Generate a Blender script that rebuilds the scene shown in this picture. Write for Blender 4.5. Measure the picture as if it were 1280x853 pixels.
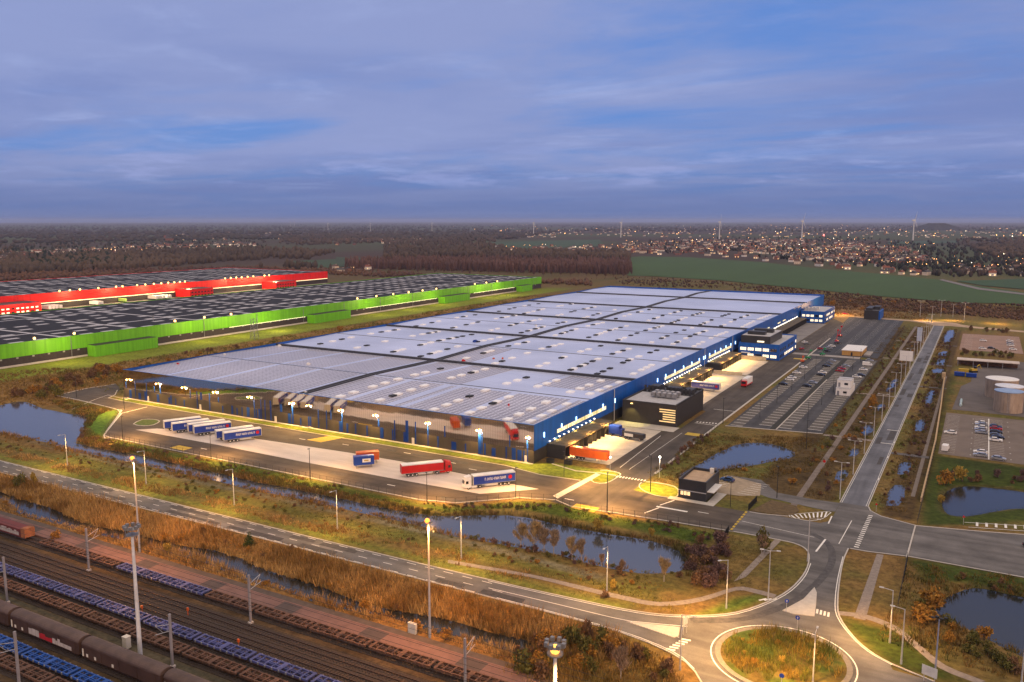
import bpy, bmesh, math, random
import numpy as np
from mathutils import Vector, Matrix
for o in list(bpy.data.objects): bpy.data.objects.remove(o)
S = bpy.context.scene
COL = S.collection
R = math.radians
rnd = random.Random(7)
rng = np.random.default_rng(7)

# ------------------------------------------------------------------ camera
F_PX, HORIZON, VPX, CAM_H = 1040.0, 276.0, 1236.0, 80.0
PITCH = math.atan((426.5 - HORIZON) / F_PX)
YAW = math.atan((VPX - 640) / (F_PX / math.cos(PITCH)))
cam_d = bpy.data.cameras.new("camera")
cam_d.sensor_width = 36; cam_d.lens = 36 * F_PX / 1280
cam_d.clip_start = 1; cam_d.clip_end = 80000
cam = bpy.data.objects.new("camera", cam_d); COL.objects.link(cam)
cam.location = (0, 0, CAM_H); cam.rotation_euler = (R(90) - PITCH, 0, YAW)
S.camera = cam

# ------------------------------------------------------------------ world, sun, exposure
SUN_ELEV, SUN_AZ = 9.0, 128.0      # azimuth measured clockwise from +Y: behind the camera, to its right
W = bpy.data.worlds.new("World"); S.world = W; W.use_nodes = True
nt = W.node_tree; nt.nodes.clear()
def N(t, **k):
    n = nt.nodes.new(t)
    for a, b in k.items(): setattr(n, a, b)
    return n
def L(a, b): nt.links.new(a, b)
def math_node(op, a, b=None):
    n = N('ShaderNodeMath', operation=op)
    for i, v in enumerate((a, b)):
        if v is None: continue
        if isinstance(v, (int, float)): n.inputs[i].default_value = v
        else: L(v, n.inputs[i])
    return n.outputs[0]
def maprange(v, a, b, c, d, smooth=True):
    n = N('ShaderNodeMapRange'); n.interpolation_type = 'SMOOTHSTEP' if smooth else 'LINEAR'
    L(v, n.inputs[0])
    for i, q in enumerate((a, b, c, d)): n.inputs[i + 1].default_value = q
    return n.outputs[0]
def mixc(f, a, b, blend='MIX'):
    n = N('ShaderNodeMix', data_type='RGBA', blend_type=blend)
    if isinstance(f, (int, float)): n.inputs[0].default_value = f
    else: L(f, n.inputs[0])
    for i, q in ((6, a), (7, b)):
        if isinstance(q, tuple): n.inputs[i].default_value = (*q, 1)
        else: L(q, n.inputs[i])
    return n.outputs[2]
sky = N('ShaderNodeTexSky', sky_type='NISHITA'); sky.sun_disc = False
sky.sun_elevation = R(SUN_ELEV); sky.sun_rotation = R(SUN_AZ); sky.air_density = 1.2; sky.dust_density = 1.0; sky.ozone_density = 3.0
tc = N('ShaderNodeTexCoord'); sep = N('ShaderNodeSeparateXYZ'); L(tc.outputs['Generated'], sep.inputs[0])
zc = math_node('MAXIMUM', sep.outputs[2], 0.0)
den = math_node('ADD', zc, 0.055)
comb = N('ShaderNodeCombineXYZ')
L(math_node('DIVIDE', sep.outputs[0], den), comb.inputs[0]); L(math_node('DIVIDE', sep.outputs[1], den), comb.inputs[1])
def cloud(scale, detail, rough, lo, hi, rot, stretch):
    m = N('ShaderNodeMapping'); m.inputs['Rotation'].default_value = (0, 0, rot); m.inputs['Scale'].default_value = (scale, scale * stretch, 1)
    L(comb.outputs[0], m.inputs[0])
    n = N('ShaderNodeTexNoise'); n.inputs['Scale'].default_value = 1; n.inputs['Detail'].default_value = detail
    n.inputs['Roughness'].default_value = rough; n.inputs['Distortion'].default_value = 0.35
    L(m.outputs[0], n.inputs['Vector'])
    return maprange(n.outputs[0], lo, hi, 0, 1)
c1 = cloud(0.34, 9, 0.60, 0.32, 0.56, YAW, 1.5)
c2 = cloud(0.9, 9, 0.64, 0.50, 0.78, YAW + .1, 1.3)
c3 = cloud(0.2, 6, 0.58, 0.38, 0.62, YAW + .2, 1.6)
SKY_GAIN = 1.0
base = mixc(1.0, sky.outputs[0], (0.80, 0.88, 1.5), 'MULTIPLY')
clear = mixc(0.85, base, (1.05, 2.20, 5.5))
dense = mixc(c3, (1.70, 2.20, 4.5), (2.55, 2.98, 5.2))
col = mixc(math_node('MULTIPLY', c1, 0.88), clear, dense)
col = mixc(math_node('MULTIPLY', c2, 0.45), col, (3.6, 4.3, 7.0))
cm_ = N('ShaderNodeMapping'); cm_.inputs['Scale'].default_value = (9, 9, 55); L(tc.outputs['Generated'], cm_.inputs[0])
cn_ = N('ShaderNodeTexNoise'); cn_.inputs['Scale'].default_value = 1; cn_.inputs['Detail'].default_value = 9; cn_.inputs['Roughness'].default_value = .6; L(cm_.outputs[0], cn_.inputs['Vector'])
puff = math_node('MULTIPLY', maprange(cn_.outputs[0], .50, .66, 0, 1), math_node('MULTIPLY', maprange(zc, .034, .046, 0, 1), maprange(zc, .060, .095, 1, 0)))
low = maprange(zc, 0.0, 0.085, 1, 0)
col = mixc(math_node('MULTIPLY', low, 0.85), col, (1.16, 1.62, 3.45))
# the thin overcast overhead and behind the camera is brighter and more neutral than the slate band ahead
col = mixc(math_node('MULTIPLY', puff, .55), col, (3.0, 3.5, 6.2))
over = maprange(sep.outputs[2], 0.30, 0.75, 0.0, 1.0)
col = mixc(over, col, (10.4, 8.5, 7.0))
bg = N('ShaderNodeBackground'); bg.inputs['Strength'].default_value = 0.10 * SKY_GAIN
L(col, bg.inputs[0]); wo = N('ShaderNodeOutputWorld'); L(bg.outputs[0], wo.inputs[0])
sun_d = bpy.data.lights.new("sun", 'SUN'); sun_d.energy = 1.6; sun_d.angle = R(35); sun_d.color = (1, .60, .28)
sun = bpy.data.objects.new("sun", sun_d); COL.objects.link(sun)
az = R(SUN_AZ); el = R(SUN_ELEV)
sd = Vector((math.sin(az) * math.cos(el), math.cos(az) * math.cos(el), math.sin(el)))
sun.rotation_euler = sd.to_track_quat('Z', 'Y').to_euler()
S.view_settings.view_transform = 'Standard'; S.view_settings.look = 'None'
S.view_settings.exposure = 0.25; S.view_settings.gamma = 1.0; S.view_settings.use_curve_mapping = False
S.render.engine = 'CYCLES'
S.cycles.use_denoising = True; S.cycles.max_bounces = 6; S.cycles.diffuse_bounces = 2; S.cycles.glossy_bounces = 3
S.cycles.transparent_max_bounces = 4; S.cycles.sample_clamp_indirect = 4.0
S.cycles.caustics_reflective = False; S.cycles.caustics_refractive = False

# ------------------------------------------------------------------ where a point of the survey photo lies on the ground
_fw = np.array([-math.sin(YAW) * math.cos(PITCH), math.cos(YAW) * math.cos(PITCH), -math.sin(PITCH)])
_rt = np.array([math.cos(YAW), math.sin(YAW), 0.0]); _up = np.cross(_rt, _fw)
def G(u, v, z=0.0):
    d = _fw + _rt * (u - 640) / F_PX - _up * (v - 426.5) / F_PX
    t = (z - CAM_H) / d[2]
    return (float(d[0] * t), float(d[1] * t))
def GP(pts, z=0.0): return [G(u, v, z) for u, v in pts]

# ------------------------------------------------------------------ materials
MATS = {}
def mat(name, col, rough=.7, metal=0., var=.18, scale=.6, spec=.3, stretch=None, bump=0., detail=5):
    if name in MATS: return MATS[name]
    m = bpy.data.materials.new(name); m.use_nodes = True; t = m.node_tree
    b = t.nodes['Principled BSDF']; b.inputs['Roughness'].default_value = rough; b.inputs['Metallic'].default_value = metal
    b.inputs['Specular IOR Level'].default_value = spec
    c = t.nodes.new('ShaderNodeTexCoord'); n = t.nodes.new('ShaderNodeTexNoise')
    n.inputs['Scale'].default_value = scale; n.inputs['Detail'].default_value = detail; n.inputs['Roughness'].default_value = .65
    if stretch:
        mp = t.nodes.new('ShaderNodeMapping'); mp.inputs['Scale'].default_value = stretch
        t.links.new(c.outputs['Object'], mp.inputs[0]); t.links.new(mp.outputs[0], n.inputs['Vector'])
    else: t.links.new(c.outputs['Object'], n.inputs['Vector'])
    r = t.nodes.new('ShaderNodeValToRGB'); r.color_ramp.elements[0].position = .3; r.color_ramp.elements[1].position = .7
    r.color_ramp.elements[0].color = (*[x * (1 - var) for x in col], 1); r.color_ramp.elements[1].color = (*[min(1, x * (1 + var)) for x in col], 1)
    t.links.new(n.outputs[0], r.inputs[0]); t.links.new(r.outputs[0], b.inputs['Base Color'])
    if bump:
        bp = t.nodes.new('ShaderNodeBump'); bp.inputs['Strength'].default_value = bump; bp.inputs['Distance'].default_value = .05
        t.links.new(n.outputs[0], bp.inputs['Height']); t.links.new(bp.outputs[0], b.inputs['Normal'])
    MATS[name] = m; return m
def emit(name, col, s):
    if name in MATS: return MATS[name]
    m = bpy.data.materials.new(name); m.use_nodes = True; b = m.node_tree.nodes['Principled BSDF']
    b.inputs['Base Color'].default_value = (*col, 1); b.inputs['Emission Color'].default_value = (*col, 1); b.inputs['Emission Strength'].default_value = s
    MATS[name] = m; return m
def attr_mat(name, rough=.95, var=.35, scale=.5, bump=0, spec=.1):
    if name in MATS: return MATS[name]
    m = bpy.data.materials.new(name); m.use_nodes = True; t = m.node_tree; b = t.nodes['Principled BSDF']
    b.inputs['Roughness'].default_value = rough; b.inputs['Specular IOR Level'].default_value = spec
    a = t.nodes.new('ShaderNodeAttribute'); a.attribute_name = 'Col'
    c = t.nodes.new('ShaderNodeTexCoord'); n = t.nodes.new('ShaderNodeTexNoise'); n.inputs['Scale'].default_value = scale; n.inputs['Detail'].default_value = 8
    n.inputs['Roughness'].default_value = .7
    t.links.new(c.outputs['Object'], n.inputs['Vector'])
    mr = t.nodes.new('ShaderNodeMapRange'); mr.inputs[1].default_value = .3; mr.inputs[2].default_value = .7; mr.inputs[3].default_value = 1 - var; mr.inputs[4].default_value = 1 + var
    t.links.new(n.outputs[0], mr.inputs[0])
    x = t.nodes.new('ShaderNodeVectorMath'); x.operation = 'SCALE'; t.links.new(a.outputs['Color'], x.inputs[0]); t.links.new(mr.outputs[0], x.inputs['Scale'])
    t.links.new(x.outputs[0], b.inputs['Base Color'])
    MATS[name] = m; return m

def road_mat(name, col, axis):
    # worn asphalt: patches, wheel tracks and cracks stretched along the driving direction
    if name in MATS: return MATS[name]
    m = mat(name, col, .85, var=.3, scale=.12, spec=.2); t = m.node_tree; b = t.nodes['Principled BSDF']
    src = b.inputs['Base Color'].links[0].from_socket
    c = t.nodes.new('ShaderNodeTexCoord'); mp = t.nodes.new('ShaderNodeMapping')
    mp.inputs['Scale'].default_value = (.02, .35, 1) if axis == 'x' else (.35, .02, 1)
    n = t.nodes.new('ShaderNodeTexNoise'); n.inputs['Scale'].default_value = 1; n.inputs['Detail'].default_value = 6; n.inputs['Distortion'].default_value = .4
    t.links.new(c.outputs['Object'], mp.inputs[0]); t.links.new(mp.outputs[0], n.inputs['Vector'])
    mr = t.nodes.new('ShaderNodeMapRange'); mr.inputs[1].default_value = .35; mr.inputs[2].default_value = .65; mr.inputs[3].default_value = .8; mr.inputs[4].default_value = 1.2
    t.links.new(n.outputs[0], mr.inputs[0])
    n2 = t.nodes.new('ShaderNodeTexNoise'); n2.inputs['Scale'].default_value = 4; n2.inputs['Detail'].default_value = 3; t.links.new(c.outputs['Object'], n2.inputs['Vector'])
    mr2 = t.nodes.new('ShaderNodeMapRange'); mr2.inputs[3].default_value = .85; mr2.inputs[4].default_value = 1.15; t.links.new(n2.outputs[0], mr2.inputs[0])
    k = t.nodes.new('ShaderNodeMath'); k.operation = 'MULTIPLY'; t.links.new(mr.outputs[0], k.inputs[0]); t.links.new(mr2.outputs[0], k.inputs[1])
    x = t.nodes.new('ShaderNodeVectorMath'); x.operation = 'SCALE'; t.links.new(src, x.inputs[0]); t.links.new(k.outputs[0], x.inputs['Scale'])
    t.links.new(x.outputs[0], b.inputs['Base Color'])
    return m
ASPH = road_mat('asphalt_public', (.125, .118, .115), 'x')
ASPHY = road_mat('asphalt_avenue', (.125, .130, .150), 'y')
YARD = road_mat('asphalt_yard', (.080, .066, .055), 'x')
YARD2 = road_mat('asphalt_site', (.075, .064, .056), 'y')
PARK = road_mat('asphalt_parking', (.060, .060, .065), 'y')
CONC = mat('concrete_pale', (.52, .47, .44), .8, var=.15, scale=.25, stretch=(.25, 1, 1))
CONCD = mat('concrete_dock', (.46, .42, .36), .8, var=.22, scale=.2)
PAVE = mat('kerb_concrete', (.45, .42, .38), .85, var=.12, scale=1)
WHITE = mat('road_paint', (.72, .70, .66), .7, var=.18, scale=2)
YELP = mat('yellow_paint', (.46, .32, .04), .7, var=.2, scale=1.5)
GRAVEL = mat('gravel', (.24, .20, .17), .95, var=.25, scale=1.2)
DARK = mat('dark_cladding', (.030, .028, .027), .55, var=.2, scale=.3, spec=.4)
DARKW = mat('dark_panel', (.035, .035, .038), .5, var=.2, scale=.4)
BLUE = mat('blue_cladding', (.007, .095, .42), .45, var=.10, scale=.15, spec=.4, stretch=(1, 1, .2))
BLUEP = mat('blue_paint', (.012, .05, .30), .4, var=.12, scale=.4)
BLUEW = mat('blue_wagon_paint', (.06, .07, .20), .55, var=.45, scale=.5)
BLUEB = mat('bright_blue_wagon', (.014, .065, .28), .55, var=.4, scale=.5)
RUST = mat('rusty_steel', (.105, .055, .036), .8, var=.5, scale=.7)
BROWNW = mat('brown_wagon', (.060, .034, .026), .6, var=.3, scale=.35)
GALV = mat('galvanised', (.50, .50, .51), .5, .4, var=.1, scale=2)
GREYM = mat('grey_metal', (.25, .25, .26), .5, .4, var=.15, scale=1)
BLACK = mat('black_rubber', (.012, .012, .012), .8, var=.2)
DPOLE = mat('dark_pole', (.03, .03, .03), .5, .2, var=.2)
GLASS = mat('window_glass', (.012, .014, .018), .08, var=.1, spec=.8)
WHITEP = mat('white_paint', (.72, .71, .69), .5, var=.08)
CREAM = mat('cream_panel', (.62, .58, .50), .6, var=.1)
REDP = mat('red_paint', (.50, .010, .012), .4, var=.1)
ORANGE = mat('orange_paint', (.55, .10, .02), .5, var=.15)
GREEN = mat('green_cladding', (.16, .50, .018), .5, var=.07, scale=.1)
RED = mat('red_cladding', (.78, .012, .008), .5, var=.07, scale=.1)
WARM = emit('warm_lamp', (1, .60, .18), 4)
SODIUM = emit('sodium_lamp', (1, .30, .04), 2.4)
COOL = emit('cool_lamp', (.35, .62, 1), 5)
WINL = emit('lit_window', (1, .86, .60), 1.0)
LEAFA = attr_mat('foliage', .95, .3, 1.0)

def jointed(m, step=6.0, wid=.14, dark=.72):
    # cladding joints every few metres and rain streaks running down the sheets
    t = m.node_tree; b = t.nodes['Principled BSDF']; src = b.inputs['Base Color'].links[0].from_socket; c = t.nodes.new('ShaderNodeTexCoord'); s = t.nodes.new('ShaderNodeSeparateXYZ'); t.links.new(c.outputs['Object'], s.inputs[0])
    def q(op, x, y):
        n = t.nodes.new('ShaderNodeMath'); n.operation = op
        for i, v in enumerate((x, y)):
            if isinstance(v, (int, float)): n.inputs[i].default_value = v
            else: t.links.new(v, n.inputs[i])
        return n.outputs[0]
    a = q('ADD', q('ADD', s.outputs[0], s.outputs[1]), 3000.0); j = q('LESS_THAN', q('MODULO', a, step), wid); k = q('SUBTRACT', 1.0, q('MULTIPLY', j, 1 - dark))
    cb = t.nodes.new('ShaderNodeCombineXYZ'); t.links.new(a, cb.inputs[0]); t.links.new(q('MULTIPLY', s.outputs[2], .06), cb.inputs[1]); n = t.nodes.new('ShaderNodeTexNoise'); n.inputs['Scale'].default_value = .55; n.inputs['Detail'].default_value = 6; t.links.new(cb.outputs[0], n.inputs['Vector'])
    mr = t.nodes.new('ShaderNodeMapRange'); mr.inputs[1].default_value = .35; mr.inputs[2].default_value = .7; mr.inputs[3].default_value = 1.06; mr.inputs[4].default_value = .78; t.links.new(n.outputs[0], mr.inputs[0])
    x = t.nodes.new('ShaderNodeVectorMath'); x.operation = 'SCALE'; t.links.new(src, x.inputs[0]); t.links.new(q('MULTIPLY', k, mr.outputs[0]), x.inputs['Scale']); t.links.new(x.outputs[0], b.inputs['Base Color'])
for m__ in (GREEN, RED, BLUE): jointed(m__)
# ------------------------------------------------------------------ mesh builder
class MB:
    def __init__(s): s.v = []; s.f = []; s.m = []
    def add(s, vs, fs, m=0):
        o = len(s.v); s.v += [tuple(x) for x in vs]; s.f += [tuple(i + o for i in f) for f in fs]; s.m += [m] * len(fs); return s
    def box(s, x0, x1, y0, y1, z0, z1, m=0):
        return s.add([(x0, y0, z0), (x1, y0, z0), (x1, y1, z0), (x0, y1, z0), (x0, y0, z1), (x1, y0, z1), (x1, y1, z1), (x0, y1, z1)],
                     [(0, 3, 2, 1), (4, 5, 6, 7), (0, 1, 5, 4), (1, 2, 6, 5), (2, 3, 7, 6), (3, 0, 4, 7)], m)
    def cbox(s, c, d, m=0):
        return s.box(c[0] - d[0] / 2, c[0] + d[0] / 2, c[1] - d[1] / 2, c[1] + d[1] / 2, c[2] - d[2] / 2, c[2] + d[2] / 2, m)
    def tube(s, p, q, r0, r1=None, n=8, m=0):
        r1 = r0 if r1 is None else r1
        p = Vector(p); q = Vector(q); d = (q - p).normalized(); a = d.orthogonal().normalized(); b = d.cross(a)
        vs = []
        for c, r in ((p, r0), (q, r1)):
            for i in range(n):
                t = 2 * math.pi * i / n; vs.append(c + a * math.cos(t) * r + b * math.sin(t) * r)
        fs = [(i, (i + 1) % n, n + (i + 1) % n, n + i) for i in range(n)] + [tuple(range(n - 1, -1, -1)), tuple(range(n, 2 * n))]
        return s.add(vs, fs, m)
    def prism(s, poly, z0, z1, m=0):   # poly: xy list, counter-clockwise
        n = len(poly); vs = [(x, y, z0) for x, y in poly] + [(x, y, z1) for x, y in poly]
        return s.add(vs, [tuple(range(n - 1, -1, -1)), tuple(range(n, 2 * n))] + [(i, (i + 1) % n, n + (i + 1) % n, n + i) for i in range(n)], m)
    def xprism(s, prof, x0, x1, m=0):   # prof: (y,z) list extruded along x
        n = len(prof); vs = [(x0, y, z) for y, z in prof] + [(x1, y, z) for y, z in prof]
        return s.add(vs, [tuple(range(n)), tuple(range(2 * n - 1, n - 1, -1))] + [(i, n + i, n + (i + 1) % n, (i + 1) % n) for i in range(n)], m)
    def yprism(s, prof, y0, y1, m=0):   # prof: (x,z) list extruded along y
        n = len(prof); vs = [(x, y0, z) for x, z in prof] + [(x, y1, z) for x, z in prof]
        return s.add(vs, [tuple(range(n - 1, -1, -1)), tuple(range(n, 2 * n))] + [(i, (i + 1) % n, n + (i + 1) % n, n + i) for i in range(n)], m)
    def ball(s, c, r, m=0, n=8, k=5):
        vs = [(c[0], c[1], c[2] - r)]
        for j in range(1, k):
            t = math.pi * j / k - math.pi / 2
            for i in range(n):
                a = 2 * math.pi * i / n; vs.append((c[0] + r * math.cos(t) * math.cos(a), c[1] + r * math.cos(t) * math.sin(a), c[2] + r * math.sin(t)))
        vs.append((c[0], c[1], c[2] + r)); e = len(vs) - 1; fs = []
        for i in range(n):
            fs.append((0, 1 + (i + 1) % n, 1 + i)); fs.append((e, 1 + (k - 2) * n + i, 1 + (k - 2) * n + (i + 1) % n))
            for j in range(k - 2):
                a = 1 + j * n; fs.append((a + i, a + (i + 1) % n, a + n + (i + 1) % n, a + n + i))
        return s.add(vs, fs, m)
    def mesh(s, name, mats):
        me = bpy.data.meshes.new(name); me.from_pydata(s.v, [], s.f)
        for m in (mats if isinstance(mats, (list, tuple)) else [mats]): me.materials.append(m)
        me.polygons.foreach_set('material_index', s.m); me.update()
        bm = bmesh.new(); bm.from_mesh(me); bmesh.ops.recalc_face_normals(bm, faces=bm.faces); bm.to_mesh(me); bm.free()
        return me
    def build(s, name, mats, parent=None, loc=None, smooth=False):
        me = s.mesh(name, mats)
        if smooth: me.polygons.foreach_set('use_smooth', [True] * len(me.polygons))
        o = bpy.data.objects.new(name, me); COL.objects.link(o)
        if parent: o.parent = parent
        if loc: o.location = loc
        return o
def tag(o, label=None, cat=None, group=None, kind=None):
    if label: o['label'] = label
    if cat: o['category'] = cat
    if group: o['group'] = group
    if kind: o['kind'] = kind
    return o
def thing(name, label, cat, loc=(0, 0, 0), rz=0, group=None):
    o = bpy.data.objects.new(name, None); COL.objects.link(o); o.empty_display_size = .5
    o.location = loc; o.rotation_euler = (0, 0, rz)
    return tag(o, label, cat, group)
def dup(root, loc, rz=0, label=None, group=None, scale=None):
    def cp(o, par):
        c = o.copy(); COL.objects.link(c)
        if par: c.parent = par
        for ch in o.children: cp(ch, c)
        return c
    c = cp(root, None); c.location = loc; c.rotation_euler = (0, 0, rz)
    if scale is not None: c.scale = (scale,) * 3 if isinstance(scale, (int, float)) else scale
    if label: c['label'] = label
    if group: c['group'] = group
    return c
class Maker:
    """the first call places the prototype itself, later calls copy it"""
    def __init__(s, f): s.f = f; s.p = None
    def __call__(s, loc, rz, label, group=None, scale=None):
        if s.p is None:
            s.p = s.f(); o = s.p; o.location = loc; o.rotation_euler = (0, 0, rz); o['label'] = label
            if group: o['group'] = group
            if scale is not None: o.scale = (scale,) * 3 if isinstance(scale, (int, float)) else scale
            return o
        return dup(s.p, loc, rz, label, group, scale)
ORD = ['first', 'second', 'third', 'fourth', 'fifth', 'sixth', 'seventh', 'eighth', 'ninth', 'tenth', 'eleventh', 'twelfth', 'thirteenth', 'fourteenth', 'fifteenth', 'sixteenth', 'seventeenth', 'eighteenth', 'nineteenth', 'twentieth']
def lamp(loc, power, col=(1, .62, .26), size=.4, parent=None, name='lamp_light', spot=None):
    d = bpy.data.lights.new(name, 'SPOT' if spot else 'POINT'); d.energy = power; d.color = col; d.shadow_soft_size = size
    if spot: d.spot_size = R(spot); d.spot_blend = .6
    o = bpy.data.objects.new(name, d); COL.objects.link(o); o.location = loc
    if parent: o.parent = parent
    return o
def sheet(name, pts, z, m, kind='structure'):
    bm = bmesh.new(); f = bm.faces.new([bm.verts.new((x, y, z)) for x, y in pts])
    if f.calc_area() and f.normal.z < 0: bmesh.ops.reverse_faces(bm, faces=[f])
    f.normal_update()
    if f.normal.z < 0: bmesh.ops.reverse_faces(bm, faces=[f])
    bmesh.ops.triangulate(bm, faces=bm.faces[:])
    me = bpy.data.meshes.new(name); bm.to_mesh(me); bm.free(); me.materials.append(m)
    o = bpy.data.objects.new(name, me); COL.objects.link(o); return tag(o, kind=kind)
def rect(x0, x1, y0, y1): return [(x0, y0), (x1, y0), (x1, y1), (x0, y1)]
def ring(cx, cy, r0, r1, n=64, a0=0, a1=360):
    out = [(cx + r1 * math.cos(R(a0 + (a1 - a0) * i / n)), cy + r1 * math.sin(R(a0 + (a1 - a0) * i / n))) for i in range(n + 1)]
    inn = [(cx + r0 * math.cos(R(a0 + (a1 - a0) * i / n)), cy + r0 * math.sin(R(a0 + (a1 - a0) * i / n))) for i in range(n + 1)]
    return out, inn
def stripe(mb, pts, w, z0, z1, m=0):
    """a thin solid strip that follows a polyline with mitred corners"""
    n = len(pts); P = [Vector((x, y)) for x, y in pts]; Lf = []; Rt = []
    for i in range(n):
        a = (P[i] - P[i - 1]).normalized() if i else (P[1] - P[0]).normalized()
        b = (P[i + 1] - P[i]).normalized() if i < n - 1 else a
        t = a + b; t = t.normalized() if t.length > 1e-6 else a
        q = Vector((-t.y, t.x)) * (w / 2) / max(.5, t.dot(a))
        Lf.append(P[i] + q); Rt.append(P[i] - q)
    for i in range(n - 1):
        mb.prism([tuple(Rt[i]), tuple(Rt[i + 1]), tuple(Lf[i + 1]), tuple(Lf[i])], z0, z1, m)
def smooth_line(pts, k=4):
    out = []; P = [np.array(p, float) for p in pts]; P = [2 * P[0] - P[1]] + P + [2 * P[-1] - P[-2]]
    for i in range(1, len(P) - 2):
        for j in range(k):
            t = j / k; a, b, c, d = P[i - 1:i + 3]
            out.append(tuple(.5 * ((2 * b) + (c - a) * t + (2 * a - 5 * b + 4 * c - d) * t * t + (3 * b - a - 3 * c + d) * t ** 3)))
    out.append(tuple(P[-2])); return out
def closed_smooth(pts, k=4):
    P = [np.array(p, float) for p in pts]; n = len(P); out = []
    for i in range(n):
        a, b, c, d = P[i - 1], P[i], P[(i + 1) % n], P[(i + 2) % n]
        for j in range(k):
            t = j / k; out.append(tuple(.5 * ((2 * b) + (c - a) * t + (2 * a - 5 * b + 4 * c - d) * t * t + (3 * b - a - 3 * c + d) * t ** 3)))
    return out

# ------------------------------------------------------------------ numpy helpers for the ground
def vnoise(x, y, s, seed=0):
    x = np.asarray(x) / s; y = np.asarray(y) / s
    xi = np.floor(x).astype(np.int64); yi = np.floor(y).astype(np.int64); fx = x - xi; fy = y - yi
    fx = fx * fx * (3 - 2 * fx); fy = fy * fy * (3 - 2 * fy)
    def h(a, b):
        n = (a * 374761393 + b * 668265263 + seed * 974711) & 0x7fffffff
        n = ((n ^ (n >> 13)) * 1274126177) & 0x7fffffff
        return ((n ^ (n >> 16)) & 0xffff) / 65535.0
    return (h(xi, yi) * (1 - fx) + h(xi + 1, yi) * fx) * (1 - fy) + (h(xi, yi + 1) * (1 - fx) + h(xi + 1, yi + 1) * fx) * fy
def fbm(x, y, s, seed=0, o=4):
    r = 0; a = .5; t = 0
    for i in range(o): r = r + a * vnoise(x, y, s / 2 ** i, seed + i); t += a; a *= .55
    return r / t
def inside(x, y, poly):
    x = np.asarray(x, float); y = np.asarray(y, float); r = np.zeros(x.shape, bool); n = len(poly)
    for i in range(n):
        x0, y0 = poly[i]; x1, y1 = poly[(i + 1) % n]
        if y0 == y1: continue
        c = ((y0 > y) != (y1 > y)) & (x < (x1 - x0) * (y - y0) / (y1 - y0) + x0); r ^= c
    return r
def dist(x, y, poly, closed=True):
    x = np.asarray(x, float); y = np.asarray(y, float); d = np.full(x.shape, 1e9); n = len(poly)
    for i in range(n if closed else n - 1):
        x0, y0 = poly[i]; x1, y1 = poly[(i + 1) % n]; dx, dy = x1 - x0, y1 - y0; q = dx * dx + dy * dy + 1e-9
        t = np.clip(((x - x0) * dx + (y - y0) * dy) / q, 0, 1)
        d = np.minimum(d, np.hypot(x - x0 - t * dx, y - y0 - t * dy))
    return d
def sdist(x, y, poly):   # negative inside
    d = dist(x, y, poly); return np.where(inside(x, y, poly), -d, d)
def npmesh(name, V, F, C=None, m=None, smooth=False):
    """triangles or quads (F: n x k) into one mesh with an optional point colour"""
    me = bpy.data.meshes.new(name); V = np.asarray(V, np.float32); F = np.asarray(F, np.int32); k = F.shape[1]
    me.vertices.add(len(V)); me.vertices.foreach_set('co', V.ravel())
    me.loops.add(F.size); me.loops.foreach_set('vertex_index', F.ravel())
    me.polygons.add(len(F)); me.polygons.foreach_set('loop_start', np.arange(0, F.size, k, dtype=np.int32)); me.polygons.foreach_set('loop_total', np.full(len(F), k, np.int32))
    if smooth: me.polygons.foreach_set('use_smooth', np.ones(len(F), bool))
    me.update(calc_edges=True)
    if C is not None:
        a = me.attributes.new('Col', 'FLOAT_COLOR', 'POINT'); C = np.asarray(C, np.float32)
        a.data.foreach_set('color', np.c_[C, np.ones(len(C), np.float32)].ravel())
    if m: me.materials.append(m)
    return me
def link(name, me, parent=None, **k):
    o = bpy.data.objects.new(name, me); COL.objects.link(o)
    if parent: o.parent = parent
    return tag(o, **k)

# ------------------------------------------------------------------ water outlines (world metres)
POND_MAIN = GP([(520, 641), (550, 645), (600, 643), (650, 645), (700, 656), (762, 667), (790, 671), (815, 676), (845, 687), (856, 698), (850, 708), (835, 712), (790, 711), (735, 700), (700, 690), (650, 681), (600, 672), (560, 665), (530, 655)])
DITCH_N = [G(u, v) for u, v in [(85, 552), (130, 561), (175, 569), (250, 586), (320, 602), (375, 612), (450, 628), (530, 645)]]
DITCH_S = [G(u, v) for u, v in [(530, 654), (450, 637), (375, 620), (320, 610), (250, 593), (175, 577), (130, 568), (85, 560)]]
POND_LEFT = GP([(-40, 520), (0, 506), (28, 501), (50, 509), (78, 515), (105, 521), (102, 535), (95, 553), (80, 557), (62, 551), (33, 546), (0, 539), (-40, 535)])
POND_NE = GP([(850, 594), (872, 581), (900, 565), (920, 556), (945, 552), (971, 556), (990, 564), (985, 570), (960, 575), (937, 580), (912, 583), (890, 587), (868, 596)])
POND_E1 = GP([(1183, 622), (1190, 612), (1215, 607), (1260, 611), (1320, 622), (1320, 632), (1262, 633), (1215, 641), (1192, 642), (1183, 634)])
POND_E2 = GP([(1176, 762), (1190, 744), (1222, 734), (1262, 742), (1330, 760), (1330, 830), (1262, 806), (1230, 790), (1196, 775)])
REED_N = [(x, 131.2 + 1.6 * math.sin(x * .07) + .8 * math.sin(x * .19)) for x in range(-330, -60, 10)]
REED_S = [(x, 127.6 + 1.3 * math.sin(x * .07 + 1.0) + .9 * math.sin(x * .23)) for x in range(-70, -340, -10)]
REEDS = REED_N + REED_S
def pool(x, y0, y1, w): return [(x - w * .5, y0), (x + w * .4, y0 + 1), (x + w * .6, (y0 + y1) / 2), (x + w * .4, y1), (x - w * .4, y1 - 1), (x - w * .6, (y0 + y1) / 2 + 2)]
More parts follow.
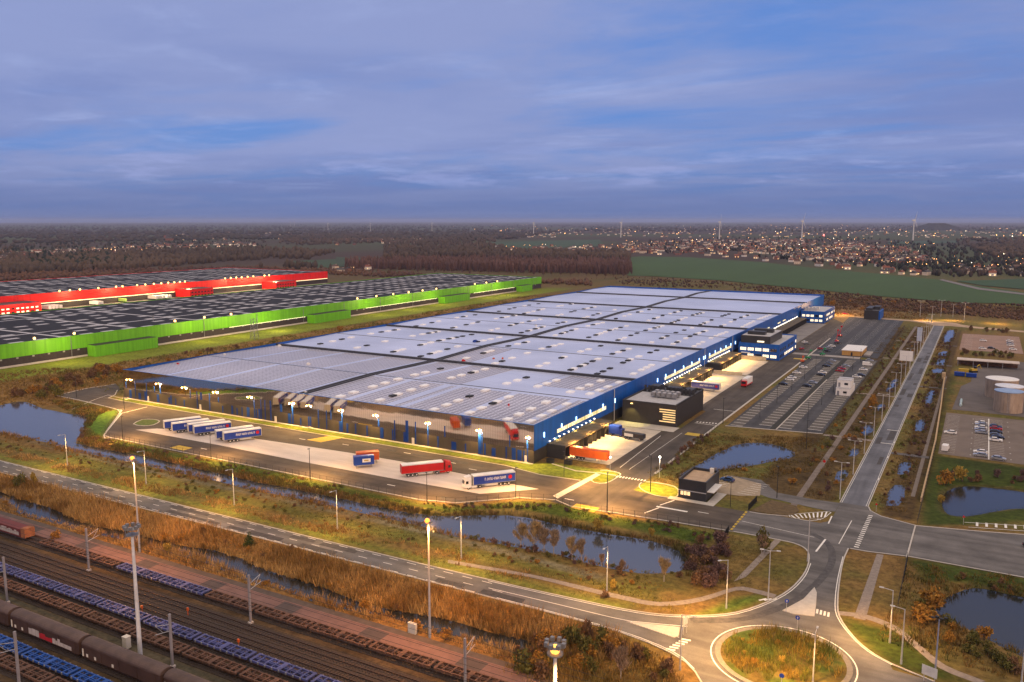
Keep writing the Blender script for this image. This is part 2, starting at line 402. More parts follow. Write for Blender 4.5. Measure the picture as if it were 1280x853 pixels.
POOLS = [pool(-18.2, 252, 274, 2.6), pool(-18.4, 286, 302, 2.2), pool(-18.6, 620, 700, 4), pool(-18.5, 560, 585, 4), pool(-18.2, 490, 510, 4), pool(-18.3, 520, 545, 3.5), pool(-18, 350, 372, 1.8), pool(-17.8, 405, 440, 1.8),
         pool(-35.2, 268, 282, 1.7), pool(-35.4, 300, 312, 1.6), pool(-35.4, 332, 352, 1.8), pool(-35.6, 425, 462, 2.2), pool(-35.4, 380, 396, 1.5)]
WATERS = [closed_smooth(POND_MAIN), DITCH_N + DITCH_S, closed_smooth(POND_LEFT), closed_smooth(POND_NE), closed_smooth(POND_E1), closed_smooth(POND_E2), REEDS] + POOLS
WATER_Z = -0.55
# ------------------------------------------------------------------ site outlines
RB = (-27.4, 149.3)
YARD_P = GP([(72, 494.5), (110, 486), (145, 480.5), (151, 486)]) + [(-346, 238), (-343, 232), (-329, 231.2), (-248, 230.6), (-182, 230.4), (-133, 230), (-118.3, 226.7), (-104.8, 227.7), (-97, 228.7), (-86, 227), (-80.5, 226), (-73, 225.5), (-53, 225), (-53, 208.6), (-72, 207.2), (-97, 205), (-103.3, 207.9), (-113.2, 204.3), (-127, 191.3), (-137.5, 188.5), (-204, 188.6), (-239, 187.6), (-278, 188.6), (-284, 189.5), (-312, 216.4), (-318, 219.3), (-346, 222.5), (-368, 223.7)]
LAWNS = [GP([(1160, 600), (1185, 590), (1300, 600), (1300, 650), (1240, 655), (1150, 658)]), [(-10, 255), (60, 255), (60, 310), (-10, 314)], GP([(1134, 698), (1180, 705), (1280, 722), (1400, 740), (1400, 790), (1280, 742), (1200, 728), (1160, 730)]),
         GP([(1045, 768), (1120, 790), (1180, 835), (1210, 852), (1170, 853), (1120, 832), (1090, 815), (1062, 790)]), [(-9.6, 388), (60, 388), (60, 318), (40, 388)], rect(-12, -9.6, 260, 480),
         GP([(0, 476), (120, 464), (300, 430), (470, 398), (680, 360), (680, 366), (480, 410), (300, 446), (150, 480), (0, 500)])]
GREENBANK = GP([(140, 549), (225, 568), (320, 585), (425, 608), (525, 629), (570, 634), (650, 627), (700, 630), (760, 645), (830, 655), (900, 668), (880, 682), (800, 664), (700, 646), (640, 634), (560, 640), (430, 618), (320, 596), (225, 577), (140, 560)])
LAWN_FRONT = GP([(632, 582), (690, 578), (755, 589), (738, 601), (675, 594)])

# ------------------------------------------------------------------ ground: one sheet to the horizon
def axis(a, b, step, far_lo, far_hi):
    mid = list(np.arange(a, b + .01, step)); hi = []; s = step; v = b
    while v < far_hi: s *= 1.14; v += s; hi.append(v)
    lo = []; s = step; v = a
    while v > far_lo: s *= 1.14; v -= s; lo.append(v)
    return np.array(lo[::-1] + mid + hi)
gx = axis(-400, 66, 1.6, -32000, 26000); gy = axis(66, 420, 1.6, -400, 42000)
GX, GY = np.meshgrid(gx, gy); gxf = GX.ravel(); gyf = GY.ravel()
gz = np.zeros_like(gxf) - .02
near = (gxf > -460) & (gxf < 120) & (gyf > 40) & (gyf < 760)
nx, ny = gxf[near], gyf[near]
wd = np.full(nx.shape, 1e9)
for wpoly in WATERS: wd = np.minimum(wd, sdist(nx, ny, wpoly))
wd = wd + (fbm(nx, ny, 9, 3) - .5) * 1.1
t = np.clip((2.2 - wd) / 3.4, 0, 1); dz = -1.5 * t * t * (3 - 2 * t)
gz[near] += dz
wild = (fbm(nx, ny, 7, 11) - .5)
gz[near] += np.minimum(0, wild * .35)
palette = lambda a, b, k: np.array(a)[None] * (1 - k[:, None]) + np.array(b)[None] * k[:, None]
nA = fbm(gxf, gyf, 60, 21); nB = fbm(gxf, gyf, 14, 31); nC = fbm(gxf, gyf, 5, 41)
k = np.clip((nA * .5 + nB * .5 - .38) / .24, 0, 1)
gc = palette((.125, .076, .036), (.080, .078, .026), k)
k = np.clip((nC - .5) / .25, 0, 1) * .6
gc = gc * (1 - k[:, None]) + np.array((.165, .10, .045))[None] * k[:, None]
far = np.clip((gyf - 800) / 400, 0, 1); farw = np.clip(np.hypot(gxf, gyf) / 900 - .9, 0, 1)
nF = fbm(gxf, gyf, 900, 51, 5)
fc = palette((.060, .042, .036), (.060, .070, .036), np.clip((nF - .42) / .16, 0, 1))
gc = gc * (1 - farw[:, None]) + fc * farw[:, None]
def paint(mask_poly, colr, feather=1.5, noise=.35):
    global gc
    d = sdist(gxf, gyf, mask_poly) + (nC - .5) * 4 * noise
    a = np.clip((feather - d) / (2 * feather), 0, 1)[:, None]
    v = (1 + noise * (nB - .5) * 2 + noise * (nC - .5) * 1.5)[:, None]
    gc = gc * (1 - a) + np.array(colr)[None] * v * a
paint(rect(-500, -20, 20, 121.5), (.058, .039, .029), .8, .5)       # ballast
paint(rect(-500, -60, 91, 94), (.050, .046, .043), 1, .4)
paint([(-330, 121), (-60, 121), (-52, 138), (-60, 143.5), (-330, 143.5)], (.16, .085, .034), 1.5, .4)
paint(rect(-420, -60, 152, 156), (.11, .12, .030), 2, .4)
paint(rect(-420, -60, 161, 165), (.10, .10, .028), 2.5, .5)
paint(smooth_line([(-300, 170), (-220, 167), (-160, 168.5), (-100, 166.5), (-70, 164)], 3) + smooth_line([(-70, 166.5), (-100, 169), (-160, 171), (-220, 169.5), (-300, 172.5)], 3), (.13, .115, .095), .9, .5)
paint([(-330, 171), (-140, 171), (-140, 186), (-330, 180)], (.115, .068, .032), 2.5, .4)
paint(GREENBANK, (.046, .066, .012), 1.2, .4)
for q in LAWNS: paint(q, (.032, .044, .010), 1.2, .3)
paint(rect(-463, -425, 60, 870), (.12, .145, .022), 3, .3)
paint([(-424, 60), (-345, 200), (-372, 262), (-345, 250), (-345, 800), (-424, 800)], (.15, .085, .035), 4, .45)
paint(LAWN_FRONT, (.12, .15, .025), 1.0, .3)
paint(GP([(100, 520), (150, 512), (130, 545), (116, 548)]), (.065, .13, .02), 1.5, .3)
paint(rect(-338, -126, 231.4, 235.6), (.10, .13, .022), .8, .25)
paint(rect(-104, -95, 230, 242), (.12, .15, .025), .8, .3)
paint(rect(-87, -74, 226.5, 237), (.12, .15, .025), .8, .3)
paint(GP([(870, 768), (920, 748), (958, 742), (950, 752), (912, 766)]), (.075, .105, .022), 1, .35)
paint(rect(-125, -88, 700, 830), (.24, .15, .085), 5, .35)       # bare earth by the far offices
paint(rect(-340, 60, 802, 880), (.105, .060, .042), 8, .4)
paint(rect(-20, -11.5, 240, 690), (.062, .040, .022), .8, .4)
paint(rect(-56, -33, 245, 700), (.062, .042, .024), 1, .45)
paint(rect(-48, -44, 300, 700), (.075, .070, .030), 1, .4)
mud = np.full(gxf.shape, 99.0); mud[near] = wd; ma = (np.clip((2.4 - mud + (nC - .5) * 3) / 1.6, 0, 1) * .75)[:, None]
gc = gc * (1 - ma) + np.where((nB > .5)[:, None], np.array((.062, .046, .030))[None], np.array((.14, .10, .055))[None]) * ma
gc = gc * (1 + (1 - farw[:, None]) * np.array((.28, .28, -.05))[None])
GV = np.c_[gxf, gyf, gz]
ny_, nx_ = GX.shape; ii = np.arange(ny_ * nx_).reshape(ny_, nx_)
GF = np.stack([ii[:-1, :-1].ravel(), ii[:-1, 1:].ravel(), ii[1:, 1:].ravel(), ii[1:, :-1].ravel()], 1)
link('ground', npmesh('ground', GV, GF, gc, attr_mat('ground_soil', .95, .55, .6), True), kind='structure')
wm = bpy.data.materials.new('water'); wm.use_nodes = True; wt = wm.node_tree; wb = wt.nodes['Principled BSDF']
wb.inputs['Base Color'].default_value = (.050, .055, .062, 1); wb.inputs['Roughness'].default_value = .09; wb.inputs['IOR'].default_value = 1.75; wb.inputs['Specular IOR Level'].default_value = 1.0
wc = wt.nodes.new('ShaderNodeTexCoord'); wn = wt.nodes.new('ShaderNodeTexNoise'); wn.inputs['Scale'].default_value = .7; wn.inputs['Detail'].default_value = 4
wbp = wt.nodes.new('ShaderNodeBump'); wbp.inputs['Strength'].default_value = .09; wbp.inputs['Distance'].default_value = .3
wt.links.new(wc.outputs['Object'], wn.inputs['Vector']); wt.links.new(wn.outputs[0], wbp.inputs['Height']); wt.links.new(wbp.outputs[0], wb.inputs['Normal'])
wm2 = wm.copy(); wm2.name = 'water_murky'; wb2 = wm2.node_tree.nodes['Principled BSDF']; wb2.inputs['IOR'].default_value = 1.33; wb2.inputs['Roughness'].default_value = .14; wb2.inputs['Base Color'].default_value = (.018, .020, .018, 1)
def grow(poly, r):
    cx = sum(p[0] for p in poly) / len(poly); cy = sum(p[1] for p in poly) / len(poly)
    return [(x + r * (x - cx) / max(1, math.hypot(x - cx, y - cy)), y + r * (y - cy) / max(1, math.hypot(x - cx, y - cy))) for x, y in poly]
for nm, p in (('pond_water', grow(POND_MAIN, 3)), ('ditch_water', [(x, y + 2) for x, y in DITCH_N] + [(x, y - 2) for x, y in DITCH_S]), ('pond_water', grow(POND_LEFT, 3)), ('pond_water', grow(POND_NE, 3)),
              ('pond_water', grow(POND_E1, 3)), ('pond_water', grow(POND_E2, 3)), ('ditch_water', [(x, y + 2) for x, y in REED_N] + [(x, y - 2) for x, y in REED_S])):
    WATER_Z -= .008; sheet(nm, p, WATER_Z, wm2 if max(q[0] for q in p) > 0 or nm == 'ditch_water' and min(q[1] for q in p) < 135 else wm)
for p in POOLS: sheet('ditch_water', grow(p, 1.5), WATER_Z, wm)
# ------------------------------------------------------------------ roads, kerbs and paint
road_n = [(-420, 151), (-284, 151), (-165, 151.2), (-126, 151.3), (-90, 151.9), (-78.4, 152.3), (-61, 153.4), (-52.9, 155.0), (-45.7, 158.4), (-39.6, 163.5), (-35.1, 171.5), (-32.3, 179.7), (-31.1, 189), (-31.3, 197), (-32.7, 204), (-35.6, 207.4), (-40.4, 208.3), (-53, 208.3)]
road_s = [(-420, 144.3), (-269, 143.6), (-163, 144.4), (-86, 144.5), (-74, 144.5), (-57.2, 143.9), (-45.8, 141.2), (-40, 137), (-36, 130), (-34, 120)]
rb_e = [(-20, 120), (-17, 128), (-10, 137), (-2.7, 143), (4, 146), (60, 148), (60, 156), (-2.7, 154.6), (-9.8, 157.4), (-14, 160.5), (-17.4, 165), (-20.8, 172.1), (-22.3, 180), (-23.6, 192), (-24.4, 203), (-24.4, 211)]
sheet('road', smooth_line(road_n, 3) + [(-53, 226), (-33.5, 226), (-31.3, 229), (-31.3, 246), (-24.0, 246), (-23.2, 242.6), (-20, 239.4), (-11, 236.3), (3.5, 240), (20, 245), (60, 250), (60, 212), (-11, 212.6), (-20, 211)]
      + smooth_line(rb_e[::-1], 3) + smooth_line(road_s[::-1], 2), .05, ASPH)
sheet('avenue', rect(-31.4, -24.0, 246, 716), .05, ASPHY)
sheet('road', [(-31.3, 245.5), (-31.4, 237.2), (-33, 236.6), (-39, 237.8), (-50, 240), (-60, 246), (-66, 252), (-66, 256), (-56, 256), (-49, 246), (-38, 245)], .055, ASPH)
sheet('road', smooth_line([(-31.4, 714), (-36, 722), (-50, 735), (-90, 742), (-90, 750), (-50, 745), (-34, 742), (-26, 744), (-16, 738), (-4, 722), (60, 700), (60, 692), (-10, 712), (-20, 716), (-24, 714)], 2), .054, mat('sandy_track', (.34, .25, .17), .9, var=.25, scale=.1))
sheet('yard', YARD_P, .05, YARD)
sheet('site_road', [(-104, 205.5), (-88, 206), (-87, 226), (-86.8, 245), (-87.6, 470), (-89, 600), (-92, 690), (-112, 740), (-120, 735), (-104, 690), (-104.5, 470), (-103.6, 345), (-98.5, 340), (-98.5, 305), (-103.6, 298), (-103.8, 245), (-97, 240.5), (-96.5, 229)], .058, YARD2)
sheet('parking_strip', [(-281, 200.6), (-275.5, 206), (-262, 210.5), (-229.9, 214), (-188, 216.5), (-166, 216.8), (-141, 215.4), (-121, 214.1), (-112, 214), (-125.2, 201.4), (-154, 200.6), (-195, 200.3), (-235, 201)], .062, CONC)
sheet('dock_yard', rect(-126, -103.7, 247.5, 299), .066, CONCD)
sheet('dock_yard', rect(-126, -103.7, 344, 429.5), .066, CONCD)
sheet('dock_yard', rect(-126, -104.5, 431.5, 482), .066, CONCD)
sheet('dock_yard', rect(-126, -104.5, 545, 682), .066, mat('concrete_grey', (.20, .19, .19), .9, var=.25, scale=.12))
sheet('pavement', rect(-124, -99, 299.2, 306.9), .14, PAVE)
sheet('car_park', [(-84, 319), (-49, 325), (-50, 516), (-89, 516), (-88.5, 490), (-85.5, 470)], .05, PARK)
sheet('car_park', [(-89, 524), (-51, 524), (-54, 742), (-96, 742), (-91, 600)], .05, mat('asphalt_new', (.040, .042, .050), .8, var=.25, scale=.15))
sheet('pavement', rect(-98, -60, 516.6, 523.5), .07, mat('pale_stone', (.30, .28, .27), .9, var=.2))
sheet('car_park', [(-68, 238), (-63, 237), (-58, 237.5), (-52.7, 240.4), (-55, 252), (-66.5, 256), (-67.5, 252)], .064, mat('sandy_asphalt', (.30, .24, .17), .9, var=.2))
sheet('car_park', [(-9.6, 316.5), (60, 314), (60, 387.5), (-9.8, 388)], .05, mat('asphalt_brown', (.155, .125, .105), .9, var=.18, scale=.12))
sheet('car_park', rect(-10.4, 24, 586, 672), .05, mat('asphalt_red', (.26, .17, .13), .9, var=.15, scale=.12))
sheet('tank_yard', [(-8, 396), (60, 392), (60, 560), (-2, 545), (-2, 470), (-6, 455)], .05, mat('asphalt_mauve', (.115, .10, .095), .9, var=.2, scale=.12))
sheet('path', smooth_line(GP([(560, 700), (662, 718), (720, 731), (780, 745), (825, 753), (875, 747), (920, 734), (945, 737), (971, 744)]) , 3) + smooth_line(GP([(967, 748), (944, 742), (920, 738.5), (878, 752), (825, 758), (778, 750), (720, 736), (662, 722), (560, 704)]), 3), .045, GRAVEL)
sheet('path', smooth_line(GP([(1046, 764), (1084, 769), (1122, 784), (1152, 808), (1182, 832), (1232, 852)]), 3) + smooth_line(GP([(1222, 855), (1175, 836), (1144, 811), (1116, 788), (1080, 773.5), (1047, 769)]), 3), .045, GRAVEL)
sheet('pavement', [(-75.5, 224.6), (-62, 224.6), (-61.5, 237), (-64.5, 237.2), (-64.5, 227), (-75.5, 227.2)], .12, PAVE)
sheet('path', rect(-43.4, -41.6, 229, 700), .045, mat('worn_track', (.17, .14, .12), .95, var=.25))
sheet('path', [(-41.5, 208), (-39.9, 208), (-42.2, 182), (-44.0, 178)], .045, GRAVEL)
sheet('path', [(-17.9, 211), (-16.4, 211), (-16.0, 173), (-18.2, 173)], .046, GRAVEL)
for y in (322.5, 411, 527, 610): sheet('path', rect(-48.5, -31.6, y, y + 2.4), .048, GRAVEL)
for y in (308, 443, 515, 600): sheet('path', rect(-24, -12, y, y + 3), .048, mat('asphalt_old', (.11, .10, .10), .9))
sheet('path', rect(-14.2, -13.1, 262, 480), .046, mat('worn_track', (.17, .14, .12)))
sheet('path', [(-105.6, 210.5), (-103.3, 209), (-101.6, 236.5), (-103.6, 237)], .072, PAVE)
# front pavement and kerbs
kb = MB()
stripe(kb, smooth_line(road_n, 3), .3, 0, .14); stripe(kb, smooth_line(road_s, 2), .3, 0, .14)
stripe(kb, smooth_line(rb_e[:5], 3), .3, 0, .14); stripe(kb, smooth_line(rb_e[7:], 3), .3, 0, .14)
stripe(kb, [(-24, 211.2), (-20, 211.3), (-11, 212.9), (60, 212.3)], .3, 0, .14)
stripe(kb, [(-23.8, 246), (-23, 242.8), (-20, 239.6), (-11, 236.4), (3.5, 240), (20, 245)], .3, 0, .14)
stripe(kb, [(-24, 246), (-24, 714)], .25, 0, .12); stripe(kb, [(-31.4, 246), (-31.4, 714)], .25, 0, .12)
stripe(kb, [(-52, 225.2), (-48.9, 225.2), (-42, 227)], .25, 0, .14)
stripe(kb, [(-318, 219.2), (-312, 216.3), (-284, 189.3), (-278, 188.4), (-204, 188.4), (-137.5, 188.3), (-127, 191.1), (-113.2, 204.1), (-103.3, 207.7), (-97, 204.8), (-72, 207), (-52, 208.3)], .35, 0, .14)
stripe(kb, smooth_line(GP([(71, 495), (105, 502), (147.5, 512.5), (150, 516), (130, 545), (140, 548)]), 3), .5, 0, .15)
stripe(kb, smooth_line(GP([(72, 494.3), (110, 485.6), (145, 480.2)]), 3), .4, 0, .15)
stripe(kb, [(-356, 246), (-346.5, 238), (-343, 232.2), (-329, 231.3), (-248, 230.7), (-182, 230.5), (-133, 230.1), (-118.3, 226.8), (-104.8, 227.8)], .35, 0, .15)
stripe(kb, [(-338, 236), (-126, 236)], 1.0, 0, .13)
stripe(kb, [(-87, 246), (-87.5, 318), (-87.6, 470), (-89, 600)], .8, 0, .14)
stripe(kb, [(-103.7, 247.5), (-103.7, 298)], .3, 0, .09); stripe(kb, [(-103.6, 344), (-104.4, 482)], .3, 0, .09)
stripe(kb, closed_smooth([(-103.5, 240.5), (-97.2, 240.8), (-96, 237), (-97, 229), (-101.6, 229.2)], 3), .3, 0, .14)
stripe(kb, closed_smooth([(-86.6, 236.6), (-77.4, 236.5), (-73.8, 229), (-75.7, 225.8), (-81.5, 226.4), (-86.6, 231)], 3), .3, 0, .14)
stripe(kb, GP([(690, 560 + 20), (720, 589), (752, 592), (770, 595)]), .5, 0, .13)
kbo = kb.build('kerb', PAVE); tag(kbo, kind='structure')
# roundabout island
o_, i_ = ring(*RB, 11.0, 12.1)
kb = MB()
for i in range(64): kb.prism([i_[i], o_[i], o_[i + 1], i_[i + 1]], 0, .22)
tag(kb.build('roundabout_kerb', mat('apron_setts', (.20, .18, .16), .9, var=.2, scale=1.5)), kind='structure')
gi = []; gcs = []; gf = []
nr, na = 12, 60
for r_ in range(nr + 1):
    for a_ in range(na):
        rr = 11.2 * r_ / nr; x = RB[0] + rr * math.cos(2 * math.pi * a_ / na); y = RB[1] + rr * math.sin(2 * math.pi * a_ / na)
        gi.append((x, y, .2 + .9 * (1 - (rr / 11.2) ** 2)))
for r_ in range(nr):
    for a_ in range(na):
        gf.append((r_ * na + a_, (r_ + 1) * na + a_, (r_ + 1) * na + (a_ + 1) % na, r_ * na + (a_ + 1) % na))
gi = np.array(gi); kk = np.clip((fbm(gi[:, 0], gi[:, 1], 5, 77) - .42) / .16, 0, 1)
link('roundabout_lawn', npmesh('roundabout_lawn', gi, gf, palette((.07, .10, .02), (.12, .085, .025), kk), attr_mat('ground_soil'), True), kind='structure')
m_ = MB(); stripe(m_, smooth_line([(-47, 156.0), (-37.7, 161.2), (-31.6, 171.5), (-28.2, 183), (-26.6, 196), (-27.4, 206), (-30, 213), (-34, 217)], 4), 1.7, .0585, .0605); stripe(m_, smooth_line([(-46, 155), (-38.6, 160), (-33.2, 169.5)], 4), .9, .0545, .0565)
tag(m_.build('tyre_marks', mat('tyre_rubber_marks', (.080, .076, .077), .9, var=.35, scale=.8)), kind='structure')
m_ = MB(); m_.prism([(-293, 212.6), (-289.5, 206), (-283.5, 206.2), (-281.5, 209), (-284.5, 214.2), (-289, 215)], 0, .16); tag(m_.build('verge', mat('verge_grass_soil', (.09, .13, .025), .95, var=.35, scale=.8)), kind='structure')
m_ = MB(); q = closed_smooth([(-293, 212.6), (-289.5, 206), (-283.5, 206.2), (-281.5, 209), (-284.5, 214.2), (-289, 215)], 2); stripe(m_, q + [q[0]], .4, 0, .2); tag(m_.build('kerb', PAVE), kind='structure')
# splitter islands
for nm, p in (('west', GP([(783, 778), (850, 785), (848, 796), (842, 798)])), ('north', GP([(1018, 735), (1021, 742), (1020, 757), (1018, 771), (990, 768), (978, 764), (1004, 750)]))):
    m_ = MB(); pp = p
    ar = sum(pp[i][0] * pp[(i + 1) % len(pp)][1] - pp[(i + 1) % len(pp)][0] * pp[i][1] for i in range(len(pp)))
    m_.prism(pp if ar > 0 else pp[::-1], .03, .19); tag(m_.build('traffic_island', PAVE), kind='structure')
tri = [(-52, 226.2), (-49, 238.3), (-41.8, 236.6), (-40.2, 233), (-41, 228.5), (-44, 227)]
m_ = MB(); m_.prism(tri[::-1], .0, .13); o = m_.build('verge', mat('verge_soil', (.11, .075, .035), .95, var=.35, scale=.8)); tag(o, kind='structure')
zp = MB(); z0, z1 = .066, .074
ZB = .078
def bar(cx, cy, lx, ly, rz=0, m=0):
    c, s_ = math.cos(rz), math.sin(rz)
    zp.prism([(cx + c * a - s_ * b, cy + s_ * a + c * b) for a, b in ((-lx / 2, -ly / 2), (lx / 2, -ly / 2), (lx / 2, ly / 2), (-lx / 2, ly / 2))], z0, z1, m)
for x in np.arange(-410, -86, 7.5): bar(x, 147.75, 2.6, .16)
for x in np.arange(-410, -90, 5.2): bar(x, 144.95, 2.6, .16); bar(x + 1, 150.5, 2.6, .16)
stripe(zp, smooth_line([(-90, 148.2), (-75, 148.6), (-62, 148.8), (-57, 149.2)], 3), .18, z0, z1)
stripe(zp, smooth_line([(-86, 145.0), (-74, 145.0), (-57.2, 144.4), (-45.8, 141.9), (-40.5, 138)], 3), .18, z0, z1)
stripe(zp, smooth_line([(-92, 151.3), (-78.4, 151.7), (-61, 152.8), (-52.7, 154.4), (-45.4, 157.9), (-39.2, 163.1), (-34.6, 171.3), (-31.8, 179.6), (-30.6, 189), (-30.8, 197)], 3), .18, z0, z1)
stripe(zp, smooth_line([(-57, 149.2), (-50, 151.5), (-46.5, 152.7)], 3), .2, z0, z1); stripe(zp, smooth_line([(-57, 149.0), (-50, 148.4), (-46.5, 147.6), (-46.2, 152.6)][0:3], 3), .2, z0, z1)
stripe(zp, smooth_line([(-9.6, 157.0), (-14, 160), (-17.8, 165), (-21.3, 172.1), (-22.8, 180), (-24.0, 192), (-24.8, 205)], 3), .18, z0, z1)
for i in range(6): bar(-46.4 + i * .28, 142.4 + i * 1.0, 1.7, .5, R(8))
o2, i2 = ring(*RB, 12.7, 12.95); o3, i3 = ring(*RB, 13.3, 13.5)
for i in range(64):
    zp.prism([i2[i], o2[i], o2[i + 1], i2[i + 1]], z0, z1)
for i in range(7): bar(-27.2 + i * .75 - .2, 172.6 - i * .12, .42, 2.1, R(6))       # crossing, avenue side
for i in range(3): bar(-36.2 + i * .95, 173.2 + i * .55 - 1, .5, 2.0, R(-35))
for i in range(18): bar(-22.8 + i * .02, 213 + i * 1.5, 1.1, .55)                           # zebra over the east arm
stripe(zp, [(-26.9, 213), (-26.4, 232)], .2, z0, z1); stripe(zp, [(-31.0, 205), (-30.3, 214.5)], .45, z0, z1)
stripe(zp, [(-24.5, 246), (-24.5, 714)], .12, z0, z1); stripe(zp, [(-30.9, 246), (-30.9, 714)], .12, z0, z1)
for y in (322, 344): bar(-26.3, y, 4.4, .5)
for y in (275, 303, 325): bar(-24.3, y, .5, 2.5)
stripe(zp, [(-52, 217), (-33, 214.5)], .15, z0, z1); stripe(zp, [(-31.5, 226.5), (-31.6, 233)], .35, z0, z1)
# hatched nose between site exit and site road
hz = [(-42.0, 228.2), (-33.2, 236.2), (-32.6, 234), (-33.6, 229.4), (-36.3, 226.2), (-39.6, 226.4)]
for i in range(9):
    a = i / 8; x0, y0 = -41.6 + 8.2 * a, 228.4 + 7.4 * a; x1, y1 = -39.8 + 6.6 * a, 226.2 + 5 * a
    stripe(zp, [(x0, y0), (x1, y1)], .42, z0, z1)
stripe(zp, closed_smooth(hz, 2) + [closed_smooth(hz, 2)[0]], .2, z0, z1)
# site markings
for x, y in ((-284, 209), (-236, 195), (-196, 224), (-170, 226), (-153, 195), (-140, 221), (-215, 222), (-150, 224), (-240, 224), (-100, 196 + 14)): bar(x, y, 3.0, .35)
stripe(zp, [(-99.2, 246.5), (-101.4, 292)], .18, z0 + .01, z1 + .01); stripe(zp, [(-95.8, 246), (-95.8, 300)], .12, z0 + .01, z1 + .01)
for i in range(10): bar(-96.3 + i * 1.0, 237.2 + .04 * i, .5, 1.5)
bar(-92, 318, 9, .35); bar(-92.4, 346, 9, .35)
for i in range(7): bar(-96 + i * 1.2, 320 + .2 * i, .6, 1.4)
stripe(zp, [(-77, 210), (-75, 216)], .4, z0, z1); stripe(zp, [(-75.5, 218.2), (-73.3, 224.2)], .4, z0, z1); bar(-71.5, 216.8, 9, .9); bar(-63, 218.3, 3, .3)
stripe(zp, GP([(90, 512), (118, 500), (135, 494), (160, 500)]), .22, z0, z1)
stripe(zp, GP([(130, 544), (152, 517), (184, 509)]), .35, z0, z1)
for x0, y0 in ((-244, 191.8), (-93, 200 + 5.6), (-90.6, 300), (-90.2, 500)):
    zp.box(x0 - 3.6, x0 + 3.6, y0 - 2.0, y0 + 2.0, z0 + .012, z1 + .012, 1)
zp.prism([(-209, 231.5), (-203, 231.5), (-206, 222), (-213, 222)][::-1], z0 + .012, z1 + .012, 1)
# stall lines: near car park rows, far car park, east lots
STALL = mat('stall_paving', (.100, .090, .080), .9, var=.15, scale=.3)
PARKROWS = [(-83.2, -78.4, 322, 505), (-73.4, -68.6, 328, 505), (-65.6, -60.8, 327, 512), (-55.4, -50.4, 330, 512)]
for x0, x1, y0, y1 in PARKROWS:
    sheet('stall_strip', rect(x0, x1, y0, y1), .056, STALL)
    for y in np.arange(y0, y1, 5.0): bar((x0 + x1) / 2, y, x1 - x0, .32)
for x0 in (-92, -84, -74, -66, -58):
    for y in np.arange(535, 735, 5): bar(x0, y, 4.6, .15)
for x0 in (3.3, 8.2, -6.9, 27):
    for y in np.arange(320, 385, 2.5): bar(x0, y, 4.6, .10)
for i in range(7): bar(-57 + i * .4, 241 + i * 2.0 - 1, 4.2, .14); bar(-65.3, 244 + i * 1.6, 3.4, .12)
stripe(zp, [(5.7, 317), (5.7, 384)], .35, z0, z1)
for y in np.arange(320, 385, 8.6): bar(.2, y, .4, .4); bar(12.2, y, .4, .4)
for i in range(7): bar(-3 + i * 2.2 + 6, 249.5 + i * .75 - 4, .6, 3.2)
stripe(zp, [(0, 245.5), (18, 251.8)], .2, z0, z1); stripe(zp, [(1, 242), (20, 248)], .2, z0, z1)
for y in np.arange(590, 670, 6): bar(-6, y, 4.6, .14); bar(19, y, 4.6, .14)
tag(zp.build('road_markings', [WHITE, YELP]), kind='structure')
# raised strips between the parking rows
m_ = MB()
for x in (-67.1,): stripe(m_, [(x, 323), (x, 512)], 2.2, 0, .16)
tag(m_.build('median', mat('median_soil', (.035, .034, .028), .95, var=.3)), kind='structure')
m_ = MB(); stripe(m_, [(-65.8, 323), (-65.8, 440)], .4, 0, .2); stripe(m_, [(-84.5, 319.3), (-49, 325)], .5, 0, .14)
tag(m_.build('kerb', PAVE), kind='structure')
m_ = MB(); rp = random.Random(12)
def patch(x, y, lx, ly, z): m_.prism([(x - lx, y - ly), (x + lx, y - ly * .9), (x + lx * .95, y + ly), (x - lx, y + ly * .95)], z, z + .0005)
for i in range(22): patch(rp.uniform(-250, -75), rp.choice((146.2, 149.4)), rp.uniform(1, 6), rp.uniform(.5, 1.1), .051 + i * .0006)
for i in range(18): patch(rp.choice((-29.4, -26.0)), rp.uniform(255, 560), rp.uniform(.5, 1.2), rp.uniform(2, 9), .051 + i * .0006)
for i in range(16): patch(rp.uniform(-260, -120), rp.choice((193, 196, 221, 226)), rp.uniform(1, 6), rp.uniform(.6, 1.6), .0505 + i * .0006)
tag(m_.build('road_patch', mat('asphalt_patch', (.062, .058, .058), .9, var=.3, scale=.7)), kind='structure')
m_ = MB()
for i in range(40): x = -260 + i * 5; m_.box(x, x + .5, 144.75, 145.2, .051, .057) if i % 3 == 0 else None
for y in range(255, 700, 18): m_.box(-31.2, -30.8, y, y + .5, .051, .057); m_.box(-24.6, -24.2, y + 9, y + 9.5, .051, .057)
tag(m_.build('road_drain', BLACK), kind='structure')
# the beige boundary wall of the east plots
m_ = MB(); stripe(m_, [(-11.2, 258), (-11.2, 330), (-12.4, 400), (-14, 470)], .5, 0, 1.3); m_.box(-15.2, -13.6, 470.5, 473.5, 0, 3.2)
tag(m_.build('boundary_wall', mat('beige_wall', (.42, .30, .17), .85, var=.15)), 'low beige wall running along the ditch of the eastern plots', 'wall')
m_ = MB(); stripe(m_, [(-11.4, 212), (-11.2, 236)], .35, 0, .25)
tag(m_.build('kerb', PAVE), kind='structure')
